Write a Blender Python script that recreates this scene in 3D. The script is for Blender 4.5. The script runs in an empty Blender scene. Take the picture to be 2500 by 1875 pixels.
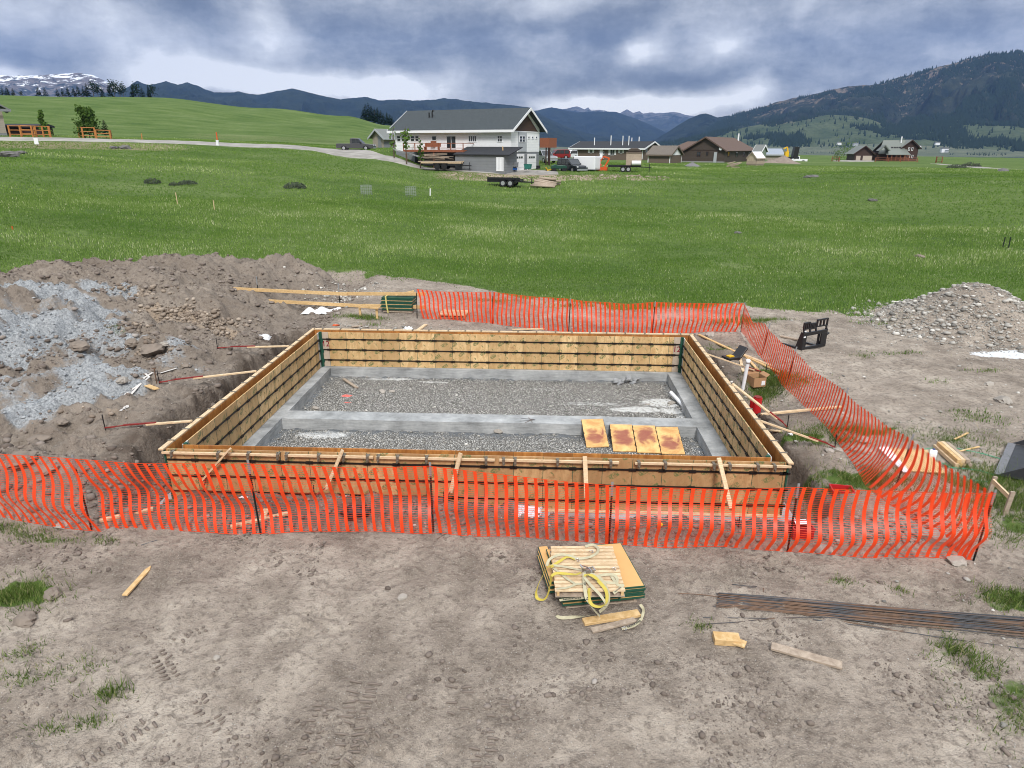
# Building site with plywood foundation forms, orange safety fence, meadow, houses and stormy mountains
# cloud banks and bright breaks of the stormy sky: position on the photo, widths, strength (turned into azimuth / elevation below)
SKY_BLOBS = [
 (90, 55, 110, 60, .22), (150, 140, 150, 45, -.16), (310, 85, 110, 70, .26), (420, 160, 90, 40, .14), (10, 178, 60, 25, .55), (525, 25, 110, 50, -.34), (650, 60, 85, 60, .38), (590, 203, 170, 36, .72), (430, 198, 120, 25, .40),
 (760, 150, 130, 45, -.12), (975, 224, 120, 36, .66), (800, 217, 90, 28, .42), (950, 55, 200, 60, -.20), (1110, 190, 50, 60, .16), (1180, 110, 130, 60, -.14), (1350, 12, 80, 34, .24), (1480, 75, 110, 50, -.22), (1570, 128, 48, 34, .55), (1745, 118, 70, 36, .50), (1660, 150, 60, 25, .12),
 (1440, 200, 140, 40, -.18), (1690, 198, 120, 28, -.20), (1610, 256, 210, 24, .72), (1810, 220, 60, 34, .36), (1400, 247, 90, 20, .42), (1990, 135, 150, 70, -.22), (1950, 18, 26, 40, .20), (2120, 38, 110, 40, .16), (2370, 45, 170, 40, -.16), (2330, 108, 150, 34, .16), (2200, 160, 80, 24, .06)]
HAZE = 6.6e-5; HAZEC = (.20, .36, .78, 1)
import bpy, math, random
import numpy as np
from mathutils import Vector, Matrix
random.seed(7); RNG = np.random.default_rng(11)
sc = bpy.context.scene
R = math.radians
# ------------------------------------------------------------------ camera
CAM = np.array([1.405, -12.70, 6.003]); PITCH, YAW, ROLL, FPX = 0.33615, -0.04364, 0.003446, 1659.55
_f = np.array([math.sin(YAW)*math.cos(PITCH), math.cos(YAW)*math.cos(PITCH), -math.sin(PITCH)])
_r0 = np.array([math.cos(YAW), -math.sin(YAW), 0.0]); _u0 = np.cross(_r0, _f)
_r = math.cos(ROLL)*_r0 + math.sin(ROLL)*_u0; _u = -math.sin(ROLL)*_r0 + math.cos(ROLL)*_u0
cd = bpy.data.cameras.new('camera'); cam = bpy.data.objects.new('camera', cd); sc.collection.objects.link(cam)
m = Matrix((( _r[0], _u[0], -_f[0], CAM[0]), (_r[1], _u[1], -_f[1], CAM[1]), (_r[2], _u[2], -_f[2], CAM[2]), (0, 0, 0, 1)))
cam.matrix_world = m
cd.sensor_width = 36.0; cd.lens = FPX/2500*36.0; cd.clip_start = 0.1; cd.clip_end = 90000
sc.camera = cam
# ------------------------------------------------------------------ view
sc.view_settings.view_transform = 'Standard'; sc.view_settings.look = 'None'
sc.cycles.filter_width = 1.0; sc.view_settings.exposure = 0.08; sc.view_settings.gamma = 1.0
SUN_EL, SUN_AZ = R(44), R(172)          # azimuth measured clockwise from +Y
# ------------------------------------------------------------------ node helper
class NT:
    def __init__(s, tree): s.t = tree; s.n = tree.nodes; s.l = tree.links
    def new(s, typ, **kw):
        n = s.n.new(typ)
        for k, v in kw.items(): setattr(n, k, v)
        return n
    def put(s, sock, v):
        if isinstance(v, bpy.types.NodeSocket): s.l.new(v, sock)
        elif v is not None:
            if sock.type == 'RGBA' and not isinstance(v, (int, float)) and len(v) == 3: v = (*v, 1)
            sock.default_value = v
    def math(s, op, a, b=None, c=None, clamp=False):
        n = s.new('ShaderNodeMath', operation=op, use_clamp=clamp); s.put(n.inputs[0], a)
        if b is not None: s.put(n.inputs[1], b)
        if c is not None: s.put(n.inputs[2], c)
        return n.outputs[0]
    def vmath(s, op, a, b=None):
        n = s.new('ShaderNodeVectorMath', operation=op); s.put(n.inputs[0], a)
        if b is not None: s.put(n.inputs[1], b)
        return n.outputs[0]
    def xyz(s, v):
        n = s.new('ShaderNodeSeparateXYZ'); s.put(n.inputs[0], v); return n.outputs
    def comb(s, x=0, y=0, z=0):
        n = s.new('ShaderNodeCombineXYZ'); s.put(n.inputs[0], x); s.put(n.inputs[1], y); s.put(n.inputs[2], z); return n.outputs[0]
    def noise(s, vec, scale=1, detail=4, rough=.55, dist=0, col=False):
        n = s.new('ShaderNodeTexNoise'); s.put(n.inputs['Vector'], vec); s.put(n.inputs['Scale'], scale)
        s.put(n.inputs['Detail'], detail); s.put(n.inputs['Roughness'], rough); s.put(n.inputs['Distortion'], dist)
        return n.outputs['Color' if col else 'Fac']
    def voro(s, vec, scale=1, feature='F1', out='Distance', rnd=1):
        n = s.new('ShaderNodeTexVoronoi', feature=feature); s.put(n.inputs['Vector'], vec); s.put(n.inputs['Scale'], scale)
        s.put(n.inputs['Randomness'], rnd); return n.outputs[out]
    def ramp(s, fac, stops, interp='LINEAR'):
        n = s.new('ShaderNodeValToRGB'); s.put(n.inputs[0], fac); cr = n.color_ramp; cr.interpolation = interp
        while len(cr.elements) < len(stops): cr.elements.new(0.5)
        for e, (p, c) in zip(cr.elements, stops):
            e.position = p
            if isinstance(c, (int, float)): c = (c, c, c)
            e.color = (*c, 1) if len(c) == 3 else c
        return n.outputs[0]
    def mix(s, f, a, b, mode='MIX'):
        n = s.new('ShaderNodeMix', data_type='RGBA', blend_type=mode); n.clamp_factor = True
        s.put(n.inputs[0], f); s.put(n.inputs[6], a); s.put(n.inputs[7], b); return n.outputs[2]
    def smooth(s, v, a, b):
        n = s.new('ShaderNodeMapRange', interpolation_type='SMOOTHSTEP'); s.put(n.inputs[0], v); s.put(n.inputs[1], a); s.put(n.inputs[2], b)
        return n.outputs[0]
    def bump(s, h, dist=.01, strength=1, nrm=None):
        n = s.new('ShaderNodeBump'); s.put(n.inputs['Height'], h); n.inputs['Distance'].default_value = dist; n.inputs['Strength'].default_value = strength
        if nrm is not None: s.l.new(nrm, n.inputs['Normal'])
        return n.outputs[0]
    def attr(s, name): n = s.new('ShaderNodeAttribute', attribute_name=name); return n.outputs['Fac']
    def objc(s): return s.new('ShaderNodeTexCoord').outputs['Object']
    def geo(s): return s.new('ShaderNodeNewGeometry').outputs['Position']
    def rnd(s): return s.new('ShaderNodeObjectInfo').outputs['Random']
# ------------------------------------------------------------------ world
w = bpy.data.worlds.new('World'); sc.world = w; w.use_nodes = True; w.node_tree.nodes.clear()
T = NT(w.node_tree)
dirv = T.new('ShaderNodeTexCoord').outputs['Generated']
dx, dy, dz = T.xyz(dirv)
az = T.math('MULTIPLY', T.math('ARCTAN2', dx, dy), 57.2958)
el = T.math('MULTIPLY', T.math('ARCSINE', dz), 57.2958)
wv = T.noise(T.comb(T.math('MULTIPLY', az, .11), T.math('MULTIPLY', el, .17), 3.1), 1, 4, .55, col=True)
wx, wy, _ = T.xyz(wv)
azw = T.math('ADD', az, T.math('MULTIPLY', T.math('SUBTRACT', wx, .5), 6.0))
elw = T.math('ADD', el, T.math('MULTIPLY', T.math('SUBTRACT', wy, .5), 2.6))
def gauss(cx, cy, sx, sy, amp):
    a = T.math('DIVIDE', T.math('SUBTRACT', azw, cx), sx); b = T.math('DIVIDE', T.math('SUBTRACT', elw, cy), sy)
    q = T.math('ADD', T.math('MULTIPLY', a, a), T.math('MULTIPLY', b, b))
    return T.math('MULTIPLY', T.math('EXPONENT', T.math('MULTIPLY', q, -1)), amp)
n1 = T.noise(T.comb(T.math('MULTIPLY', azw, .11), T.math('MULTIPLY', elw, .26), 0), 1, 9, .60, 0)
n2 = T.noise(T.comb(T.math('MULTIPLY', az, .30), T.math('MULTIPLY', elw, .08), 7), 1, 5, .55)      # rain streaks
b = T.math('ADD', .43, T.math('MULTIPLY', T.math('SUBTRACT', n1, .5), 1.5))
b = T.math('ADD', b, T.math('MULTIPLY', T.math('SUBTRACT', n2, .5), .34))
n3 = T.noise(T.comb(T.math('MULTIPLY', az, .42), T.math('MULTIPLY', el, .48), 11), 1, 9, .68)
b = T.math('ADD', b, T.math('MULTIPLY', T.math('SUBTRACT', n3, .5), .55))
# (azimuth, elevation, widths, amount): bright breaks and dark banks of this stormy sky
for bpx, bpy_, bsx, bsy, bam in SKY_BLOBS:
    q = _f+_r*(bpx-1250)/FPX-_u*(bpy_-937.5)/FPX; q = q/np.linalg.norm(q)
    b = T.math('ADD', b, gauss(math.degrees(math.atan2(q[0], q[1])), math.degrees(math.asin(q[2])), bsx*.030, bsy*.030, bam*1.45))
col = T.ramp(b, [(0.0, (.160, .162, .160)), (.22, (.265, .270, .272)), (.42, (.44, .444, .440)), (.62, (.67, .67, .66)), (.82, (.90, .90, .88)), (1.0, (1.22, 1.21, 1.18))])
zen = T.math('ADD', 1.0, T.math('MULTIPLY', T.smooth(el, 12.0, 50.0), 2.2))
col = T.mix(T.smooth(el, 12.0, 40.0), col, T.mix(.6, col, (.40, .43, .46)))
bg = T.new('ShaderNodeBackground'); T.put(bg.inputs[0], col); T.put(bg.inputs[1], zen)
sky = T.new('ShaderNodeTexSky', sky_type='NISHITA'); sky.sun_disc = False; sky.sun_elevation = SUN_EL; sky.sun_rotation = SUN_AZ
bg2 = T.new('ShaderNodeBackground'); T.put(bg2.inputs[0], sky.outputs[0]); bg2.inputs[1].default_value = .012
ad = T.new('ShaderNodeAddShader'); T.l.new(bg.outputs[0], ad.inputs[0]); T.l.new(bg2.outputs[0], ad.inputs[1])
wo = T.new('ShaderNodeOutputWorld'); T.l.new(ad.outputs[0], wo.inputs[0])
# ------------------------------------------------------------------ sun behind cloud
sl = bpy.data.lights.new('sun', 'SUN'); sl.energy = 3.3; sl.angle = R(13); sl.color = (1.0, .965, .92)
so = bpy.data.objects.new('sun', sl); sc.collection.objects.link(so)
sd = Vector((math.sin(SUN_AZ)*math.cos(SUN_EL), math.cos(SUN_AZ)*math.cos(SUN_EL), math.sin(SUN_EL)))
so.rotation_euler = sd.to_track_quat('Z', 'Y').to_euler()
# ------------------------------------------------------------------ photo geometry helpers (points given on the 2500 x 1875 photo, placed at a real depth)
def ray(px, py): return _f + _r*(px-1250)/FPX - _u*(py-937.5)/FPX
def at(px, py, z):
    d = ray(px, py); return CAM + d*((z-CAM[2])/d[2])
def atY(px, py, Y):
    d = ray(px, py); return CAM + d*((Y-CAM[1])/d[1])
def atX(px, py, X):
    d = ray(px, py); return CAM + d*((X-CAM[0])/d[0])
def atD(px, py, D):
    d = ray(px, py); return CAM + d*(D/math.hypot(d[0], d[1]))
def zat(px, py, D): return atD(px, py, D)[2]
def azof(px): d = ray(px, 358); return math.atan2(d[0], d[1])
# ------------------------------------------------------------------ numpy noise
def _h(ix, iy, s):
    n = (ix*374761393 + iy*668265263 + s*974634777) & 0x7fffffff
    n = ((n ^ (n >> 13))*1274126177) & 0x7fffffff
    return ((n ^ (n >> 16)) & 0xffff)/65535.0
def vn(x, y, s=0):
    xi = np.floor(x).astype(np.int64); yi = np.floor(y).astype(np.int64); fx = x-xi; fy = y-yi
    fx = fx*fx*(3-2*fx); fy = fy*fy*(3-2*fy)
    a = _h(xi, yi, s); b_ = _h(xi+1, yi, s); c = _h(xi, yi+1, s); d = _h(xi+1, yi+1, s)
    return (a*(1-fx)+b_*fx)*(1-fy)+(c*(1-fx)+d*fx)*fy-.5
def fbm(x, y, s=0, o=4, r=.5):
    x = np.asarray(x, float); y = np.asarray(y, float)
    t = 0; a = 1.0
    for i in range(o):
        t = t+a*vn(x*math.cos(i*.7)-y*math.sin(i*.7), x*math.sin(i*.7)+y*math.cos(i*.7), s+i*17); x = x*2.03; y = y*2.03; a *= r
    return t
def ss(v, a, b): t = np.clip((v-a)/(b-a), 0, 1); return t*t*(3-2*t)
# ------------------------------------------------------------------ terrain
DR = [14, 22, 40, 62, 82, 86, 90, 96, 108, 120, 135, 160, 200, 260, 350, 450, 700, 1100, 1600, 2600]
Z = lambda v: ('z', v)
TAB = {
 -400: [Z(-.7), Z(-.4), Z(.8), Z(3.2), 388, 384, 380, 372, 353, 335, 331, 326, 300, 262, 228, 229, Z(30), Z(28), Z(20), Z(20)],
 0:    [Z(-.7), Z(-.5), Z(.6), Z(2.9), 393, 388, 383, 374, 353, 337, 333, 328, 300, 265, 231, 232, Z(30), Z(28), Z(20), Z(20)],
 400:  [Z(-.7), Z(-.6), Z(.6), Z(2.3), 403, 397, 391, 380, 358, 346, 342, 336, 316, 280, 238, 240, Z(28), Z(25), Z(15), Z(10)],
 650:  [Z(-.7), Z(-.6), Z(.4), Z(2.0), 410, 403, 397, 386, 366, 353, 349, 342, 325, 298, 264, 266, Z(20), Z(14), Z(8), Z(0)],
 850:  [Z(-.7), Z(-.6), Z(.2), Z(1.7), 419, 411, 404, 393, 375, 364, 358, 350, 336, 314, 291, 295, Z(14), Z(8), Z(0), Z(-14)],
 950:  [Z(-.7), Z(-.65), Z(.1), Z(1.5), 428, 419, 410, 388, 366, 362, 358, 352, 342, 327, 312, 316, Z(10), Z(4), Z(-4), Z(-15)],
 1050: [Z(-.7), Z(-.7), Z(.0), Z(1.3), 438, 427, 419, 409, 395, 380, 371, 362, 351, 340, 331, 336, Z(6), Z(0), Z(-8), Z(-16)],
 1300: [Z(-.7), Z(-.7), Z(-.1), Z(1.0), 445, 433, 423, 416, 402, 395, 392, 388, 384, 379, 374, 371, Z(-4), Z(-16), Z(-18), Z(-20)],
 1500: [Z(-.7), Z(-.7), Z(-.2), Z(.9), 441, 432, 425, 420, 412, 406, 401, 393, 388, 382, 376, 373, Z(-4), Z(-16), Z(-18), Z(-20)],
 1750: [Z(-.7), Z(-.7), Z(-.3), Z(.8), 446, 441, 436, 429, 419, 411, 404, 396, 389, 384, 379, 375.5, Z(-5), Z(-16), Z(-18), Z(-20)],
 2150: [Z(-.7), Z(-.75), Z(-.4), Z(.5), 452, 447, 442, 435, 426, 419, 412, 406, 400, 394, 386, 381, Z(-6), Z(-16), Z(-18), Z(-20)],
 2500: [Z(-.7), Z(-.8), Z(-.5), Z(.4), 458, 452, 447, 440, 430, 424, 417, 411, 404, 398, 390, 385, Z(-7), Z(-16), Z(-18), Z(-20)],
 2900: [Z(-.7), Z(-.8), Z(-.5), Z(.3), 464, 458, 452, 446, 436, 429, 422, 415, 408, 401, 392, 386, Z(-8), Z(-16), Z(-18), Z(-20)]}
_cols = sorted(TAB); _azs = np.array([azof(c) for c in _cols]); _ld = np.log(np.array(DR, float))
_zt = np.array([[(v[1] if isinstance(v, tuple) else zat(c, v, D)) for v, D in zip(TAB[c], DR)] for c in _cols])
def far_h(x, y):
    a = np.arctan2(x-CAM[0], y-CAM[1]); d = np.hypot(x-CAM[0], y-CAM[1])
    a = np.clip(a, _azs[0], _azs[-1]-1e-9); ld = np.clip(np.log(np.maximum(d, 1)), _ld[0], _ld[-1]-1e-9)
    i = np.clip(np.searchsorted(_azs, a, 'right')-1, 0, len(_azs)-2); j = np.clip(np.searchsorted(_ld, ld, 'right')-1, 0, len(_ld)-2)
    u = (a-_azs[i])/(_azs[i+1]-_azs[i]); v = (ld-_ld[j])/(_ld[j+1]-_ld[j]); u = u*u*(3-2*u)
    z = (_zt[i, j]*(1-u)+_zt[i+1, j]*u)*(1-v)+(_zt[i, j+1]*(1-u)+_zt[i+1, j+1]*u)*v
    back = ss(-y, -6, 4); return z*(1-back)+(-.85)*back
EX = np.array([-60, -26, -22.5, -19.5, -16.5, -14, -9, -5, 0, 3, 6, 10, 11.5, 15, 18, 24, 60]); EY = np.array([8, 11.5, 14.5, 18.2, 20.4, 21.3, 21.3, 20.4, 17.8, 16.2, 15.2, 17.2, 15.6, 15.4, 15.6, 15, 14])
def edge_y(x): return np.interp(x, EX, EY)
# height table of the spoil heap and bank left of the forms
SX = np.array([-34, -26, -22.5, -19.8, -16.5, -14.5, -13, -11.8, -10.5, -9.3, -8.2, -7.2]); SY = np.array([-2.0, 0, 3, 6, 9, 12, 14.5, 16.5, 19, 21.5])
SZ = np.array([[-.7, -.7, -.7, -.65, -.65, -.65, -.7, -.7, -.7, -.75, -.8, -.8], [-.5, -.6, -.5, -.4, -.4, -.35, -.3, -.3, -.3, -.3, -.35, -.6], [-.3, 0, .1, .1, .1, .0, -.1, -.15, -.2, -.22, -.25, -.4],
 [0, .6, .75, .8, .65, .35, .2, 0, -.1, -.15, -.2, -.35], [.1, .6, 1.0, 1.45, 1.35, .75, .45, .2, .05, -.1, -.2, -.35], [.0, .4, .75, 1.0, 1.0, .8, .6, .35, .1, -.2, -.3, -.4],
 [-.4, -.2, .4, 1.0, 1.15, 1.15, .9, .5, -.1, -.42, -.45, -.5], [-.5, -.5, -.05, .85, 1.2, 1.3, 1.2, .95, .3, -.3, -.5, -.55], [-.5, -.5, -.5, -.2, .25, .6, .85, 1.1, .95, .22, -.40, -.58], [-.5, -.5, -.5, -.5, -.45, -.3, -.1, .0, -.15, -.5, -.6, -.6]])
def spoil(x, y):
    x = np.clip(x, SX[0], SX[-1]-1e-6); y = np.clip(y, SY[0], SY[-1]-1e-6); i = np.searchsorted(SX, x, 'right')-1; j = np.searchsorted(SY, y, 'right')-1
    u = (x-SX[i])/(SX[i+1]-SX[i]); v = (y-SY[j])/(SY[j+1]-SY[j]); u = u*.35+.65*u*u*(3-2*u); v = v*.35+.65*v*v*(3-2*v)
    return (SZ[j, i]*(1-u)+SZ[j, i+1]*u)*(1-v)+(SZ[j+1, i]*(1-u)+SZ[j+1, i+1]*u)*v
def H(x, y, fine=True):
    x = np.asarray(x, float); y = np.asarray(y, float)
    z = far_h(x, y); d = np.hypot(x-CAM[0], y-CAM[1])
    near = 1-ss(d, 34, 60)
    z = z+fbm(x*.035, y*.035, 5, 3)*.35*ss(d, 25, 60)*(1-ss(d, 200, 300)*.0)+fbm(x*.16, y*.16, 9, 3)*.22*ss(y, edge_y(x)-.5, edge_y(x)+6)*(1-ss(d, 70, 110)*.6)+fbm(x*.012, y*.02, 15, 3)*2.2*ss(d, 190, 300)*ss(-x, 10, 60)
    z = z-near*.12*ss(-x, 6, -8)*0
    sm = ss(-x, 6.6, 7.6)*(1-ss(-x, 26, 32))*ss(y, -2.0, -.3)*(1-ss(y, edge_y(x)-1.0, edge_y(x)+.8)); wx = x+fbm(x*.35, y*.35, 21, 2)*1.0; wy = y+fbm(x*.35, y*.35, 41, 2)*1.0
    z = z*(1-sm)+spoil(wx, wy)*sm
    q = np.hypot((x-18.5)/3.5, (y-14.5)/3.1)+fbm(x*.6, y*.6, 23, 3)*.10; z = z+1.72*np.clip(1-np.sqrt(q*q+.006), 0, 1)
    q = np.hypot((x-10.9)/1.6, (y-13.2)/.9); z = z+.28*np.exp(-q*q)
    pile = sm; rough = sm*ss(-x, 7.2, 9.5)
    z = z+rough*(fbm(x*.6, y*.6, 31, 4)*.5+np.abs(fbm(x*1.1, y*1.1, 37, 5))*-.85+.2+np.maximum(fbm(x*2.3, y*2.3, 39, 3), 0)*.25)
    # trench round the forms
    inx = np.maximum(np.abs(x)-6.5, 0); iny = np.maximum(np.maximum(y-9.9, -.15-y), 0); dd = np.hypot(inx, iny)
    wob = fbm(x*.8, y*.8, 51, 3)*.5
    wid = np.where(x < -6.5, 1.35, np.where(x > 6.5, 1.05, np.where(y > 5, .45, .3)))
    tz = -1.36+ss(dd+wob*.55, wid*.62, wid*1.42)*3.4
    fr = (y < 0) & (x < 6.7)
    tfront = np.where(x > 1.5, -1.33, np.where(x < -6.2, -1.36, -.90-.28*ss(x, -1, 3)+fbm(x*1.1, y*1.1, 61, 2)*.25))
    tz = np.where(fr, tfront+ss(dd+wob*.3, .25, 1.5)*1.2, tz)
    # excavation lobe right of the wall (widened trench)
    lob = np.exp(-(((x-8.0)/1.25)**2+((y-6.6)/1.35)**2)*1.3)
    z = z-lob*.75*(np.abs(x) > 6.4)
    z = np.where(dd < 3.5, np.minimum(z, tz), z)
    z = np.where((np.abs(x) < 6.6) & (y > -.2) & (y < 9.95), -1.75, z)
    # surface roughness of the dirt
    if fine:
        dirt = 1-ss(y, edge_y(x)-.3, edge_y(x)+.8)
        inner = dirt*(d < 60)
        z = z+inner*(fbm(x*1.7, y*1.7, 71, 4)*.07+fbm(x*7, y*7, 81, 3)*.024)+inner*np.maximum(rough, (dd < 1.6)*.7)*fbm(x*3.5, y*3.5, 91, 4)*.17
        z = z+inner*np.maximum(fbm(x*.9, y*.9, 101, 2)-.12, 0)*fbm(x*11, y*11, 103, 2)*.25*(y < -1.5)
        tr = np.exp(-((x-(-1.85+.1*(y+6)))/.16)**2)+np.exp(-((x-(.35-.05*(y+6)))/.16)**2)
        z = z-inner*(y < -2.6)*tr*.03
    return z
def Hs(x, y): return float(H(np.array([x]), np.array([y]))[0])
def hit(px, py, t0=2.0, dmax=900):
    d = ray(px, py); n = 2400
    hd = t0*np.power(dmax/t0, np.linspace(0, 1, n)); t = hd/math.hypot(d[0], d[1])
    P = CAM[None]+d[None]*t[:, None]; g = H(P[:, 0], P[:, 1], False)-P[:, 2]
    k = np.argmax(g > 0)
    if g[k] <= 0: k = n-1
    if k > 0:
        a, b_ = g[k-1], g[k]; f = -a/(b_-a) if b_ != a else 0; p = P[k-1]*(1-f)+P[k]*f
    else: p = P[0]
    return np.array([p[0], p[1], float(H(np.array([p[0]]), np.array([p[1]]))[0])])
# ------------------------------------------------------------------ object helpers
COL = sc.collection
def tag(o, label=None, cat=None, group=None, kind=None):
    if label: o['label'] = label
    if cat: o['category'] = cat
    if group: o['group'] = group
    if kind: o['kind'] = kind
    return o
def thing(name, label, cat, loc=(0, 0, 0), rz=0, group=None):
    o = bpy.data.objects.new(name, None); COL.objects.link(o); o.empty_display_size = .2
    o.location = loc; o.rotation_euler = (0, 0, rz); return tag(o, label, cat, group)
class MB:
    def __init__(s): s.v = []; s.f = []; s.sm = False
    def add(s, vs, fs):
        n = len(s.v); s.v += [tuple(v) for v in vs]; s.f += [tuple(i+n for i in f) for f in fs]; return s
    def box(s, x0, x1, y0, y1, z0, z1):
        return s.add([(x0, y0, z0), (x1, y0, z0), (x1, y1, z0), (x0, y1, z0), (x0, y0, z1), (x1, y0, z1), (x1, y1, z1), (x0, y1, z1)],
                     [(0, 3, 2, 1), (4, 5, 6, 7), (0, 1, 5, 4), (1, 2, 6, 5), (2, 3, 7, 6), (3, 0, 4, 7)])
    def beam(s, a, b, w, h, up=(0, 0, 1), roll=0):
        a = Vector(a); b = Vector(b); d = (b-a).normalized(); u = Vector(up)
        if abs(d.dot(u)) > .97: u = Vector((0, 1, 0))
        r = d.cross(u).normalized(); u = r.cross(d)
        if roll: q = Matrix.Rotation(roll, 3, d); r = q@r; u = q@u
        r = r*w/2; u = u*h/2
        return s.add([a-r-u, a+r-u, a+r+u, a-r+u, b-r-u, b+r-u, b+r+u, b-r+u], [(0, 1, 2, 3), (4, 7, 6, 5), (0, 4, 5, 1), (1, 5, 6, 2), (2, 6, 7, 3), (3, 7, 4, 0)])
    def tube(s, pts, r, n=8, cap=True, r2=None):
        pts = [Vector(p) for p in pts]; N = len(pts); rings = []; base = len(s.v); pu = None
        for i, p in enumerate(pts):
            d = (pts[min(i+1, N-1)]-pts[max(i-1, 0)]).normalized()
            u = pu if pu is not None else (Vector((0, 0, 1)) if abs(d.z) < .9 else Vector((1, 0, 0)))
            a = d.cross(u).normalized(); u = a.cross(d).normalized(); pu = u
            rr = r if r2 is None else r+(r2-r)*i/max(N-1, 1)
            for k in range(n):
                t = 2*math.pi*k/n; s.v.append(tuple(p+a*math.cos(t)*rr+u*math.sin(t)*rr))
        for i in range(N-1):
            for k in range(n):
                s.f.append((base+i*n+k, base+i*n+(k+1) % n, base+(i+1)*n+(k+1) % n, base+(i+1)*n+k))
        if cap: s.f.append(tuple(base+k for k in range(n))[::-1]); s.f.append(tuple(base+(N-1)*n+k for k in range(n)))
        return s
    def prism(s, poly, y0, y1, axis='y'):
        # poly: list of (a, b); extruded along axis. axis y: (a, ., b); x: (., a, b); z: (a, b, .)
        g = {'y': lambda p, t: (p[0], t, p[1]), 'x': lambda p, t: (t, p[0], p[1]), 'z': lambda p, t: (p[0], p[1], t)}[axis]
        n = len(poly); vs = [g(p, y0) for p in poly]+[g(p, y1) for p in poly]
        return s.add(vs, [tuple(range(n)), tuple(range(2*n-1, n-1, -1))]+[(i, i+n, (i+1) % n+n, (i+1) % n) for i in range(n)])
    def slab(s, quad, t):
        q = [Vector(p) for p in quad]; n = (q[1]-q[0]).cross(q[2]-q[0]).normalized()*t
        k = len(q); return s.add(q+[p-n for p in q], [tuple(range(k)), tuple(range(2*k-1, k-1, -1))]+[(i, i+k, (i+1) % k+k, (i+1) % k) for i in range(k)])
    def rock(s, c, r, seed=0, sq=(1, 1, .7), sub=1):
        vs, fs = ICO[sub]; rn = np.random.default_rng(seed)
        p = vs*(1+rn.uniform(-.16, .16, (len(vs), 1)))
        for _ in range(4):
            n = rn.normal(size=3); n /= np.linalg.norm(n); dd = p@n; k = dd > .72; p[k] -= np.outer(dd[k]-.72, n)
        a = rn.uniform(0, 6.28); ca, sa = math.cos(a), math.sin(a)
        p = p*np.array(sq)*r; q = p.copy(); q[:, 0] = p[:, 0]*ca-p[:, 1]*sa; q[:, 1] = p[:, 0]*sa+p[:, 1]*ca
        return s.add((q+np.array(c)).tolist(), fs)
    def ribbon(s, pts, w, nrm, t=.003):
        """flat strap of width w along pts; nrm = list of width directions"""
        k0 = len(s.v); N = len(pts)
        for p, d in zip(pts, nrm):
            p = Vector(p); d = Vector(d).normalized()*w/2; s.v += [tuple(p-d), tuple(p+d)]
        for i in range(N-1): s.f.append((k0+2*i, k0+2*i+1, k0+2*i+3, k0+2*i+2))
        return s
    def move(s, M): s.v = [tuple(M@Vector(v)) for v in s.v]; return s
    def build(s, name, m, parent=None, world=False, smooth=False):
        me = bpy.data.meshes.new(name); vs = s.v
        if world and parent is not None:
            l = parent.location; vs = [(v[0]-l[0], v[1]-l[1], v[2]-l[2]) for v in vs]
        me.from_pydata(vs, [], s.f); me.update()
        if isinstance(m, (list, tuple)):
            for q in m: me.materials.append(q)
        else: me.materials.append(m)
        if smooth: me.polygons.foreach_set('use_smooth', [True]*len(me.polygons))
        o = bpy.data.objects.new(name, me); COL.objects.link(o)
        if parent is not None: o.parent = parent
        return o
def _ico(sub):
    t = (1+5**.5)/2
    v = [(-1, t, 0), (1, t, 0), (-1, -t, 0), (1, -t, 0), (0, -1, t), (0, 1, t), (0, -1, -t), (0, 1, -t), (t, 0, -1), (t, 0, 1), (-t, 0, -1), (-t, 0, 1)]
    f = [(0, 11, 5), (0, 5, 1), (0, 1, 7), (0, 7, 10), (0, 10, 11), (1, 5, 9), (5, 11, 4), (11, 10, 2), (10, 7, 6), (7, 1, 8), (3, 9, 4), (3, 4, 2), (3, 2, 6), (3, 6, 8), (3, 8, 9), (4, 9, 5), (2, 4, 11), (6, 2, 10), (8, 6, 7), (9, 8, 1)]
    v = [np.array(p)/np.linalg.norm(p) for p in v]
    for _ in range(sub):
        c = {}; nf = []
        def mid(a, b):
            k = (min(a, b), max(a, b))
            if k not in c: q = v[a]+v[b]; v.append(q/np.linalg.norm(q)); c[k] = len(v)-1
            return c[k]
        for a, b, d in f: ab, bd, da = mid(a, b), mid(b, d), mid(d, a); nf += [(a, ab, da), (b, bd, ab), (d, da, bd), (ab, bd, da)]
        f = nf
    return np.array(v), f
ICO = {0: _ico(0), 1: _ico(1), 2: _ico(2)}
def fastmesh(name, V, F, m, kind=None, smooth=False, attrs=None, parent=None):
    """V (n,3) array, F (k,3|4) array"""
    me = bpy.data.meshes.new(name); V = np.asarray(V, np.float32); F = np.asarray(F, np.int32); k = F.shape[1]
    me.vertices.add(len(V)); me.vertices.foreach_set('co', V.ravel()); me.loops.add(F.size); me.loops.foreach_set('vertex_index', F.ravel())
    me.polygons.add(len(F)); me.polygons.foreach_set('loop_start', np.arange(0, F.size, k, dtype=np.int32))
    me.polygons.foreach_set('loop_total', np.full(len(F), k, np.int32))
    if smooth: me.polygons.foreach_set('use_smooth', np.ones(len(F), bool))
    me.update(calc_edges=True)
    for an, av in (attrs or {}).items():
        a = me.attributes.new(an, 'FLOAT', 'POINT'); a.data.foreach_set('value', np.asarray(av, np.float32).ravel())
    me.materials.append(m); o = bpy.data.objects.new(name, me); COL.objects.link(o)
    if kind: o['kind'] = kind
    if parent is not None: o.parent = parent
    return o
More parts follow.
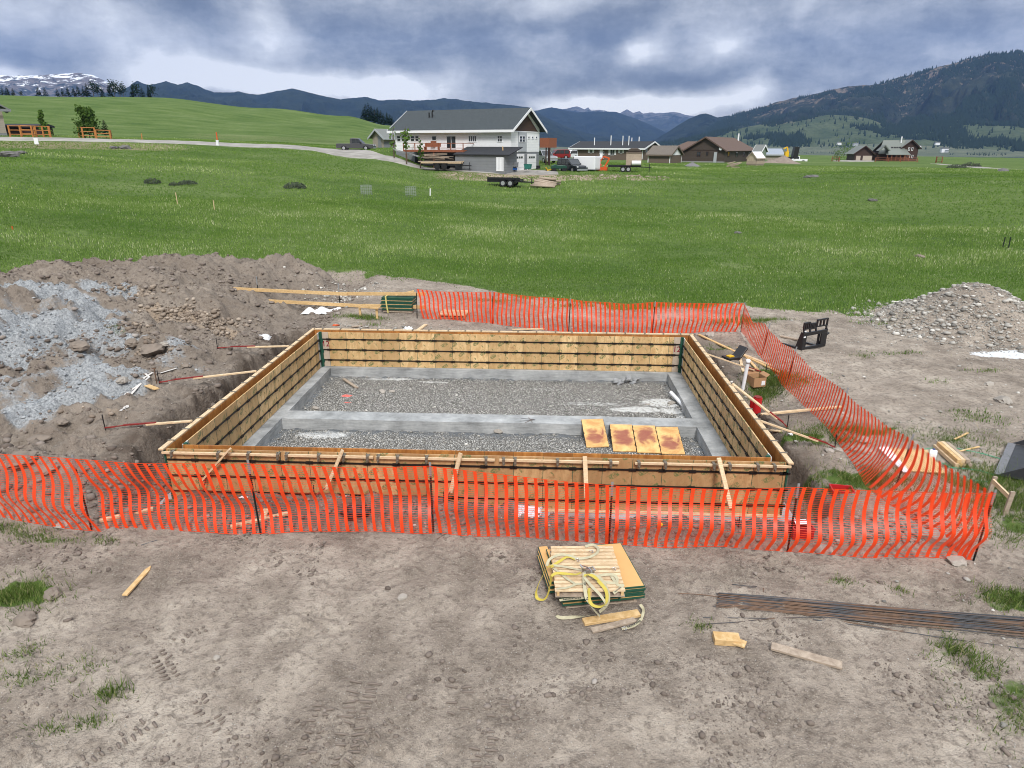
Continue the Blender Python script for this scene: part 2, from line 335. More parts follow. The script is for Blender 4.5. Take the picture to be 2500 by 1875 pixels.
def dup(root, loc, rz=None, label=None, group=None):
    r = root.copy(); COL.objects.link(r); r.location = loc
    if rz is not None: r.rotation_euler = (0, 0, rz)
    if label: r['label'] = label
    if group: r['group'] = group
    for ch in list(root.children):
        c = ch.copy(); COL.objects.link(c); c.parent = r
        for g in list(ch.children): d = g.copy(); COL.objects.link(d); d.parent = c
    return r
# ------------------------------------------------------------------ materials
def mat(name, fn):
    m_ = bpy.data.materials.new(name); m_.use_nodes = True; m_.node_tree.nodes.clear(); t = NT(m_.node_tree)
    o = t.new('ShaderNodeOutputMaterial'); b_ = t.new('ShaderNodeBsdfPrincipled'); b_.inputs['Roughness'].default_value = .8
    b_.inputs['Specular IOR Level'].default_value = .3
    t.b = b_; t.o = o; s_ = fn(t); t.l.new(s_ if s_ is not None else b_.outputs[0], o.inputs[0]); return m_
def plain(name, col, rough=.7, metal=0, var=.12, scale=6, bump=0, rv=.0, spec=.3):
    def fn(t):
        p = t.objc(); n = t.noise(p, scale, 4, .6); c2 = tuple(min(1, c*(1+var)) for c in col); c1 = tuple(c*(1-var) for c in col)
        c = t.mix(n, c1, c2)
        if rv: c = t.mix(t.rnd(), c, tuple(q*(1-rv) for q in col))
        t.put(t.b.inputs['Base Color'], c); t.b.inputs['Roughness'].default_value = rough; t.b.inputs['Metallic'].default_value = metal
        t.b.inputs['Specular IOR Level'].default_value = spec
        if bump: t.put(t.b.inputs['Normal'], t.bump(n, bump))
    return mat(name, fn)
def m_ground(t):
    p = t.geo(); x, y, z = t.xyz(p)
    n0 = t.noise(p, .35, 4, .6); n1 = t.noise(p, 1.6, 6, .62); n2 = t.noise(p, 9, 5, .65); n3 = t.noise(p, 38, 3, .6)
    peb = t.voro(p, 30); pebc = t.voro(p, 30, out='Color'); px_, _, _ = t.xyz(pebc)
    dirt = t.ramp(t.math('ADD', t.math('MULTIPLY', n0, .45), t.math('MULTIPLY', n1, .55)), [(.32, (.152, .125, .101)), (.45, (.262, .220, .181)), (.55, (.358, .306, .254)), (.68, (.48, .418, .35))])
    dirt = t.mix(t.math('MULTIPLY', t.smooth(n2, .48, .66), .6), dirt, (.115, .092, .076))
    dirt = t.mix(t.math('MULTIPLY', t.smooth(n3, .52, .7), .45), dirt, (.47, .41, .345)); n4 = t.noise(p, 70, 2, .6); dirt = t.mix(t.math('MULTIPLY', t.smooth(n4, .56, .70), .55), dirt, (.10, .08, .065))
    stone = t.math('MULTIPLY', t.math('LESS_THAN', peb, .26), t.math('GREATER_THAN', px_, .90))
    dirt = t.mix(t.math('MULTIPLY', stone, .75), dirt, (.46, .43, .39))
    # darker subsoil colour in the cuts and on the left spoil
    dirt = t.mix(t.math('MULTIPLY', t.attr('dark_soil'), t.smooth(n1, .3, .62)), dirt, t.mix(n2, (.055, .042, .034), (.15, .118, .094)))
    tan = t.mix(n2, (.25, .195, .145), (.42, .335, .255))
    dirt = t.mix(t.smooth(t.math('ADD', t.attr('tan'), t.math('MULTIPLY', t.math('SUBTRACT', n1, .5), 1.2)), .45, .75), dirt, tan)
    grey = t.mix(t.smooth(t.noise(p, 16, 5, .75), .3, .7), (.19, .20, .21), (.44, .455, .465))
    gm = t.smooth(t.math('ADD', t.attr('grey'), t.math('MULTIPLY', t.math('SUBTRACT', n2, .5), .8)), .30, .80)
    dirt = t.mix(gm, dirt, grey)
    lime = t.smooth(t.math('ADD', t.attr('lime'), t.math('MULTIPLY', t.math('SUBTRACT', n2, .5), .9)), .45, .65)
    dirt = t.mix(lime, dirt, (.68, .70, .72))
    # meadow green with drier streaks
    st = t.noise(t.comb(t.math('MULTIPLY', x, .05), t.math('MULTIPLY', y, .22), 0), 1, 5, .6)
    g1 = t.noise(p, .09, 5, .6); g2 = t.noise(p, 2.8, 5, .7)
    gr = t.ramp(t.math('ADD', t.math('MULTIPLY', g1, .5), t.math('MULTIPLY', st, .5)), [(.32, (.055, .105, .020)), (.45, (.098, .155, .035)), (.56, (.138, .195, .056)), (.68, (.20, .245, .098))])
    gr = t.mix(t.smooth(g2, .35, .7), t.mix(.5, gr, (.018, .045, .008)), gr)
    gr = t.mix(t.math('MULTIPLY', t.smooth(t.noise(p, .8, 6, .7), .52, .72), .4), gr, (.15, .18, .07))
    dry = t.mix(n2, (.13, .125, .055), (.27, .235, .15))
    gr = t.mix(t.smooth(t.math('ADD', t.attr('dry'), t.math('MULTIPLY', t.math('SUBTRACT', n1, .5), .8)), .4, .7), gr, dry)
    gm2 = t.smooth(t.math('ADD', t.attr('grass'), t.math('MULTIPLY', t.math('SUBTRACT', n1, .5), .9)), .40, .60)
    c = t.mix(gm2, dirt, gr)
    t.put(t.b.inputs['Base Color'], c); t.b.inputs['Roughness'].default_value = .95; t.b.inputs['Specular IOR Level'].default_value = .12
    h = t.math('ADD', t.math('MULTIPLY', n2, .085), t.math('MULTIPLY', n3, .026))
    h = t.math('ADD', h, t.math('MULTIPLY', t.math('MULTIPLY', stone, t.math('SUBTRACT', .3, peb)), .05))
    cr = t.voro(t.vmath('ADD', p, t.comb(t.math('MULTIPLY', n2, .3), t.math('MULTIPLY', n1, .3), 0)), 3.2, 'DISTANCE_TO_EDGE')
    crk = t.math('MULTIPLY', t.math('SUBTRACT', 1, t.smooth(cr, 0, .03)), t.smooth(n0, .5, .6))
    h = t.math('SUBTRACT', h, t.math('MULTIPLY', crk, .012))
    t.put(t.b.inputs['Normal'], t.bump(h, 1.0, .9))
M = {}
M['ground'] = mat('ground', m_ground)
def m_blade(t):
    p = t.geo(); n = t.noise(p, .22, 4, .6); r = t.attr('tone')
    c = t.ramp(r, [(0, (.070, .135, .022)), (.35, (.150, .250, .050)), (.68, (.245, .345, .095)), (.86, (.38, .45, .19)), (1, (.66, .66, .42))])
    c = t.mix(t.math('MULTIPLY', t.smooth(n, .4, .65), .4), c, (.075, .17, .022))
    d = t.new('ShaderNodeBsdfDiffuse'); t.put(d.inputs[0], c); tr = t.new('ShaderNodeBsdfTranslucent'); t.put(tr.inputs[0], c)
    mx = t.new('ShaderNodeMixShader'); mx.inputs[0].default_value = .35; t.l.new(d.outputs[0], mx.inputs[1]); t.l.new(tr.outputs[0], mx.inputs[2]); return mx.outputs[0]
M['blade'] = mat('grass_blade', m_blade)
def m_ply(t, a=(.40, .225, .10), b2=(.60, .39, .19), stamps=True):
    p = t.objc(); x, y, z = t.xyz(p); r = t.rnd()
    g = t.noise(t.comb(t.math('MULTIPLY', x, 3), t.math('MULTIPLY', y, 3), t.math('ADD', t.math('MULTIPLY', z, .9), t.math('MULTIPLY', r, 30))), 2.2, 5, .65, .8)
    c = t.mix(t.smooth(g, .3, .72), a, b2)
    c = t.mix(t.math('MULTIPLY', r, .7), c, tuple(q*.72 for q in a))
    c = t.mix(t.math('MULTIPLY', t.smooth(t.noise(t.vmath('ADD', p, t.comb(r, r, r)), 3.5, 5, .7), .56, .72), .5), c, (.21, .09, .035))
    if stamps:
        # faint green maker's ovals printed at a slant
        u = t.math('ADD', t.math('ADD', x, t.math('MULTIPLY', y, .02)), t.math('MULTIPLY', r, 7)); A = .62
        uu = t.math('ADD', t.math('MULTIPLY', u, math.cos(A)), t.math('MULTIPLY', z, math.sin(A))); vv = t.math('SUBTRACT', t.math('MULTIPLY', z, math.cos(A)), t.math('MULTIPLY', u, math.sin(A)))
        cu = t.math('SUBTRACT', t.math('MODULO', t.math('ADD', uu, 50), .46), .23); row = t.math('FLOOR', t.math('DIVIDE', uu, .46))
        cv = t.math('SUBTRACT', t.math('MODULO', t.math('ADD', t.math('ADD', vv, 50), t.math('MULTIPLY', t.math('MODULO', row, 2), .21)), .42), .21)
        q = t.math('ADD', t.math('POWER', t.math('ABSOLUTE', t.math('DIVIDE', cu, .125)), 3), t.math('POWER', t.math('ABSOLUTE', t.math('DIVIDE', cv, .06)), 3))
        ring = t.math('MULTIPLY', t.math('GREATER_THAN', q, .62), t.math('LESS_THAN', q, 1.0)); inn = t.math('LESS_THAN', q, .62)
        let = t.math('MULTIPLY', inn, t.math('GREATER_THAN', t.noise(t.comb(t.math('MULTIPLY', cu, 38), t.math('MULTIPLY', cv, 14), row), 1, 1, .5), .5))
        msk = t.math('ADD', ring, t.math('ADD', t.math('MULTIPLY', let, .9), t.math('MULTIPLY', inn, .28)))
        dash = t.math('MULTIPLY', t.math('GREATER_THAN', t.noise(t.comb(t.math('MULTIPLY', uu, 9), t.math('MULTIPLY', vv, 34), 2), 1, 1, .4), .66), .45)
        msk = t.math('MAXIMUM', msk, dash)
        c = t.mix(t.math('MULTIPLY', msk, t.math('MULTIPLY', t.smooth(g, .15, .5), .75)), c, (.12, .15, .055))
    t.put(t.b.inputs['Base Color'], c); t.b.inputs['Roughness'].default_value = .55; t.b.inputs['Specular IOR Level'].default_value = .35
    t.put(t.b.inputs['Normal'], t.bump(g, .002))
M['ply'] = mat('form_plywood', m_ply)
M['ply_in'] = mat('form_plywood_inner', lambda t: m_ply(t, (.52, .32, .14), (.78, .56, .29)))
M['ply_oiled'] = mat('form_plywood_oiled', lambda t: m_ply(t, (.30, .11, .026), (.56, .25, .065), False))
M['filler'] = plain('filler_panel', (.44, .36, .28), .6, var=.25, scale=5)
M['filler_w'] = plain('filler_panel_pale', (.56, .53, .50), .6, var=.15, scale=8)
def m_wood(t, a=(.50, .36, .21), b2=(.72, .56, .37)):
    p = t.objc(); r = t.rnd(); x, y, z = t.xyz(p)
    g = t.noise(t.vmath('ADD', t.vmath('MULTIPLY', p, (9, 9, 60)), t.comb(t.math('MULTIPLY', r, 40), 0, 0)), 1, 5, .65, .6)
    c = t.mix(t.smooth(g, .3, .7), a, b2); k = t.noise(t.vmath('ADD', p, t.comb(r, 0, r)), 5, 3, .6)
    c = t.mix(t.math('MULTIPLY', t.smooth(k, .58, .75), .5), c, tuple(q*.6 for q in a)); c = t.mix(t.math('MULTIPLY', r, .25), c, a)
    t.put(t.b.inputs['Base Color'], c); t.b.inputs['Roughness'].default_value = .7; t.put(t.b.inputs['Normal'], t.bump(g, .002))
M['lumber'] = mat('lumber', m_wood)
M['lumber_y'] = mat('lumber_yellow', lambda t: m_wood(t, (.48, .30, .12), (.70, .50, .27)))
M['lumber_old'] = mat('lumber_weathered', lambda t: m_wood(t, (.27, .21, .16), (.45, .37, .29)))
M['steel'] = plain('form_steel', (.030, .026, .024), .45, .6, .3, 14)
M['steel_l'] = plain('bracket_steel', (.20, .17, .13), .5, .5, .35, 20)
M['green'] = plain('green_paint', (.018, .075, .048), .5, 0, .25, 9)
M['concrete'] = mat('footing_concrete', lambda t: (t.put(t.b.inputs['Base Color'], t.ramp(t.math('ADD', t.math('MULTIPLY', t.noise(t.geo(), 1.3, 6, .65), .6), t.math('MULTIPLY', t.noise(t.vmath('MULTIPLY', t.geo(), (1, 1, 9)), 2.5, 5, .7), .4)), [(.34, (.18, .185, .185)), (.5, (.33, .338, .338)), (.66, (.50, .505, .50))])), t.put(t.b.inputs['Normal'], t.bump(t.noise(t.geo(), 12, 5, .7), .012)), None)[-1])
def m_gravel(t):
    p = t.geo(); v = t.voro(p, 26); c0 = t.xyz(t.voro(p, 26, out='Color'))[0]; n = t.noise(p, .9, 5, .6)
    c = t.ramp(c0, [(0, (.21, .205, .195)), (.35, (.42, .41, .385)), (.7, (.60, .585, .55)), (1, (.82, .80, .75))]); c = t.mix(t.smooth(v, .25, .55), c, (.10, .095, .085))
    c = t.mix(t.math('MULTIPLY', t.smooth(t.math('ADD', t.attr('limey'), t.math('MULTIPLY', t.math('SUBTRACT', t.noise(p, 7, 5, .75), .5), 2.0)), .45, .9), .85), c, (.66, .66, .64))
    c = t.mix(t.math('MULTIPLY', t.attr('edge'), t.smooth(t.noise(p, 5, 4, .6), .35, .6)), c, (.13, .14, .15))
    c = t.mix(t.smooth(t.math('ADD', t.attr('pink'), t.math('MULTIPLY', t.math('SUBTRACT', t.noise(p, 14, 3, .7), .5), 1.2)), .5, .75), c, (.75, .16, .13))
    t.put(t.b.inputs['Base Color'], c); t.b.inputs['Roughness'].default_value = .9; t.put(t.b.inputs['Normal'], t.bump(t.math('SUBTRACT', 1, v), .03))
M['gravel'] = mat('gravel_floor', m_gravel)
M['stone'] = mat('stone', lambda t: (t.put(t.b.inputs['Base Color'], t.mix(t.noise(t.objc(), 9, 5, .6), t.mix(t.rnd(), (.15, .13, .11), (.30, .27, .235)), (.42, .385, .34))), t.put(t.b.inputs['Normal'], t.bump(t.noise(t.objc(), 25, 4, .6), .01)), None)[-1])
def m_scat(stops):
    def f(t):
        c = t.ramp(t.attr('tone'), stops); c = t.mix(t.math('MULTIPLY', t.noise(t.geo(), 30, 3, .6), .5), c, stops[0][1]); t.put(t.b.inputs['Base Color'], c); t.b.inputs['Roughness'].default_value = .92
    return f
M['crush'] = mat('crushed_rock', m_scat([(0, (.15, .16, .17)), (.5, (.31, .325, .335)), (1, (.50, .515, .525))]))
M['clod'] = mat('dirt_clod', m_scat([(0, (.105, .083, .069)), (.5, (.215, .176, .148)), (.92, (.34, .295, .26)), (1, (.52, .49, .45))]))
M['pebble'] = mat('pebble', m_scat([(0, (.15, .143, .13)), (.45, (.36, .34, .305)), (.8, (.52, .495, .45)), (1, (.76, .73, .67))]))
M['boulder'] = plain('boulder', (.13, .125, .12), .9, var=.35, scale=2)
M['tanrock'] = mat('tan_rubble', m_scat([(0, (.15, .115, .088)), (.5, (.29, .235, .185)), (1, (.46, .385, .31))]))
M['white'] = plain('white_plastic', (.74, .75, .77), .4, var=.06)
M['black'] = plain('black_paint', (.012, .012, .014), .35, .0, .3, 8, spec=.5)
M['rust'] = mat('rebar_steel', lambda t: (t.put(t.b.inputs['Base Color'], t.mix(t.smooth(t.math('ADD', t.noise(t.objc(), 1.3, 4, .6), t.math('MULTIPLY', t.math('SUBTRACT', t.rnd(), .5), .5)), .42, .62), (.07, .073, .08), (.155, .095, .062))), setattr(t.b.inputs['Roughness'], 'default_value', .5), setattr(t.b.inputs['Metallic'], 'default_value', .3), None)[-1])
M['red'] = plain('red_steel', (.21, .022, .018), .5, 0, .25, 12)
M['redplastic'] = plain('red_plastic', (.42, .015, .018), .4, 0, .15, 10)
def m_net(t):
    p = t.geo(); c = t.mix(t.noise(p, 3, 3, .5), (.88, .060, .013), (1.0, .095, .022))
    d = t.new('ShaderNodeBsdfPrincipled'); t.put(d.inputs['Base Color'], c); d.inputs['Roughness'].default_value = .38; d.inputs['Specular IOR Level'].default_value = .45
    tr = t.new('ShaderNodeBsdfTranslucent'); t.put(tr.inputs[0], (1.0, .11, .025, 1)); mx = t.new('ShaderNodeMixShader'); mx.inputs[0].default_value = .42
    t.l.new(d.outputs[0], mx.inputs[1]); t.l.new(tr.outputs[0], mx.inputs[2]); return mx.outputs[0]
M['net'] = mat('orange_netting', m_net)
M['rimm'] = plain('alloy', (.45, .46, .48), .35, .6); M['lamp'] = plain('lamp_glass', (.6, .62, .65), .2); M['car_grey'] = plain('grey_car_paint', (.075, .075, .08), .3, .3, .04, spec=.6); M['car_silver'] = plain('silver_car_paint', (.30, .31, .32), .3, .4, .04); M['car_red'] = plain('red_car_paint', (.20, .018, .018), .3, 0, .04); M['car_white'] = plain('white_car_paint', (.72, .73, .75), .3, 0, .03); M['car_black'] = plain('black_car_paint', (.020, .024, .030), .25, .2, .05, spec=.6)
M['yellow'] = plain('yellow_paint', (.70, .42, .02), .4, 0, .1); M['atvgreen'] = plain('green_plastic', (.015, .06, .04), .4); M['orange'] = plain('orange_machine_paint', (.55, .09, .02), .45, 0, .2); M['teal'] = plain('teal_bin', (.03, .16, .13), .5); M['blue'] = plain('blue_plastic', (.02, .09, .32), .5)

def m_tuft(t):
    c = t.ramp(t.attr('tone'), [(0, (.045, .075, .018)), (.4, (.10, .16, .035)), (.7, (.17, .23, .06)), (.9, (.33, .31, .15)), (1, (.46, .40, .24))]); d = t.new('ShaderNodeBsdfDiffuse'); t.put(d.inputs[0], c); tr = t.new('ShaderNodeBsdfTranslucent'); t.put(tr.inputs[0], c)
    mx = t.new('ShaderNodeMixShader'); mx.inputs[0].default_value = .3; t.l.new(d.outputs[0], mx.inputs[1]); t.l.new(tr.outputs[0], mx.inputs[2]); return mx.outputs[0]
M['tuft'] = mat('tuft_blade', m_tuft)
# ------------------------------------------------------------------ ground sheet
def grow(start, step, g, end):
    o = []; x = start; s = step
    while abs(x) < abs(end) and len(o) < 2000: s *= g; x += s if end > 0 else -s; o.append(x)
    return o
xs = np.array(sorted(grow(-24, .09, 1.035, -1500)+list(np.arange(-24, -9, .085))+list(np.arange(-9, 12, .05))+list(np.arange(12, 21, .1))+grow(21, .1, 1.03, 2600)))
ys = np.array(sorted(grow(-8.5, .06, 1.12, -300)+list(np.arange(-8.5, -1.5, .04))+list(np.arange(-1.5, 16, .062))+list(np.arange(16, 23, .1))+grow(23, .1, 1.021, 2750)))
GX, GY = np.meshgrid(xs, ys); gx = GX.ravel(); gy = GY.ravel(); gz = H(gx, gy)
# grass patches on the dirt: px, py on the photo, radii in metres, fullness
PATCH = [(1820, 785, 1.3, .8, .9), (1890, 930, .9, .7, .95), (1870, 955, .6, .5, .9), (1990, 1070, 1.0, .45, 1), (2080, 1050, 1.1, .35, .9), (2130, 1170, 1.0, .6, 1), (2330, 1075, 1.6, .8, .62), (2470, 1215, 1.4, 1.6, .85),
         (2420, 1150, 1.1, .5, .7), (2380, 1020, .9, .5, .5), (30, 1455, .72, .42, 1.1), (60, 1600, .35, .3, .62), (180, 1625, .5, .25, .62), (60, 1660, .4, .2, .6), (270, 1695, .24, .16, .9), (220, 1765, .22, .12, .6), (130, 1780, .3, .12, .5),
         (60, 1305, .9, .25, .75), (130, 1320, .5, .16, .75), (10, 1290, .5, .2, .8), (265, 1325, .42, .14, .62), (2400, 1640, .55, .55, .72), (2470, 1700, .6, .7, .78), (2490, 1780, .5, .5, .7), (2330, 1590, .3, .25, .85), (2200, 1440, .2, .15, .7), (2050, 1425, .25, .12, .62), (2480, 1465, .8, .28, .9), (2400, 1440, .5, .2, .6), (2440, 1300, .8, .6, .6),
         (885, 775, .9, .3, .9), (905, 793, .5, .2, .7), (1700, 745, 1.2, .25, .6), (2180, 862, 1.0, .22, .6), (2110, 870, .5, .2, .55), (2400, 905, .6, .2, .5), (2170, 790, 1.2, .35, .5), (1200, 735, 1.2, .4, .6), (1400, 748, 1.6, .5, .55), (1600, 747, 1.6, .5, .7),
         (1985, 1170, .3, .3, .8), (2040, 1195, .5, .3, .8), (1750, 850, .5, .3, .6), (1710, 1530, .2, .12, .6), (2290, 930, .4, .2, .4), (280, 785+20, .3, .15, .6), (230, 1160, .3, .1, .6), (430, 1225, .3, .08, .6)]
PW = []
for px, py, rx, ry, a in PATCH: q = hit(px, py); PW.append((q[0], q[1], rx, ry, a))
def grass_m(x, y):
    nz = fbm(x*2.1, y*2.1, 203, 4)*1.6
    g = ss(y+fbm(x*.6, y*.6, 201, 3)*1.3, edge_y(x)-.5, edge_y(x)+.9)
    for cx, cy, rx, ry, a in PW:
        q = ((x-cx)/rx)**2+((y-cy)/ry)**2; g = np.maximum(g, a*np.clip(1.15-q*.9+nz, 0, 1)*.62)
    # gravel heap stands on the meadow side
    q = np.hypot((x-18.5)/3.6, (y-14.5)/3.2); g = g*ss(q, .95, 1.1)
    g = g*(1-ss(-x, 7.8, 8.6)*ss(y, -.5, .5)*(1-ss(y, edge_y(x)-.9, edge_y(x)+.3)))
    return g
grass = grass_m(gx, gy); dist = np.hypot(gx-CAM[0], gy-CAM[1])
left = ss(-gx, 5.8, 7.5)*(1-ss(gy, 19, 23))*ss(gy, -1.2, .5)
nearw = np.hypot(np.maximum(np.abs(gx)-6.5, 0), np.maximum(np.maximum(gy-9.9, -.1-gy), 0))
dark_soil = np.clip(left*.55+(1-ss(nearw, .9, 2.0))*.9, 0, 1)*(dist < 45)
# grey crushed rock dumped over the left heap
gm = np.zeros_like(gx)
for px, py, rx, ry, a in [(40, 700, 1.3, 1.2, 1), (110, 740, 1.3, .8, .9), (200, 735, 1.6, .6, 1), (270, 720, .9, .5, 1), (60, 780, 1.5, .45, .9), (160, 770, 1.4, .4, .8), (270, 790, .7, .7, 1), (310, 830, .8, .6, 1), (230, 800, .6, .3, .8), (110, 830, 1.2, .4, .8), (60, 870, 1.2, .5, .9),
                          (140, 920, 1.2, .5, 1), (200, 900, .9, .5, .9), (30, 940, 1.0, .6, 1), (260, 940, 1.0, .3, .9), (120, 990, 1.6, .35, .75), (420, 870, .9, .35, .95), (440, 845, .5, .3, .9), (330, 905, .8, .3, .7), (60, 1020, 1.2, .25, .6), (300, 870, .5, .4, .8), (20, 830, .8, .6, .8), (100, 960, 1.4, .7, 1), (60, 1000, 1.2, .5, .9), (230, 960, .9, .4, .9), (180, 860, 1.0, .5, .8), (120, 790, 1.4, .5, .9), (250, 850, .7, .4, .8)]:
    q = hit(px, py); rx *= 1.25; ry *= 1.3; gm = np.maximum(gm, a*np.clip(1.3-((gx-q[0])/rx)**2-((gy-q[1])/ry)**2, 0, 1))
grey = gm*(.98+fbm(gx*.8, gy*.8, 221, 4)*1.5)
def grey_at(x, y):
    i = np.clip(np.searchsorted(xs, x), 0, len(xs)-1); j = np.clip(np.searchsorted(ys, y), 0, len(ys)-1); return grey[j*len(xs)+i]
tan = np.zeros_like(gx)
for px, py, rx, ry, a in [(400, 760, 1.2, .5, .8), (450, 775, 1.4, .6, .9), (500, 800, 1.2, .6, 1), (330, 720, 1.2, .4, .6), (560, 825, .7, .4, .8), (380, 820, .6, .4, .5), (200, 1000, 1.5, .4, .45), (640, 660, 1.0, .8, .35), (20, 900, .7, .4, .8)]:
    q = hit(px, py); tan = np.maximum(tan, a*np.clip(1.2-((gx-q[0])/rx)**2-((gy-q[1])/ry)**2, 0, 1))
q = hit(2480, 865); lime = np.clip(1.2-((gx-q[0])/1.8)**2-((gy-q[1])/.5)**2, 0, 1)
# pad and road banks: dry grass strips
dry = np.zeros_like(gx)
azg = np.arctan2(gx-CAM[0], gy-CAM[1])
dry = np.maximum(dry, .75*ss(azg, azof(-900), azof(-300))*(1-ss(azg, azof(330), azof(640)))*ss(dist, 99, 103)*(1-ss(dist, 110, 113)))
dry = np.maximum(dry, .72*ss(azg, azof(1000), azof(1100))*(1-ss(azg, azof(1480), azof(1620)))*ss(dist, 80.5, 82.5)*(1-ss(dist, 87.5, 90)))
dry = np.maximum(dry, .45*ss(azg, azof(300), azof(500))*(1-ss(azg, azof(900), azof(960)))*ss(dist, 150, 160)*(1-ss(dist, 180, 195)))
dry = np.maximum(dry, .5*ss(azg, azof(1500), azof(1600))*ss(dist, 440, 480)*(1-ss(dist, 600, 700)))
dry = np.maximum(dry, .35*ss(fbm(gx*.02, gy*.05, 231, 3), .1, .45)*ss(dist, 60, 90)*ss(azg, azof(1500), azof(2000)))
bk_ = ss(azg, azof(1040), azof(1120))*(1-ss(azg, azof(1560), azof(1660)))*ss(dist, 79.5, 81.5)*(1-ss(dist, 87, 89)); grass = grass*(1-.75*bk_*ss(fbm(gx*.5, gy*.5, 233, 3), -.25, .15)); tan = np.maximum(tan, bk_*.8)
nx, ny = len(xs), len(ys); ii, jj = np.meshgrid(np.arange(nx-1), np.arange(ny-1)); k = (jj*nx+ii).ravel()
F = np.stack([k, k+1, k+nx+1, k+nx], 1)
fastmesh('ground', np.stack([gx, gy, gz], 1), F, M['ground'], 'structure', True, dict(grass=grass, grey=grey, tan=tan, lime=lime, dry=dry, dark_soil=dark_soil))
# ------------------------------------------------------------------ grass blades
RZ = [(-900, 111, 124), (0, 111, 123.5), (300, 111, 122.5), (600, 110, 122.5), (760, 108, 122.5), (850, 98, 122), (905, 95, 108), (930, 93, 99.5), (980, 91, 97), (1060, 89.5, 96), (1150, 87.5, 96), (1250, 86.5, 96), (1330, 86.5, 96), (1372, 88, 93), (1380, 1, 1)]
def road_zone(x, y):
    a = np.arctan2(x-CAM[0], y-CAM[1]); d = np.hypot(x-CAM[0], y-CAM[1]); A = [azof(q[0]) for q in RZ]
    return (d > np.interp(a, A, [q[1] for q in RZ])-.3) & (d < np.interp(a, A, [q[2] for q in RZ])) | (d > 146) & (d < 158)
def blades(name, x, y, h, wd, tone, label, lean=.35, mm='blade'):
    n = len(x); z = H(x, y)-.01; a = RNG.uniform(0, 2*np.pi, n); l = RNG.uniform(0, lean, n)*h; b_ = RNG.uniform(0, 2*np.pi, n)
    dx_ = np.cos(a)*wd/2; dy_ = np.sin(a)*wd/2
    p0 = np.stack([x-dx_, y-dy_, z], 1); p1 = np.stack([x+dx_, y+dy_, z], 1); p2 = np.stack([x+np.cos(b_)*l, y+np.sin(b_)*l, z+h], 1)
    V = np.stack([p0, p1, p2], 1).reshape(-1, 3); o = fastmesh(name, V, np.arange(3*n).reshape(-1, 3), M[mm], 'stuff', False, dict(tone=np.repeat(tone, 3)))
    return tag(o, label, 'grass')
def sample_meadow(n, d0, d1, pw):
    u = RNG.uniform(0, 1, n); d = (d0**pw+(d1**pw-d0**pw)*u)**(1/pw); a = RNG.uniform(azof(-520), azof(3050), n)
    x = CAM[0]+np.sin(a)*d; y = CAM[1]+np.cos(a)*d; k = RNG.uniform(0, 1, n) < grass_m(x, y)*(.55+fbm(x*.5, y*.5, 301, 3)*.9+.25)
    return x[k], y[k], d[k]
x, y, d = sample_meadow(560000, 20, 62, 1.0)
pat = fbm(x*.11, y*.25, 311, 4); pale = ss(fbm(x*.09, y*.3, 317, 4), .12, .5)*ss(x, -12, 10)
tone = np.clip(.42+pat*.55+RNG.normal(0, .17, len(x))+(RNG.uniform(0, 1, len(x)) < .03+.14*pale)*.5, 0, 1)
blades('meadow_grass', x, y, RNG.uniform(.05, .17, len(x))*(1+pat*.7), .017+d*.0006, tone, 'long green meadow grass behind the building site')
x, y, d = sample_meadow(300000, 55, 150, 1.0)
ro = road_zone(x, y); x, y, d = x[~ro], y[~ro], d[~ro]
pat = fbm(x*.06, y*.16, 321, 4); tone = np.clip(.42+pat*.6+RNG.normal(0, .15, len(x)), 0, 1)
blades('far_meadow_grass', x, y, RNG.uniform(.06, .17, len(x))*(1+pat), .03+d*.0010, tone, 'distant green meadow grass sloping up to the houses')
bx, by, bt, bh = [], [], [], []
for (cx, cy, rx, ry, a), (px, py, _, _, _) in zip(PW, PATCH):
    n = int(min(16000, 4200*rx*ry*a*a)+80); u = RNG.normal(0, .56, n)*RNG.uniform(.5, 1.35, n); v = RNG.normal(0, .56, n)*RNG.uniform(.5, 1.35, n)
    xx = cx+u*rx; yy = cy+v*ry; k = fbm(xx*2.6, yy*2.6, 331, 4)*1.3+RNG.uniform(-.1, .4, n) > (.05 if a < .8 else -.15); bx += list(xx[k]); by += list(yy[k]); bt += list(np.clip(RNG.normal(.46, .24, k.sum()), 0, 1)); bh += list(RNG.uniform(.05, .15, k.sum())*(1.25 if a > .8 else .8))
bx, by, bt, bh = map(np.array, (bx, by, bt, bh)); k = ~((np.abs(bx) < 6.7) & (by > -.25) & (by < 10.1))
blades('grass_tufts', bx[k], by[k], bh[k], np.full(k.sum(), .013), bt[k], 'short green grass tufts growing on the bare dirt', 1.1, 'tuft')
# ------------------------------------------------------------------ scattered clods, pebbles and rubble
def scatter(name, x, y, z, r, tone, m_, label, cat, flat=.6, sub=0):
    n = len(x); v, f = ICO[sub]; f = np.array(f); V = v[None]*(1+RNG.uniform(-.28, .28, (n, len(v), 1)))
    S = np.stack([RNG.uniform(.7, 1.35, n), RNG.uniform(.7, 1.2, n), RNG.uniform(flat*.7, flat*1.2, n)], 1); V = V*S[:, None]*r[:, None, None]
    a = RNG.uniform(0, 6.28, n); c, s = np.cos(a)[:, None], np.sin(a)[:, None]; X = V[..., 0]*c-V[..., 1]*s; Y = V[..., 0]*s+V[..., 1]*c
    V = np.stack([X+x[:, None], Y+y[:, None], V[..., 2]+z[:, None]], 2).reshape(-1, 3)
    Fi = (f[None]+(np.arange(n)*len(v))[:, None, None]).reshape(-1, 3)
    o = fastmesh(name, V, Fi, m_, 'stuff', False, dict(tone=np.repeat(tone, len(v)))); return tag(o, label, cat)
n = 110000; x = RNG.uniform(-9.5, 12, n); y = RNG.uniform(-8.3, .2, n)
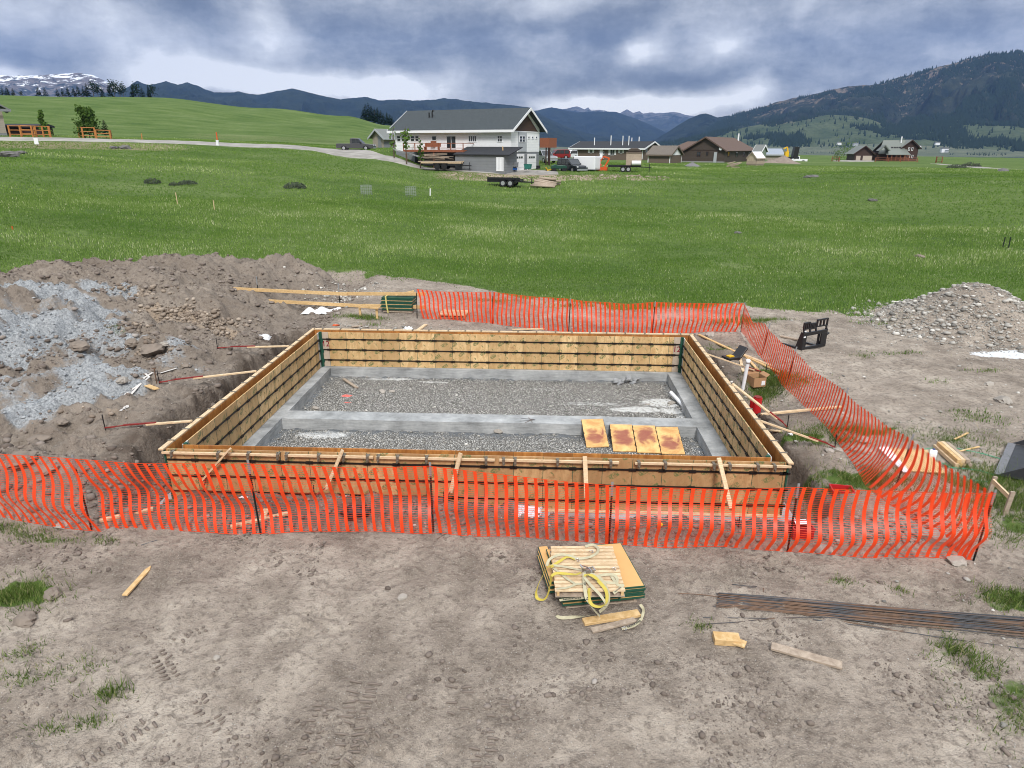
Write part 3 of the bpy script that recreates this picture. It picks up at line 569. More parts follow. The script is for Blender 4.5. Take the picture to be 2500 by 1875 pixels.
den = ss(fbm(x*.75, y*.75, 401, 4)+.10*ss(-x, 2, 5)*ss(-y, 3, 5), .02, .42); k = (RNG.uniform(0, 1, n) < den*.55+.02) & ~((np.abs(x) < 6.8) & (y > -1)); x, y = x[k], y[k]
r = .006+RNG.pareto(2.4, len(x))*.0085; r = np.minimum(r, .05); scatter('dirt_clods', x, y, H(x, y)+r*.25, r, np.clip(RNG.normal(.42, .2, len(x)), 0, 1), M['clod'], 'crumbled brown dirt clods strewn over the foreground', 'dirt clods')
# cleat prints: rows of pressed bars
cx_, cy_, cr_ = [], [], []
mbc = MB()
for px, py, ang, nb, wd in [(300, 1800, .9, 12, .30), (335, 1560, 1.0, 8, .2), (400, 1620, 2.4, 8, .26), (510, 1740, 2.4, 9, .26), (865, 1760, 1.62, 17, .44), (770, 1790, 1.62, 14, .34), (1120, 1700, 1.55, 6, .4), (880, 1720, 1.62, 5, .2), (1180, 1830, 1.6, 8, .38), (925, 1790, .75, 7, .26), (40, 1740, .95, 9, .26), (160, 1720, .9, 4, .2), (470, 1545, .9, 6, .2), (1220, 1720, 1.6, 4, .3)]:
    q = hit(px, py); dv = Vector((math.cos(ang), math.sin(ang), 0)); sv = Vector((-dv.y, dv.x, 0))
    for i in range(nb):
        c0 = Vector(q)+dv*(i-nb/2)*.085
        for sgn in (-1, 1):
            if random.random() < .28: continue
            j = random.uniform(-.02, .02); a_ = c0+sv*(sgn*.03+j)+dv*random.uniform(-.01, .01); b_ = c0+sv*(sgn*wd/2*random.uniform(.55, 1)+j)
            a_.z = Hs(a_.x, a_.y)+.004; b_.z = Hs(b_.x, b_.y)+.004; mid = (a_+b_)/2+Vector((random.uniform(-.006, .006), random.uniform(-.006, .006), .008))
            mbc.tube([a_, mid, b_], .019, 5, r2=.014)
o = mbc.build('tread_prints', M['clod'], smooth=True); tag(o, 'rows of dried cleat ridges pressed into the dirt', 'tread prints', kind='stuff')
at_ = o.data.attributes.new('tone', 'FLOAT', 'POINT'); at_.data.foreach_set('value', np.full(len(o.data.vertices), .50, np.float32))
n = 26000; x = RNG.uniform(6.6, 24, n); y = RNG.uniform(-7, 18, n); k = (RNG.uniform(0, 1, n) < .55*ss(fbm(x*.5, y*.5, 411, 3), -.1, .4)+.12) & (grass_m(x, y) < .5); x, y = x[k], y[k]
r = np.minimum(.008+RNG.pareto(2.4, len(x))*.010, .06); scatter('pebbles', x, y, H(x, y)+r*.3, r, np.clip(RNG.normal(.5, .25, len(x)), 0, 1), M['pebble'], 'small pale pebbles scattered on the bare dirt beside the fence', 'pebbles')
n = 70000; x = RNG.uniform(-24, -6.6, n); y = RNG.uniform(-1.5, 21, n); k = (RNG.uniform(0, 1, n) < .75*ss(fbm(x*.6, y*.6, 421, 3), -.05, .4)+.1) & (grass_m(x, y) < .4); x, y = x[k], y[k]
r = np.minimum(.014+RNG.pareto(2.2, len(x))*.018, .12); scatter('spoil_clods', x, y, H(x, y)+r*.25, r, np.clip(RNG.normal(.45, .2, len(x)), 0, .95), M['clod'], 'brown soil clods over the excavated spoil heap', 'soil clods')
n = 60000; x = RNG.uniform(-24, -7, n); y = RNG.uniform(-1, 16, n); k = RNG.uniform(.25, .8, n) < grey_at(x, y); x, y = x[k], y[k]; r = np.minimum(.010+RNG.pareto(2.6, len(x))*.010, .06); scatter('crushed_rock', x, y, H(x, y)+r*.3, r, RNG.uniform(0, 1, len(x)), M['crush'], 'blue grey crushed rock spilled over the spoil heap', 'crushed rock')
tx, ty, tr_ = [], [], []
for px, py, rx, ry, nn in [(430, 765, 1.3, .5, 500), (490, 790, 1.2, .55, 800), (545, 822, .8, .3, 260), (340, 725, 1.2, .3, 260), (330, 800, .7, .4, 120), (360, 845, .7, .3, 120), (210, 1000, 1.2, .3, 30)]:
    q = hit(px, py); tx += list(q[0]+RNG.normal(0, .55, nn)*rx); ty += list(q[1]+RNG.normal(0, .55, nn)*ry); tr_ += list(.016+np.minimum(RNG.pareto(1.8, nn)*.025, .085))
tx, ty, tr_ = map(np.array, (tx, ty, tr_)); scatter('tan_rubble', tx, ty, H(tx, ty)+tr_*.25, tr_, np.clip(RNG.normal(.45, .3, len(tx)), 0, 1), M['tanrock'], 'broken tan soil slabs tumbled down the spoil heap', 'rubble', .7)
# gravel heap on the right: cobbles over its whole face
n = 24000; a = RNG.uniform(0, 6.28, n); q = np.sqrt(RNG.uniform(0, 1, n))*1.3; x = 18.5+np.cos(a)*q*3.5; y = 14.5+np.sin(a)*q*3.1
k = RNG.uniform(0, 1, n) < np.clip(1.7-q*1.15, .06, 1)*(.45+.55*ss(fbm(x*.9, y*.9, 431, 3), -.15, .2)); x, y = x[k], y[k]
r = np.minimum(.012+RNG.pareto(2.1, len(x))*.014, .12); scatter('gravel_heap_stones', x, y, H(x, y)+r*.3, r, np.clip(RNG.normal(.5, .26, len(x)), 0, 1), M['pebble'], 'pale rounded cobbles covering the conical gravel heap', 'gravel', .6)
n = 700; x = RNG.normal(-7.5, .9, n); y = RNG.normal(17.2, 1.0, n); r = np.minimum(.012+RNG.pareto(2.2, n)*.02, .09); scatter('heap_edge_stones', x, y, H(x, y)+r*.3, r, np.clip(RNG.normal(.7, .25, n), 0, 1), M['pebble'], 'pale stones at the right foot of the spoil heap', 'stones')
n = 2600; x = RNG.uniform(-6.4, 6.4, n); y = RNG.normal(11.0, .8, n); k = y > 10.2; x, y = x[k], y[k]; r = np.minimum(.012+RNG.pareto(2.4, len(x))*.014, .08); scatter('bank_stones', x, y, H(x, y)+r*.3, r, np.clip(RNG.normal(.6, .25, len(x)), 0, 1), M['pebble'], 'stones on the dirt bank between the forms and rear fence', 'stones')
n = 2600; x = RNG.uniform(-8, 9, n); y = RNG.uniform(-1.7, -.5, n); r = np.minimum(.012+RNG.pareto(2.4, len(x))*.014, .07); scatter('verge_clods', x, y, H(x, y)+r*.3, r, np.clip(RNG.normal(.5, .22, len(x)), 0, 1), M['clod'], 'soil clods between the front fence and the forms', 'soil clods')
M['lump'] = plain('dirt_lump', (.20, .165, .135), .95, var=.4, scale=6, bump=.02)
def stone(px, py, r, label, sq=(1.2, 1, .6), grp=None, nm='stone', mt='stone'):
    if 'dirt' in label.split(' at ')[0].split(' of ')[0][:12] or 'boulder' in label: mt = 'boulder' if py < 600 else 'lump'
    q = hit(px, py); o = MB().rock((0, 0, 0), r, random.randint(0, 9999), sq, 2).build(nm, M[mt], smooth=False); o.location = (q[0], q[1], q[2]+r*sq[2]*.25); return tag(o, label, 'stone', grp)
for px, py, r, lb in [(2010+100, 1075, .16, 'round stone lying in grass under the leaning orange fence'), (2100, 1100, .2, 'tan angular stone in the grass right of the braces'), (2048, 1100, .10, 'white oval stone beside the tan angular stone'), (2025, 1103, .10, 'small brownish stone left of the white oval stone'),
                      (2092, 767, .14, 'pale round stone at the meadow edge behind the fence'), (2413, 940, .13, 'round pale stone alone on the bare dirt'), (2450, 978, .22, 'flat pale stone on dirt below the gravel heap'), (1896, 920, .08, 'small round stone in the grass beside the cardboard box'),
                      (155, 1282, .13, 'flat pale stone under the front fence at left'), (2335, 1370, .15, 'white flat stone at the foot of the corner fence post'), (2290, 1320, .24, 'long pale stone behind the front fence near its right corner'), (2250, 1308, .16, 'rounded stone left of the long pale stone behind fence'),
                      (2010, 1344, .15, 'pale stone behind the front fence right of the toolbox'), (130, 1450, .14, 'brown dirt lump at the edge of the dense grass'), (60, 1515, .16, 'flat dirt slab below the dense grass clump'), (983, 1462, .07, 'small grey stone in the middle of the foreground dirt'),
                      (1735, 818, .18, 'white flat stone near the rear right corner of the forms'), (1700, 817, .10, 'small white stone beside the flat one behind the forms'), (530, 1610, .045, 'tiny white stone among the foreground clods'), (2383, 1128, .12, 'blue grey stone right of the lumber stack'),
                      (95, 1065, .2, 'brown boulder on the left dirt shelf'), (155, 1035, .14, 'dark lump beside the boulder on the left shelf'), (300, 935, .15, 'pale stone on the grey rock at the left bank'), (325, 840, .22, 'large brown boulder half way down the spoil heap'), (370, 862, .32, 'broad flat boulder at the foot of the spoil heap'),
                      (200, 855, .28, 'dark brown boulder in the grey crushed rock'), (455, 890, .13, 'small boulder at the edge of the grey spill'), (115, 1140, .2, 'tan boulder near the front fence at left'), (50, 1135, .26, 'dark boulder near the left picture edge by the fence'), (400, 838, .14, 'white faced stone on the spoil heap foot')]:
    stone(px, py, r, lb)
for px, py, r, lb in [(1800, 570, .3, 'dark grey boulder in the middle of the green meadow'), (2245, 628, .28, 'low boulder in the grass near the right side'), (2130, 490, .4, 'brownish boulder in the far right meadow'), (1985, 432, .6, 'pair of boulders in the meadow, paler one'), (1970, 434, .5, 'reddish boulder beside the paler one in the meadow'), (20, 382, 1.0, 'wide grey boulder in the grass at far left'), (50, 376, .6, 'small grey boulder right of the wide one at far left'), (278, 362, .6, 'grey boulder below the road, left one'), (305, 363, .8, 'grey boulder below the road, wider right one'), (2448, 419, .9, 'pinkish boulder in the far right field')]:
    stone(px, py, r*.8, lb, (1.4, 1, .55), mt='boulder')
def shrub(px, py, r, h, label, nm='sagebrush', m_='sage', n=260, cat='shrub', grp=None, d=None):
    q = hit(px, py) if d is None else atD(px, py, d); z0 = Hs(q[0], q[1]); root = thing(nm, label, cat, (q[0], q[1], z0), 0, grp); mb = MB()
    for i in range(n):
        a = random.uniform(0, 6.28); e = random.uniform(.02, 1); rr = r*math.sqrt(random.random()); c = Vector((math.cos(a)*rr, math.sin(a)*rr, h*e*math.sqrt(max(0, 1-(rr/r)**2))+.02))
        s_ = r*random.uniform(.06, .13); u = Vector((random.uniform(-1, 1), random.uniform(-1, 1), random.uniform(-1, 1))).normalized(); v = u.orthogonal().normalized()
        mb.add([c+u*s_, c+v*s_, c-u*s_*.8, c-v*s_*.8], [(0, 1, 2, 3)])
    mb.build('foliage', M[m_], root); st = MB()
    for i in range(5): a = i*1.3; st.beam((0, 0, -.1), (math.cos(a)*r*.5, math.sin(a)*r*.5, h*.6), .03*r, .03*r)
    st.build('stem', M['bark'], root); return root
def m_leaf(a, b2, v=.5):
    def f(t):
        p = t.objc(); c = t.mix(t.noise(p, 1.3, 4, .7), a, b2); g = t.new('ShaderNodeNewGeometry'); c = t.mix(t.math('MULTIPLY', t.rnd(), .3), c, a)
        d = t.new('ShaderNodeBsdfDiffuse'); t.put(d.inputs[0], c); tr = t.new('ShaderNodeBsdfTranslucent'); t.put(tr.inputs[0], c); mx = t.new('ShaderNodeMixShader'); mx.inputs[0].default_value = .3
        t.l.new(d.outputs[0], mx.inputs[1]); t.l.new(tr.outputs[0], mx.inputs[2]); return mx.outputs[0]
    return f
M['sage'] = mat('sage_leaf', m_leaf((.05, .065, .04), (.13, .155, .11))); M['leaf'] = mat('broad_leaf', m_leaf((.025, .06, .012), (.10, .16, .035))); M['pine'] = mat('conifer_needles', m_leaf((.008, .020, .012), (.030, .055, .026)))
M['lightleaf'] = mat('young_leaf', m_leaf((.06, .12, .02), (.14, .22, .05))); M['bark'] = plain('bark', (.10, .07, .05), .9)
for px, py, r, h, lb in [(720, 459, 1.0, .5, 'grey green sagebrush bush in the middle of the meadow'), (372, 448, .7, .45, 'dark low bush in the left meadow, leftmost of three'), (425, 453, .45, .3, 'tiny dark bush between two others in the meadow'), (458, 450, .8, .35, 'dark straggly bush, rightmost of three in the meadow'), (2335, 410, 1.6, .7, 'round dark shrub in the far right field'), (2370, 407, 1.8, .9, 'taller dark shrub at far right of the field')]:
    shrub(px, py, r, h, lb)
# ------------------------------------------------------------------ gravel floor inside the forms
u = np.arange(-6.2, 6.21, .05); v = np.arange(.0, 9.7, .05); X, Y = np.meshgrid(u, v); X = X.ravel(); Y = Y.ravel(); ZF = -1.545
Zz = ZF+fbm(X*.8, Y*.8, 501, 3)*.04+fbm(X*6, Y*6, 503, 3)*.02+.05*(1-ss(Y-.2, 0, 1.2))*0
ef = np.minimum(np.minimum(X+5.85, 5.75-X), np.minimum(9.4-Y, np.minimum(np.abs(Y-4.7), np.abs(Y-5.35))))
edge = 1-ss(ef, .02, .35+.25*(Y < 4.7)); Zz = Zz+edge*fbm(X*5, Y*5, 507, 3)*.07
limey = np.zeros_like(X)
for px, py, rx, ry, a in [(790, 1060, .9, .35, 1), (1620, 985, .9, .45, 1), (1560, 1000, 1.2, .3, .9), (1450, 985, 1.4, .25, .6), (1680, 1020, .4, .2, 1), (950, 925, 1.2, .15, .9), (1330, 950, 1.5, .2, .5), (1650, 1005, .5, .3, 1), (1060, 932, .8, .1, .8)]:
    q = at(px, py, ZF); limey = np.maximum(limey, a*np.clip(1.25-((X-q[0])/rx)**2-((Y-q[1])/ry)**2, 0, 1))
q = at(846, 967, ZF); q2 = at(848, 982, ZF); pink = np.maximum(np.clip(1.1-((X-q[0])/.26)**2-((Y-q[1])/.13)**2, 0, 1), .7*np.clip(1.1-((X-q2[0])/.25)**2-((Y-q2[1])/.08)**2, 0, 1))
nx, ny = len(u), len(v); ii, jj = np.meshgrid(np.arange(nx-1), np.arange(ny-1)); k = (jj*nx+ii).ravel()
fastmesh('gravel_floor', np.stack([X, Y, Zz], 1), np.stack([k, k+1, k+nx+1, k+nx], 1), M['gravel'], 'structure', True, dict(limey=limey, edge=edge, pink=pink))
n = 26000; x = RNG.uniform(-5.9, 5.8, n); y = RNG.uniform(.3, 9.4, n); k = ~((y > 4.68) & (y < 5.4)); x, y = x[k], y[k]; r = np.minimum(.008+RNG.pareto(3, len(x))*.008, .05)
scatter('floor_pebbles', x, y, ZF+fbm(x*.8, y*.8, 501, 3)*.04+fbm(x*6, y*6, 503, 3)*.02+r*.3, r, np.clip(RNG.normal(.5, .25, len(x)), 0, 1), M['pebble'], 'grey gravel covering the floor inside the forms', 'gravel')
# ------------------------------------------------------------------ footing
ZT = -1.235
def bev(o, wd=.008, seg=1):
    b_ = o.modifiers.new('bevel', 'BEVEL'); b_.width = wd; b_.segments = seg; b_.limit_method = 'ANGLE'; return o
def foot(name, x0, x1, y0, y1, label, seed):
    # one poured strip, subdivided with slightly uneven faces
    mb = MB(); nx_ = max(2, int((x1-x0)/.25)); ny_ = max(2, int((y1-y0)/.25)); z0 = -1.72
    P = {}
    def vert(i, j, top):
        kx = x0+(x1-x0)*i/nx_; ky = y0+(y1-y0)*j/ny_; wob = .012
        e = float(fbm(kx*1.2+seed, ky*1.2, 61, 2))*wob
        dx_ = e if i in (0, nx_) else 0; dy_ = e if j in (0, ny_) else 0
        return (kx+dx_, ky+dy_, (ZT+float(fbm(kx*2, ky*2, seed, 2))*.012) if top else z0)
    vs = [vert(i, j, True) for j in range(ny_+1) for i in range(nx_+1)]; W_ = nx_+1; fs = [(j*W_+i, j*W_+i+1, (j+1)*W_+i+1, (j+1)*W_+i) for j in range(ny_) for i in range(nx_)]
    ring = [i for i in range(W_)]+[j*W_+nx_ for j in range(1, ny_+1)]+[ny_*W_+i for i in range(nx_-1, -1, -1)]+[j*W_ for j in range(ny_-1, 0, -1)]
    b0 = len(vs); vs += [(vs[i][0], vs[i][1], z0) for i in ring]; L = len(ring)
    fs += [(ring[i], b0+i, b0+(i+1) % L, ring[(i+1) % L]) for i in range(L)]
    o = mb.add(vs, fs).build(name, M['concrete']); return o
ft = thing('concrete_footing', 'grey poured concrete footing ring with a cross strip inside the forms', 'footing', (0, 0, 0))
for args in [('rear_strip', -6.72, 6.72, 9.38, 10.02), ('left_strip', -6.72, -5.84, -.2, 9.38), ('right_strip', 5.72, 6.72, -.2, 9.38), ('front_strip', -5.84, 5.72, -.32, .12), ('cross_strip', -5.84, 5.72, 4.72, 5.33)]:
    o = foot(*args, None, hash(args[1]) % 50 if False else int(abs(args[1]*7)) % 50); o.parent = ft
# ------------------------------------------------------------------ form walls
TH = .028
def text_mesh(txt, size, m_, name, extr=.001, font_scale=1.0):
    c = bpy.data.curves.new(name, 'FONT'); c.body = txt; c.size = size; c.extrude = extr; c.align_x = 'CENTER'; c.align_y = 'CENTER'; c.offset = size*.012
    o = bpy.data.objects.new(name, c); COL.objects.link(o); dg = bpy.context.evaluated_depsgraph_get(); me = bpy.data.meshes.new_from_object(o.evaluated_get(dg))
    bpy.data.objects.remove(o); me.materials.clear(); me.materials.append(m_); o = bpy.data.objects.new(name, me); COL.objects.link(o); return o
M['inkred'] = plain('red_stencil', (.22, .02, .03), .6); M['inkblack'] = plain('black_ink', (.03, .03, .035), .6)
# wall runs along local +x from 0..L, panel face thickness along local y (0..TH), bars on the +y side, z from -1.22 to 0
def panel_mesh(wd, m_, name='panel'):
    me = MB().box(.003, wd-.003, 0, TH, -1.215, -.004); return me
def form_wall(name, label, loc, rz, L, m_, barside, start=0.0, fill=0, group=None, joints_off=0, post=(), zdrop=0, fillm='filler'):
    root = thing(name, label, 'form wall', (loc[0], loc[1], -zdrop), rz, group); x = 0.0; js = []; first = None
    if fill: MB().box(.003, fill-.003, 0, TH, -1.215, -.004).build('filler_panel', M[fillm], root); x = fill; js.append(fill)
    end = L-fill; st = start if start else .6096; proto = None
    while x < end-.02:
        wd = min(st, end-x)
        if abs(wd-.6096) < 1e-6:
            if proto is None: proto = panel_mesh(wd, m_).build('panel', m_, root); proto.location = (x, 0, 0)
            else: c = proto.copy(); COL.objects.link(c); c.parent = root; c.location = (x, 0, 0)
        else: o = panel_mesh(wd, m_).build('panel', m_, root); o.location = (x, 0, 0)
        x += wd; js.append(x); st = .6096
    if fill: o = MB().box(.003, fill-.003, 0, TH, -1.215, -.004).build('filler_panel', M[fillm], root); o.location = (end, 0, 0)
    y0, y1 = (TH, TH+.028) if barside > 0 else (-.028, 0)
    for zf in (-.24, -.61, -.98):
        mb = MB().box(.02, L-.02, y0, y1, zf-.016, zf+.016)
        for j in js: s = .012*barside; mb.box(j-.075, j+.075, min(y0, y0+s)+(.0 if barside < 0 else .002), max(y1, y1+s), zf-.026, zf+.026); mb.box(j-.05, j-.03, y0-.02, y1+.022, zf-.012, zf+.012); mb.box(j+.03, j+.05, y0-.02, y1+.022, zf-.012, zf+.012)
        mb.build('steel_bar', M['steel'], root)
    # green edge rail seen between panels
    mb = MB()
    for j in js[:-1]+([0.0] if not fill else []): mb.box(j-.005, j+.005, .002, TH+.003 if barside > 0 else TH-.002, -1.21, -.006) if barside > 0 else mb.box(j-.005, j+.005, -.003, TH-.002, -1.21, -.006)
    if mb.v: mb.build('edge_rail', M['green'], root)
    return root
Wx, D0, D1 = 6.40, 0.0, 9.75
grpO = 'outer form walls'; grpI = 'inner form walls'
fw = form_wall('outer_form_wall', 'front outer plywood form wall behind the orange fence, boards clamped along its top', (-Wx-TH, 0, 0), 0, 2*(Wx+TH), M['ply'], -1, group=grpO); 
for ch in fw.children: pass
fw.location = (-Wx-TH, -TH, 0)
bw = form_wall('outer_form_wall', 'rear outer plywood form wall farthest from the camera', (-Wx-TH, D1, 0), 0, 2*(Wx+TH), M['ply_oiled'], 1, group=grpO)
lw = form_wall('outer_form_wall', 'left outer plywood form wall beside the dug bank', (-Wx, D0+.003, 0), math.pi/2, D1-.006, M['ply_oiled'], 1, group=grpO)
rw = form_wall('outer_form_wall', 'right outer plywood form wall beside the slanting fence', (Wx+TH, D0+.003, 0), math.pi/2, D1-.006, M['ply_oiled'], -1, group=grpO)
ins = .2+TH
fi = form_wall('inner_form_wall', 'front inner plywood form wall seen from above behind the clamped boards', (-Wx+ins, D0+.2, 0), 0, 2*(Wx-ins), M['ply_oiled'], 1, start=.35, group=grpI, zdrop=.012)
bi = form_wall('inner_form_wall', 'rear inner plywood form wall facing the camera, with 12 stencilled at both ends', (-Wx+ins, D1-.2-TH, 0), 0, 2*(Wx-ins), M['ply_in'], -1, fill=.30, group=grpI, zdrop=.012)
li = form_wall('inner_form_wall', 'left inner plywood form wall with three dark bars running into depth', (-Wx+ins, D0+.2+TH+.003, 0), math.pi/2, D1-.4-2*TH-.006, M['ply_in'], -1, fill=.22, group=grpI, zdrop=.012, fillm='filler_w')
ri = form_wall('inner_form_wall', 'right inner plywood form wall with three dark bars running into depth', (Wx-.2, D0+.2+TH+.003, 0), math.pi/2, D1-.4-2*TH-.006, M['ply_in'], 1, fill=.22, group=grpI, zdrop=.012, fillm='filler_w')
# green corner posts
for (wl, lx, by_) in ((bi, .0, -1), (bi, 2*(Wx-ins), -1), (fi, 0, 1), (fi, 2*(Wx-ins), 1)):
    s = 1 if lx == 0 else -1; mb = MB(); xa, xb = sorted((lx+s*.003, lx+s*.085)); ya, yb = (-.062, -.002) if by_ < 0 else (TH+.002, TH+.062); mb.box(xa, xb, ya, yb, -1.215, .02)
    xa, xb = sorted((lx+s*.003, lx+s*.04)); ya, yb = (-.10, -.062) if by_ < 0 else (TH+.062, TH+.10); mb.box(xa, xb, ya, yb, -1.215, .018)
    for zf in (-.28, -.65, -1.0): xa, xb = sorted((lx+s*.085, lx+s*.11)); mb.box(xa, xb, -.045 if by_ < 0 else TH+.002, -.01 if by_ < 0 else TH+.04, zf-.05, zf+.05)
    mb.build('corner_post', M['green'], wl)
for lx, sgn in ((.19, 1), (2*(Wx-ins)-.185, 1)):
    o = text_mesh('12', .27, M['inkred'], 'number'); o.parent = bi; o.location = (lx, -.0035, -.42); o.rotation_euler = (math.pi/2, 0, 0)
o = text_mesh('12', .22, M['inkblack'], 'number'); o.parent = li; Ls = D1-.4-2*TH-.006; o.location = (Ls-.11, -.0035, -.43); o.rotation_euler = (math.pi/2, 0, 0)
o = text_mesh('12', .2, M['inkblack'], 'number'); o.parent = ri; o.location = (Ls-.11, TH+.0035, -.43); o.rotation_euler = (math.pi/2, 0, math.pi)
MB().box(-.03, .0, -.03, .035, -1.2, .0).build('corner_angle', M['green'], fw); MB().box(2*(Wx+TH)-.0, 2*(Wx+TH)+.03, -.03, .035, -1.2, 0).build('corner_angle', M['green'], fw)
# clamped boards
def local(root, p): 
    r = -root.rotation_euler[2]; dx_, dy_ = p[0]-root.location[0], p[1]-root.location[1]; return (dx_*math.cos(r)-dy_*math.sin(r), dx_*math.sin(r)+dy_*math.cos(r))
for a_, b_ in ((396, 684), (695, 912), (917, 1208), (1219, 1512), (1552, 1934)):
    xa = atY(a_, 1105, -.10)[0]-fw.location[0]; xb = atY(b_, 1120, -.10)[0]-fw.location[0]
    bev(MB().box(xa, xb, -.105, -.066, -.080, -.028+random.uniform(-.004, .004)).build('clamped_board', M['lumber'], fw), .003)
def bracket(root, x, y, z, sy=-1):
    mb = MB().box(x-.028, x+.028, y-.075*1, y+.075, z+.004, z+.012); mb.box(x-.028, x+.028, y+sy*.075-.004, y+sy*.075+.004, z-.10, z+.012); mb.box(x-.012, x+.012, y+sy*.095-.02, y+sy*.095+.02, z-.11, z-.06); mb.box(x-.04, x-.02, y-.02, y+.02, z+.010, z+.03)
    mb.build('bracket', M['steel_l'], root)
for px in (423, 535, 608, 680, 701, 779, 840, 898, 924, 971, 1042, 1187, 1230, 1258, 1362, 1492, 1561, 1626, 1745, 1784, 1853, 1894):
    bracket(fw, atY(px, 1110, -.1)[0]-fw.location[0], -.07, -.026)
def topboards(root, L, y0, y1, seg, off=0, tilt=0):
    x = off; i = 0
    while x < L+.12:
        e = min(x+seg*random.uniform(.85, 1.1), L+.14); z0 = .004
        bev(MB().box(x, e-.012, y0, y1, z0, z0+.036).build('top_board', M['lumber'], root), .003); 
        x = e
    n_ = int(L/.61)
    for i in range(n_):
        xx = .35+i*.61+random.uniform(-.05, .05); yc = (y0+y1)/2; mb = MB().box(xx-.022, xx+.022, y0-.03, y1+.03, .042, .049); s = -1 if yc < 0 else 1; mb.box(xx-.03, xx+.03, (y0 if s < 0 else y1)-.03, (y0 if s < 0 else y1)+.03, -.03, .05)
        mb.build('bracket', M['steel_l'], root)
topboards(lw, D1-.006, TH-.02, TH+.085, 2.3, -.14); topboards(rw, D1-.006, -.085, .02, 2.3, -.14); topboards(bw, 2*(Wx+TH), .004, .10, 2.6, -.02)
bev(MB().box(.0, 2*(Wx+TH), -.085, -.002, -1.245+.02, -1.19).build('toe_board', M['lumber'], fw), .003)
# ------------------------------------------------------------------ safety fence
def netting(name, parent, P0, P1, t0, t1, offs, shear, n_band, seed, sag=.04, hang=.03):
    """band ribbons + strands between ground points P0, P1. t0/t1: top height at both ends; offs(u, v)->sideways; shear(u, v)->along"""
    P0 = np.array(P0, float); P1 = np.array(P1, float); Lg = math.hypot(*(P1-P0)[:2]); dv = np.array([(P1-P0)[0]/Lg, (P1-P0)[1]/Lg]); nv = np.array([dv[1], -dv[0]])
    rn = np.random.default_rng(seed); ph = rn.uniform(0, 6, 6)
    def S(u, v):
        u = np.asarray(u, float); v = np.asarray(v, float)
        top = t0+(t1-t0)*u-sag*np.sin(np.pi*np.clip(u, 0, 1))*(1+.25*np.sin(u*9+ph[0])); bot = hang+.012*np.sin(u*13+ph[1])
        x_ = P0[0]+(P1[0]-P0[0])*u; y_ = P0[1]+(P1[1]-P0[1])*u; al = shear(u, v); of = offs(u, v)+.012*np.sin(u*17+v*5+ph[2])*(1-abs(2*v-1))
        x_ = x_+dv[0]*al+nv[0]*of; y_ = y_+dv[1]*al+nv[1]*of; gz_ = P0[2]+(P1[2]-P0[2])*np.clip(u, 0, 1)
        return np.stack([x_, y_, gz_+bot+(top-bot)*v], -1)
    NV = 36; V = []; Fc = []; base = 0; vv = np.linspace(0, 1, NV+1); bw_ = .031
    ub = (np.arange(n_band)+.5)/n_band
    for i, u0 in enumerate(ub):
        hw = bw_*(1+.10*(np.arange(NV+1) % 2))*(1+.06*np.sin(i)); 
        a_ = S(u0-hw/Lg, vv); b_ = S(u0+hw/Lg, vv); V += [a_, b_]; n_ = NV+1
        for k_ in range(NV): Fc.append((base+k_, base+n_+k_, base+n_+k_+1, base+k_+1))
        base += 2*n_
    uu = np.linspace(0, 1, n_band*3+1); tot = t0
    for k_ in range(NV+1):
        v0 = k_/NV; hh = .0032/tot if 0 < k_ < NV else .006/tot
        a_ = S(uu, np.full_like(uu, v0-hh)); b_ = S(uu, np.full_like(uu, v0+hh)); V += [a_, b_]; n_ = len(uu)
        for q in range(n_-1): Fc.append((base+q, base+q+1, base+n_+q+1, base+n_+q))
        base += 2*n_
    return fastmesh(name, np.concatenate(V)-np.array(parent.location)[None], np.array(Fc), M['net'], None, True, None, parent)
def tpost(parent, p, h, lean=(0, 0), tip=.28):
    b_ = Vector((p[0], p[1], p[2]-.2))-parent.location; t_ = Vector((p[0]+lean[0], p[1]+lean[1], p[2]+h))-parent.location; mid = b_.lerp(t_, 1-tip/(h+.2))
    po = MB(); po.beam(b_, t_, .035, .006); po.beam(b_, mid, .007, .034)
    n_ = int(h/.06)
    for i in range(n_): q = b_.lerp(mid, (i+.5)/n_); po.beam(q-Vector((0, .006, .008)), q-Vector((0, .006, -.008)), .014, .02)
    o = po.build('fence_post', M['postdark'], parent); MB().beam(mid, t_, .040, .012).build('post_tip', M['postgrey'], o); return o
M['postdark'] = plain('fence_post_paint', (.018, .024, .022), .5, .3, .3, 12); M['postgrey'] = plain('fence_post_tip', (.30, .31, .32), .5, .4, .2, 12)
def gpt(px, py): return hit(px, py)
def toph(p, py):
    "height above p of the sight line through row py at the same spot"
    d = math.hypot(p[0]-CAM[0], p[1]-CAM[1]); a = math.atan2(p[0]-CAM[0], p[1]-CAM[1]); lo, hi = -2000, 4500
    px = 1250
    for _ in range(4):
        r = ray(px, py); e = a-math.atan2(r[0], r[1]); px += e*FPX*1.0
    return zat(px, py, d)-p[2]
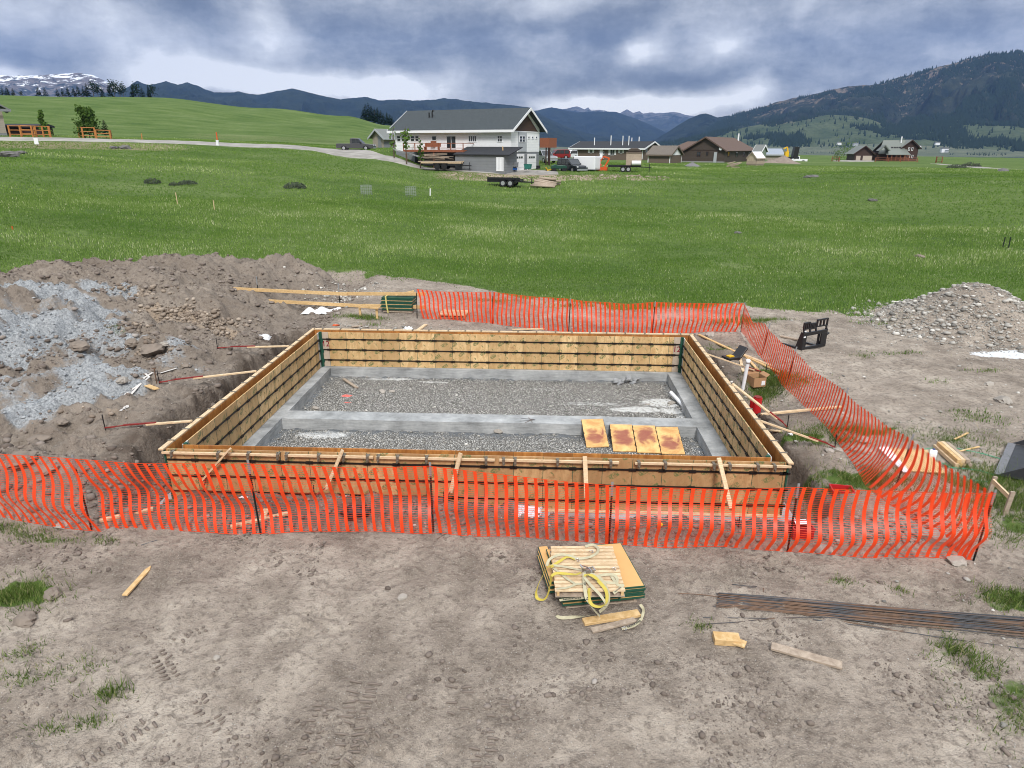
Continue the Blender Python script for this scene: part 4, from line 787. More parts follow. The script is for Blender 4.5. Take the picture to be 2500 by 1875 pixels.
# front fence
FP = [(-330, 1232, 1058), (215, 1292, 1120), (628, 1306, 1132), (1056, 1304, 1138), (1487, 1328, 1186), (1925, 1352, 1190), (2388, 1370, 1205)]
pts = [gpt(a_, b_) for a_, b_, _ in FP]; ht = [toph(p, t) for p, (_, _, t) in zip(pts, FP)]
ff = thing('front_safety_fence', 'long orange plastic mesh fence crossing in front of the plywood forms', 'fence', tuple(pts[3]), group='orange safety fences')
kink = [(.36, .24), (.42, .34), (.24, .24), (.06, .08), (.05, .02), (-.13, -.10), (-.10, -.10)]
def mkoff(k0, k1, amp):
    def offs(u, v):
        c = .38+.10*np.sin(u*4+k0*20); return amp*np.exp(-((v-c)/.22)**2)*(1 if True else 0)+.05*(1-v)*np.sin(u*6+k0*9)
    def shear(u, v):
        k_ = k0+(k1-k0)*np.clip(u, 0, 1); s1 = 1-v; return k_*(s1+.10*np.sin(np.pi*2*np.clip(s1, 0, 1)-.4))*.9+.04*k_*np.sin(s1*9)
    return offs, shear
for i in range(len(pts)-1):
    o_, s_ = mkoff(kink[i][1] if i else .3, kink[i+1][0] if i < 5 else -.05, [.14, -.22, -.20, .16, .22, .22][i]); nb = int(round(math.hypot(*(pts[i+1]-pts[i])[:2])/.182))
    netting('netting', ff, pts[i], pts[i+1], ht[i], ht[i+1], o_, s_, nb, 600+i, .02 if i in (3, 5) else .05)
for p, h_, ln in zip(pts[1:], ht[1:], [(-.1, 0), (-.12, 0), (-.03, 0), (.0, .0), (.03, 0), (.14, .02)]): tpost(ff, (p[0]-ln[0]*.5, p[1]+.03, p[2]), h_+.06, (ln[0]*.5, 0))
# rear fence
FP = [(1018, 776, 706), (1202, 792, 713), (1388, 815, 730), (1592, 816, 738), (1808, 814, 741)]
pts = [gpt(a_, b_) for a_, b_, _ in FP]; ht = [toph(p, t) for p, (_, _, t) in zip(pts, FP)]
fr = thing('rear_safety_fence', 'orange mesh fence running behind the far side of the forms', 'fence', tuple(pts[2]), group='orange safety fences')
for i in range(len(pts)-1):
    nb = int(round(math.hypot(*(pts[i+1]-pts[i])[:2])/.178)); a_ = [.05, .10, .12, .16][i]; k_ = [(.25, .05), (-.05, .05), (.12, .04), (0, -.16)][i]
    o_, s_ = mkoff(k_[0], k_[1], a_); netting('netting', fr, pts[i], pts[i+1], ht[i], ht[i+1], o_, s_, nb, 620+i, [.06, .03, .10, .02][i])
for p, h_ in zip(pts, ht): tpost(fr, p, h_+.04, (.03, 0), .2)
# right fence: leans and billows towards the pit
FP = [(1808, 814, 741), (1858, 868, 790), (1918, 944, 848), (2037, 1050, 948), (2183, 1192, 1062), (2388, 1370, 1205)]
pts2 = [gpt(a_, b_) for a_, b_, _ in FP]; ht = [toph(p, t) for p, (_, _, t) in zip(pts2, FP)]
fs_ = thing('side_safety_fence', 'orange mesh fence slanting down the right side and bellying inward', 'fence', tuple(pts2[3]), group='orange safety fences')
bel = [(.0, .12), (.12, .12), (.12, .2), (.2, .6), (.6, .2)]
for i in range(len(pts2)-1):
    nb = int(round(math.hypot(*(pts2[i+1]-pts2[i])[:2])/[.15, .15, .16, .17, .178][i])); b0, b1 = bel[i]
    def offs(u, v, b0=b0, b1=b1):
        b_ = b0+(b1-b0)*u; return b_*(1-v)**1.6+.10*np.sin(np.pi*u)*np.sin(np.pi*v)
    def shear(u, v, i=i): return .22*np.sin(np.pi*(1-v))*np.sin(np.pi*np.clip(u, 0, 1))*(1 if i < 3 else 1.6)+(.3 if i == 3 else 0)*(1-v)*np.clip(u, 0, 1)*(1-np.clip(u, 0, 1))*4
    netting('netting', fs_, pts2[i], pts2[i+1], ht[i], ht[i+1], offs, shear, nb, 640+i, [.25, .12, .10, .10, .06][i], .05)
for p, h_ in list(zip(pts2, ht))[1:-1]: tpost(fs_, p, h_+.02, (.16, 0), .32)
# ------------------------------------------------------------------ mountains, lake, air
def ridge(name, crest, Dc, Df, zf, m_, seed, spur=.22, pexp=1.0, N=420, Mr=70, rough=.02, freq=1.0, stretch=None):
    cx_ = np.array([c[0] for c in crest], float); cy_ = np.array([c[1] for c in crest], float); a0, a1 = azof(cx_[0]), azof(cx_[-1])
    az_ = np.linspace(a0, a1, N); pxs = np.interp(az_, [azof(v) for v in np.linspace(cx_[0], cx_[-1], 60)], np.linspace(cx_[0], cx_[-1], 60)); pys = np.interp(pxs, cx_, cy_)
    zc = np.array([zat(a, b_, Dc) for a, b_ in zip(pxs, pys)])
    t = np.concatenate([np.linspace(0, 1, Mr), 1+np.linspace(.04, .7, 12)])
    A, Tt = np.meshgrid(az_, t); ZC = np.repeat(zc[None], len(t), 0); Dd = Df+(Dc-Df)*Tt
    x = CAM[0]+np.sin(A)*Dd; y = CAM[1]+np.cos(A)*Dd; s_ = np.sin(np.clip(Tt, 0, 1)*np.pi); hgt = np.maximum(ZC-zf, 1)
    L = Dc*.5; lat = A*Dc*freq
    sp = 1-2*np.abs(fbm(lat/(L*.13)+fbm(lat/(L*.1), Dd/(L*.1), seed+3, 3)*.8, Dd/(L*.55), seed, 4))*2
    tt = np.clip(Tt, 0, 1)**pexp; z = zf+(ZC-zf)*tt*np.where(Tt > 1, 1-(Tt-1)*1.3, 1)
    z = z+hgt*s_**.8*spur*(sp-.75)*.6+hgt*rough*fbm(lat/(L*.02), Dd/(L*.02), seed+9, 4)*np.clip(Tt*3, 0, 1)
    n_ = len(t); ii, jj = np.meshgrid(np.arange(N-1), np.arange(n_-1)); k = (jj*N+ii).ravel()
    o = fastmesh(name, np.stack([x.ravel(), y.ravel(), z.ravel()], 1), np.stack([k, k+1, k+N+1, k+N], 1), m_, 'structure', True, dict(hf=np.clip(Tt, 0, 1).ravel(), sp=sp.ravel()))
    return x, y, z
def m_mtn(low, high, rock, snow=0, rk=.6, sc_=.004):
    def f(t):
        p = t.geo(); n = t.noise(p, sc_, 7, .62); n2 = t.noise(p, sc_*6, 6, .65); hf = t.attr('hf'); c = t.mix(t.smooth(n, .35, .65), low, high)
        c = t.mix(t.math('MULTIPLY', t.smooth(n2, .45, .75), .6), c, tuple(q*.5 for q in low))
        c = t.mix(t.smooth(t.math('ADD', t.math('MULTIPLY', t.noise(p, sc_*2.2, 7, .7), .8), t.math('MULTIPLY', hf, .28)), rk, rk+.08), c, rock)
        if snow:
            v = t.noise(t.vmath('MULTIPLY', p, (1.0, .3, 2.6)), sc_*2.6, 7, .68)
            c = t.mix(t.smooth(t.math('ADD', v, t.math('MULTIPLY', hf, snow)), .99, 1.03), c, (.85, .88, .92))
        t.put(t.b.inputs['Base Color'], c); t.b.inputs['Roughness'].default_value = .95; t.b.inputs['Specular IOR Level'].default_value = .05
        t.put(t.b.inputs['Normal'], t.bump(n2, 12, .8))
    return f
M['mtn_snow'] = mat('snowy_mountain', m_mtn((.020, .030, .026), (.055, .055, .05), (.15, .13, .12), .52, .56, .006)); M['mtn_dark'] = mat('forested_mountain', m_mtn((.010, .018, .013), (.022, .032, .020), (.075, .07, .06), 0, .80, .006))
M['mtn_far'] = mat('far_mountain', m_mtn((.02, .03, .03), (.05, .06, .05), (.12, .12, .12), .36, .6, .004)); M['mtn_right'] = mat('pine_mountain', m_mtn((.014, .022, .016), (.040, .048, .030), (.17, .14, .11), 0, .64, .010))
M['foothill'] = mat('green_foothill', m_mtn((.055, .078, .040), (.095, .118, .065), (.15, .14, .09), 0, .7, .012))
M['flat'] = mat('shore_flat', m_mtn((.11, .13, .085), (.15, .165, .11), (.17, .17, .12), 0, .7, .012))
ridge('snowy_range', [(-420, 235), (-200, 210), (-60, 196), (0, 192), (40, 186), (90, 188), (140, 184), (200, 182), (225, 180), (262, 187), (300, 207), (328, 216), (370, 226), (430, 236), (520, 250), (640, 268)], 7000, 4600, 10, M['mtn_snow'], 3, .25, .9)
ridge('blue_mountain_ridge', [(180, 246), (250, 232), (310, 224), (340, 212), (352, 203), (361, 197), (372, 203), (385, 208), (400, 207), (430, 200), (455, 207), (480, 203), (510, 213), (540, 226), (600, 225), (640, 233), (690, 222), (727, 217), (770, 227), (840, 243), (862, 240), (900, 236), (930, 245), (980, 243), (1030, 246), (1092, 240), (1150, 247), (1250, 258), (1290, 263), (1330, 285), (1380, 309), (1430, 324), (1480, 334), (1560, 348), (1640, 358)], 5500, 3200, -12, M['mtn_dark'], 13, .3, .8, 620)
ridge('middle_mountain', [(1230, 300), (1290, 274), (1345, 261), (1400, 274), (1450, 272), (1500, 274), (1550, 290), (1600, 312), (1640, 332), (1700, 350)], 7500, 6000, 10, M['mtn_dark'], 23, .25, .8, 300)
ridge('far_snowy_peaks', [(1340, 285), (1372, 266), (1392, 262), (1402, 259), (1412, 262), (1424, 268), (1432, 262), (1440, 270), (1460, 268), (1480, 274), (1508, 278), (1526, 266), (1540, 275), (1556, 272), (1566, 278), (1580, 275), (1640, 274), (1665, 279), (1690, 283), (1740, 300), (1800, 330)], 10000, 8600, 100, M['mtn_far'], 33, .25, .8, 300, rough=.05)
ridge('dark_spur', [(1540, 362), (1600, 340), (1645, 310), (1680, 288), (1700, 279), (1716, 277), (1728, 280), (1745, 286), (1768, 282), (1800, 286), (1850, 300)], 5000, 3600, -12, M['mtn_dark'], 43, .3, .9, 240)
xr, yr, zr = ridge('pine_mountain', [(1700, 330), (1745, 300), (1790, 278), (1850, 262), (1880, 251), (1920, 241), (1980, 228), (2000, 222), (2060, 211), (2110, 208), (2150, 196), (2230, 172), (2300, 152), (2345, 138), (2380, 134), (2420, 131), (2500, 131), (2620, 126), (2800, 134), (3100, 170)], 4400, 2750, -8, M['mtn_right'], 53, .30, .95, 620, rough=.02)
xg, yg, zg = ridge('green_foothill', [(1560, 362), (1640, 350), (1700, 337), (1760, 322), (1800, 314), (1850, 304), (1900, 301), (1950, 292), (2010, 281), (2060, 282), (2110, 290), (2150, 305), (2200, 312), (2260, 298), (2330, 290), (2400, 305), (2500, 300), (2650, 310), (3000, 320)], 3100, 2350, -15, M['foothill'], 63, .18, .8, 520, rough=.012)
ridge('far_shore', [(1180, 360), (1330, 356), (1420, 362), (1600, 357), (1700, 356), (1900, 354), (2100, 352), (2180, 351), (2260, 356), (2340, 357), (2420, 361), (2500, 364), (2700, 366), (3000, 368)], 2500, 2150, -15.4, M['flat'], 73, .02, 1, 300, 20, .01)
M['water'] = mat('lake_water', lambda t: (t.put(t.b.inputs['Base Color'], (.02, .035, .05, 1)), setattr(t.b.inputs['Roughness'], 'default_value', .18), t.put(t.b.inputs['Normal'], t.bump(t.noise(t.geo(), .2, 4, .6), .2)), None)[-1])
o = MB().add([(-1200, 700, -15), (3200, 300, -15), (5200, 2400, -15), (-1500, 3600, -15)], [(0, 1, 2, 3)]).build('lake', M['water']); o['kind'] = 'structure'
def cones(name, x, y, z, h, label, m_):
    n = len(x); a = np.arange(5)*2*np.pi/5; r = h*RNG.uniform(.16, .27, n)
    B = np.stack([x[:, None]+np.cos(a)*r[:, None], y[:, None]+np.sin(a)*r[:, None], np.repeat((z-h*.05)[:, None], 5, 1)], 2); P = np.stack([x, y, z+h], 1)[:, None]
    V = np.concatenate([B, P], 1).reshape(-1, 3); f = np.array([(i, (i+1) % 5, 5) for i in range(5)]); Fi = (f[None]+(np.arange(n)*6)[:, None, None]).reshape(-1, 3)
    o = fastmesh(name, V, Fi, m_, 'stuff'); return tag(o, label, 'forest')
M['forest'] = plain('far_conifers', (.018, .030, .018), .95, var=.4, scale=.02, spec=.05)
def pick(X, Y, Zg, n, dens):
    j = RNG.uniform(0, 69, n); i = RNG.uniform(0, X.shape[1]-2, n); j0 = j.astype(int); i0 = i.astype(int); fu, fv = i-i0, j-j0; j1 = np.minimum(j0+1, X.shape[0]-1)
    g = lambda A: (A[j0, i0]*(1-fu)+A[j0, i0+1]*fu)*(1-fv)+(A[j1, i0]*(1-fu)+A[j1, i0+1]*fu)*fv
    x, y, z = g(X), g(Y), g(Zg); k = RNG.uniform(0, 1, n) < dens(x, y, j/69); return x[k], y[k], z[k]
x, y, z = pick(xr, yr, zr, 85000, lambda x, y, t: ss(fbm(x*.0042, y*.0042, 801, 4), -.30, .05)*(1-.75*ss(t, .86, .97)*ss(fbm(x*.005, y*.005, 803, 3), -.1, .2))*(1-.8*ss(fbm(x*.003, y*.003, 807, 3), .32, .42)))
cones('conifer_forest', x, y, z, RNG.uniform(8, 19, len(x)), 'dark conifer forest covering the mountain at right', M['forest'])
x, y, z = pick(xg, yg, zg, 26000, lambda x, y, t: np.clip(.025+.9*ss(fbm(x*.006, y*.004, 811, 4)+.35*ss(t, .55, .95)-.04, .15, .33), 0, 1))
cones('foothill_conifers', x, y, z, RNG.uniform(9, 20, len(x)), 'scattered dark conifers on the green foothill', M['forest'])
x = CAM[0]+np.sin(RNG.uniform(azof(1560), azof(2600), 900))*2260; a = np.arcsin((x-CAM[0])/2260); d = RNG.uniform(2200, 2330, 900); k = fbm(a*60, a*0, 821, 3) > .1; x = CAM[0]+np.sin(a)*d; y = CAM[1]+np.cos(a)*d
cones('shore_trees', x[k], y[k], np.full(k.sum(), -12.0), RNG.uniform(4, 9, k.sum()), 'low dark trees along the far lake shore', M['forest'])
def m_haze(t):
    v = t.new('ShaderNodeVolumePrincipled'); v.inputs['Density'].default_value = HAZE; v.inputs['Color'].default_value = HAZEC; t.l.new(v.outputs[0], t.o.inputs[1])
hz_m = mat('haze', m_haze)
for l_ in list(hz_m.node_tree.links):
    if l_.to_socket.name == 'Surface': hz_m.node_tree.links.remove(l_)
hz = MB().box(-9000, 9500, -1200, 11000, -120, 1500).build('haze', hz_m); hz['kind'] = 'stuff'
# ------------------------------------------------------------------ roads
M['road'] = mat('gravel_road', lambda t: (t.put(t.b.inputs['Base Color'], t.mix(t.smooth(t.noise(t.geo(), .5, 6, .65), .35, .65), (.22, .205, .185), (.35, .33, .30))), None)[-1])
def road2(name, pts, label, lift=.06):
    """gravel road between two lists of (px, distance) edges"""
    f = lambda L: np.array([(CAM[0]+math.sin(azof(a))*d, CAM[1]+math.cos(azof(a))*d) for a, d in L]); A = f([(p[0], p[1]) for p in pts]); B = f([(p[2], p[3]) for p in pts]); n = 12; m_ = 220
    s_ = np.linspace(0, 1, len(A)); q = np.linspace(0, 1, m_); A = np.stack([np.interp(q, s_, A[:, 0]), np.interp(q, s_, A[:, 1])], 1); B = np.stack([np.interp(q, s_, B[:, 0]), np.interp(q, s_, B[:, 1])], 1)
    jj_ = np.linspace(0, 1, n+1); V = A[:, None]*(1-jj_[None, :, None])+B[:, None]*jj_[None, :, None]; V = V.reshape(-1, 2)
    w_ = fbm(V[:, 0]*.35, V[:, 1]*.35, 7, 3)*1.1; e_ = np.tile((jj_ == 0)*1.-(jj_ == 1)*1., m_); V[:, 1] += w_*np.abs(e_)
    z_ = H(V[:, 0], V[:, 1], False)+lift-(lift+.1)*np.abs(e_); Fc = [(i*(n+1)+j, i*(n+1)+j+1, (i+1)*(n+1)+j+1, (i+1)*(n+1)+j) for i in range(m_-1) for j in range(n)]
    return tag(fastmesh(name, np.stack([V[:, 0], V[:, 1], z_], 1), np.array(Fc), M['road'], 'structure', True), label)
road2('gravel_road', [(-300, 112, -300, 123), (0, 112, 0, 122), (300, 112, 300, 121), (600, 111, 600, 121), (760, 109, 760, 121), (850, 99, 870, 121), (905, 95.5, 910, 107), (930, 94, 940, 99), (980, 92, 990, 96.5), (1060, 90.5, 1070, 95.5), (1150, 88.5, 1150, 95), (1250, 87.5, 1240, 96), (1330, 87.5, 1330, 94), (1365, 88.5, 1362, 92)], 'pale gravel road across the slope, curving down to the white house')
road2('dirt_track', [(2280, 205, 2280, 208), (2330, 180, 2340, 190), (2420, 155, 2430, 167), (2500, 140, 2510, 153), (2700, 112, 2720, 124)], 'light dirt track at far right of the meadow')
road2('driveway', [(2040, 246, 2040, 256), (2090, 244, 2090, 262), (2140, 246, 2140, 262)], 'gravel driveway in front of the dark brown house garage')
# ------------------------------------------------------------------ houses
def siding(name, c, sc_=5.0, vert=False):
    def f(t):
        p = t.objc(); x, y, z = t.xyz(p); q = t.math('FRACT', t.math('MULTIPLY', z, sc_)); ln = t.math('LESS_THAN', q, .16)
        k = t.mix(t.noise(p, 2, 4, .6), tuple(v*.88 for v in c), tuple(min(1, v*1.08) for v in c)); k = t.mix(t.math('MULTIPLY', ln, .35), k, tuple(v*.45 for v in c)); t.put(t.b.inputs['Base Color'], k); t.b.inputs['Roughness'].default_value = .6
        t.put(t.b.inputs['Normal'], t.bump(q, .02))
    return mat(name, f)
def shingle(name, c, var=.35):
    def f(t):
        p = t.objc(); n = t.noise(t.vmath('MULTIPLY', p, (2.2, 2.2, 5)), 2.5, 4, .8); k = t.mix(t.smooth(n, .3, .7), tuple(v*(1-var) for v in c), tuple(v*(1+var) for v in c)); t.put(t.b.inputs['Base Color'], k); t.b.inputs['Roughness'].default_value = .85
    return mat(name, f)
M['siding_w'] = siding('white_siding', (.86, .87, .88)); M['siding_g'] = siding('grey_siding', (.21, .22, .23), 3); M['siding_lg'] = plain('pale_grey_panel', (.36, .38, .40), .6); M['siding_br'] = siding('brown_log_siding', (.15, .115, .09), 4); M['siding_dk'] = siding('dark_brown_siding', (.075, .058, .048), 4)
M['siding_dr'] = siding('dark_red_brown_siding', (.055, .032, .027), 3); M['siding_be'] = siding('beige_siding', (.34, .30, .25), 4); M['shake'] = siding('brown_shake', (.075, .045, .035), 6); M['paint_w'] = plain('white_trim', (.75, .76, .78), .5, var=.04); M['roof_g'] = shingle('grey_shingle_roof', (.050, .060, .066)); M['roof_b'] = shingle('brown_shingle_roof', (.115, .078, .063), .2)
M['roof_k'] = shingle('black_shingle_roof', (.030, .032, .037), .25); M['roof_m'] = plain('grey_metal_roof', (.17, .18, .17), .45, .2, .08, 2); M['roof_mg'] = plain('green_grey_metal_roof', (.17, .185, .165), .45, .2, .08, 2); M['roof_blue'] = plain('pale_metal_roof', (.30, .34, .40), .35, .3, .1, 2); M['roof_t'] = shingle('weathered_brown_roof', (.14, .12, .10), .35)
M['glass'] = plain('window_glass', (.025, .03, .035), .08, 0, .2, 3, spec=.7); M['deckwood'] = plain('stained_deck_wood', (.24, .085, .045), .6, var=.3); M['railwood'] = plain('orange_log_rail', (.42, .17, .05), .6, var=.3, scale=3); M['concr'] = plain('foundation', (.25, .25, .25), .8); M['doorw'] = plain('garage_door_white', (.70, .70, .70), .5, var=.04); M['doort'] = plain('garage_door_tan', (.42, .36, .30), .5, var=.04)
class House:
    def __init__(s, name, label, cat, px, d, rz, zb=None, py=None, group=None):
        q = atD(px, 380, d); z = Hs(q[0], q[1]) if zb is None and py is None else (zb if zb is not None else zat(px, py, d)); s.o = Vector((q[0], q[1], z)); s.rz = rz; s.root = thing(name, label, cat, s.o, rz, group)
        s.X = np.array([math.cos(rz), math.sin(rz)]); s.Y = np.array([-math.sin(rz), math.cos(rz)])
    def onx(s, px, py, y=0):    # sight line meets the wall plane local y = const -> local x, z
        d = ray(px, py); o = np.array(s.o[:2])+s.Y*y; t = ((o-CAM[:2])@s.Y)/(d[:2]@s.Y); p = CAM+d*t; return (p[:2]-np.array(s.o[:2]))@s.X, p[2]-s.o.z
    def ony(s, px, py, x=0):
        d = ray(px, py); o = np.array(s.o[:2])+s.X*x; t = ((o-CAM[:2])@s.X)/(d[:2]@s.X); p = CAM+d*t; return (p[:2]-np.array(s.o[:2]))@s.Y, p[2]-s.o.z
    def box(s, name, m_, x0, x1, y0, y1, z0, z1, par=None): return MB().box(x0, x1, y0, y1, z0, z1).build(name, M[m_], par or s.root)
    def win(s, face, a0, a1, z0, z1, c=0.0, fr='paint_w', name='window', bars=1, out=-1, fw=.07, hb=False):
        """framed window on plane face 'x' (wall along x at y=c) or 'y' (wall along y at x=c)"""
        d0, d1 = (c-.06, c-.003) if out < 0 else (c+.003, c+.06); mb = MB(); g = MB()
        def bb(m_, p0, p1, q0, q1, e0, e1): m_.box(p0, p1, e0, e1, q0, q1) if face == 'x' else m_.box(e0, e1, p0, p1, q0, q1)
        bb(mb, a0-fw, a0, z0-fw, z1+fw, d0, d1); bb(mb, a1, a1+fw, z0-fw, z1+fw, d0, d1); bb(mb, a0, a1, z1, z1+fw, d0, d1); bb(mb, a0, a1, z0-fw, z0, d0, d1)
        for i in range(bars): c_ = a0+(a1-a0)*(i+1)/(bars+1); bb(mb, c_-.03, c_+.03, z0, z1, d0, d1)
        if hb: c_ = (z0+z1)/2; bb(mb, a0, a1, c_-.03, c_+.03, d0-.002, d1-.002)
        f = mb.build(name, M[fr], s.root); e0, e1 = (c-.025, c-.002) if out < 0 else (c+.002, c+.025); bb(g, a0, a1, z0, z1, e0, e1); g.build('pane', M['glass'], f); return f
    def gable(s, x0, x1, y0, y1, z0, ze, zr, wall, roofm, ridge='x', ov=.5, trim='paint_w', th=.16, gm=None, name='wall', tr=True):
        """box walls with gable roof; ridge along local x or y"""
        half = ((y1-y0) if ridge == 'x' else (x1-x0))/2; ze = ze+ov*(zr-ze)/(half+ov); mb = MB()
        if ridge == 'x':
            ym = (y0+y1)/2; mb.prism([(y0, z0), (y1, z0), (y1, ze), (ym, zr-.02), (y0, ze)], x0, x1, 'x'); mb.build(name, M[wall], s.root); k = (zr-ze)/(ym-y0); e = ze-ov*k
            rf = MB(); rf.slab([(x0-ov, y0-ov, e+th), (x1+ov, y0-ov, e+th), (x1+ov, ym, zr+th), (x0-ov, ym, zr+th)], th); rf.slab([(x1+ov, y1+ov, e+th), (x0-ov, y1+ov, e+th), (x0-ov, ym, zr+th), (x1+ov, ym, zr+th)], th); R_ = rf.build('roof', M[roofm], s.root)
            if tr:
                t_ = MB()
                for xx in (x0-ov-.05, x1+ov): t_.prism([(y0-ov-.02, e-.16), (y0-ov-.02, e+th+.02), (ym, zr+th+.02), (y1+ov+.02, e+th+.02), (y1+ov+.02, e-.16), (ym, zr-.16)], xx, xx+.05, 'x')
                t_.box(x0-ov, x1+ov, y0-ov-.06, y0-ov-.004, e-.14, e+th+.01); t_.build('trim', M[trim], R_)
        else:
            xm = (x0+x1)/2; mb.prism([(x0, z0), (x1, z0), (x1, ze), (xm, zr-.02), (x0, ze)], y0, y1, 'y'); mb.build(name, M[wall], s.root); k = (zr-ze)/(xm-x0); e = ze-ov*k
            rf = MB(); rf.slab([(x0-ov, y1+ov, e+th), (x0-ov, y0-ov, e+th), (xm, y0-ov, zr+th), (xm, y1+ov, zr+th)], th); rf.slab([(x1+ov, y0-ov, e+th), (x1+ov, y1+ov, e+th), (xm, y1+ov, zr+th), (xm, y0-ov, zr+th)], th); R_ = rf.build('roof', M[roofm], s.root)
            if tr:
                t_ = MB()
                for yy in (y0-ov-.05, y1+ov): t_.prism([(x0-ov-.02, e-.16), (x0-ov-.02, e+th+.02), (xm, zr+th+.02), (x1+ov+.02, e+th+.02), (x1+ov+.02, e-.16), (xm, zr-.16)], yy, yy+.05, 'y')
                t_.box(x1+ov+.004, x1+ov+.06, y0-ov, y1+ov, e-.14, e+th+.01); t_.build('trim', M[trim], R_)
        return R_
z4 = lambda x, y: (780+x/3.568, 230+y/3.568)
z5 = lambda x, y: (1250+x/3.687, 300+y/3.687)
z6 = lambda x, y: (1800+x/3.16, 300+y/3.16)
# white two storey house
h = House('white_house', 'long white sided house with grey shingle roof and brown shake gable above two garage doors', 'house', 1247, 91, -R(27), py=421)
zE = h.onx(*z4(1665, 322))[1]; zM = h.onx(*z4(1665, 500))[1]; xL = h.onx(*z4(660, 400))[0]; yW = h.ony(*z4(1915, 400))[0]; zR = zE+2.75
h.box('lower_wall', 'siding_g', xL, -.02, .02, yW-.02, -2.2, zM-.05)
Rf = h.gable(xL, 0, 0, yW, zM-.04, zE, zR, 'siding_w', 'roof_g', 'x', .75)
tri = MB().prism([(.5, zE+.05), (yW-.5, zE+.05), (yW/2, zR-.45)], .004, .05, 'x'); tri.build('shake_gable', M['shake'], h.root)
h.box('band_trim', 'paint_w', -.0+.003, .06, -.02, yW+.02, zE-.06, zE+.06)
a0, z0 = h.ony(*z4(1728, 498)); a1, _ = h.ony(*z4(1800, 498)); h.box('bay_panel', 'siding_lg', .003, .09, a0, a1, zM, zE-.07)
def pw(hh, face, zf, xa, ya, xb, yb, c=0, out=-1, **k):
    f = hh.onx if face == 'x' else hh.ony; A = f(*zf(xa, yb), c); B = f(*zf(xb, ya), c); return hh.win(face, min(A[0], B[0]), max(A[0], B[0]), A[1], B[1], c, out=out, **k)
pw(h, 'y', z4, 1742, 367, 1788, 414, .09, 1, hb=True)
for xx in (1822, 1855, 1888): pw(h, 'y', z4, xx-6, 371, xx+6, 384, 0, 1, bars=0)
for xa, xb, yb in ((1700, 1782, 660), (1808, 1886, 657)):
    A = h.ony(*z4(xa, yb)); B = h.ony(*z4(xb, 520)); f = MB().box(.003, .05, A[0], B[0], 0, B[1]).build('garage_door', M['doorw'], h.root); g = MB(); mb = MB()
    for q in range(3): y_ = A[0]+(B[0]-A[0])*(.16+.24*q); g.box(.052, .06, y_, y_+(B[0]-A[0])*.18, B[1]-.55, B[1]-.3)
    g.build('door_pane', M['glass'], f)
    for q in range(1, 4): mb.box(.051, .056, A[0]+.03, B[0]-.03, B[1]*q/4-.01, B[1]*q/4+.01)
    mb.build('door_groove', M['siding_lg'], f)
for xa, xb in ((680, 705), (718, 742), (798, 826), (838, 864)): pw(h, 'x', z4, xa, 366, xb, 408, 0, hb=True, bars=0)
pw(h, 'x', z4, 984, 367, 1016, 400, 0, bars=0); pw(h, 'x', z4, 1302, 365, 1366, 411, 0, bars=3); pw(h, 'x', z4, 1555, 365, 1590, 412, 0, hb=True)
A = h.onx(*z4(1112, 472)); B = h.onx(*z4(1186, 367)); h.win('x', A[0], B[0], A[1], B[1], 0, name='sliding_door'); A = h.onx(*z4(986, 442)); B = h.onx(*z4(1018, 408)); h.box('air_conditioner', 'deckwood', A[0], B[0], -.45, -.003, A[1], B[1])
for px, py, hh_ in ((958, 270, 1.9), (985, 270, 2.0)):
    x_, zt = h.onx(*z4(px, py), 2.2); mb = MB().tube([(x_, 2.2, zt-.3), (x_, 2.2, zt+hh_*.85)], .09, 8)
    if px > 970: mb.tube([(x_, 2.2, zt+hh_*.85), (x_+.12, 2.2, zt+hh_*.95), (x_+.3, 2.2, zt+hh_*.9)], .09, 8)
    mb.build('stove_pipe', M['black'], Rf)
for px, py in ((820, 207), (1185, 200), (1325, 200), (1457, 195), (1038, 270), (1503, 272), (940, 283)):
    x_, zt = h.onx(*z4(px, py), 3.0 if py < 250 else 1.8); MB().box(x_-.2, x_+.2, 2.8 if py < 250 else 1.6, 3.1 if py < 250 else 1.9, zt-.05, zt+.22).build('roof_vent', M['siding_lg'], Rf)
# deck on the long side
dk = thing('timber_deck', 'reddish wooden deck with railing on the long side of the white house', 'deck', h.o, h.rz)
A = h.onx(*z4(728, 490), -2.6); B = h.onx(*z4(1253, 490), -2.6); zt = h.onx(*z4(1253, 424), -2.6)[1]; xa, xb = A[0], B[0]; zf_ = B[1]
MB().box(xa, xb, -2.6, -.05, zf_-.22, zf_+.05).build('deck_floor', M['deckwood'], dk); mb = MB().box(xa, xb, -2.62, -2.5, zt-.08, zt); mb.box(xa, xb, -2.58, -2.54, zf_+.25, zf_+.31); mb.box(xa, xa+.1, -2.5, -.1, zt-.08, zt-.002); mb.box(xb-.1, xb, -2.5, -.1, zt-.08, zt-.002)
for i in range(6): q = xa+(xb-xa-.1)*i/5; mb.box(q, q+.1, -2.60, -2.52, zf_+.055, zt-.082)
mb.build('railing', M['deckwood'], dk)
for q in (xa+.3, (xa+xb)/2, xb-.4): MB().box(q, q+.16, -2.5, -2.34, zf_-3.2, zf_-.222).build('deck_post', M['deckwood'], dk)
MB().box(xa+.2, xb-.2, -.35, -.04, zf_-3.0, zf_-.5).build('under_deck_shade', M['black'], dk)  # black panel added to draw the dark shade beneath the deck floor
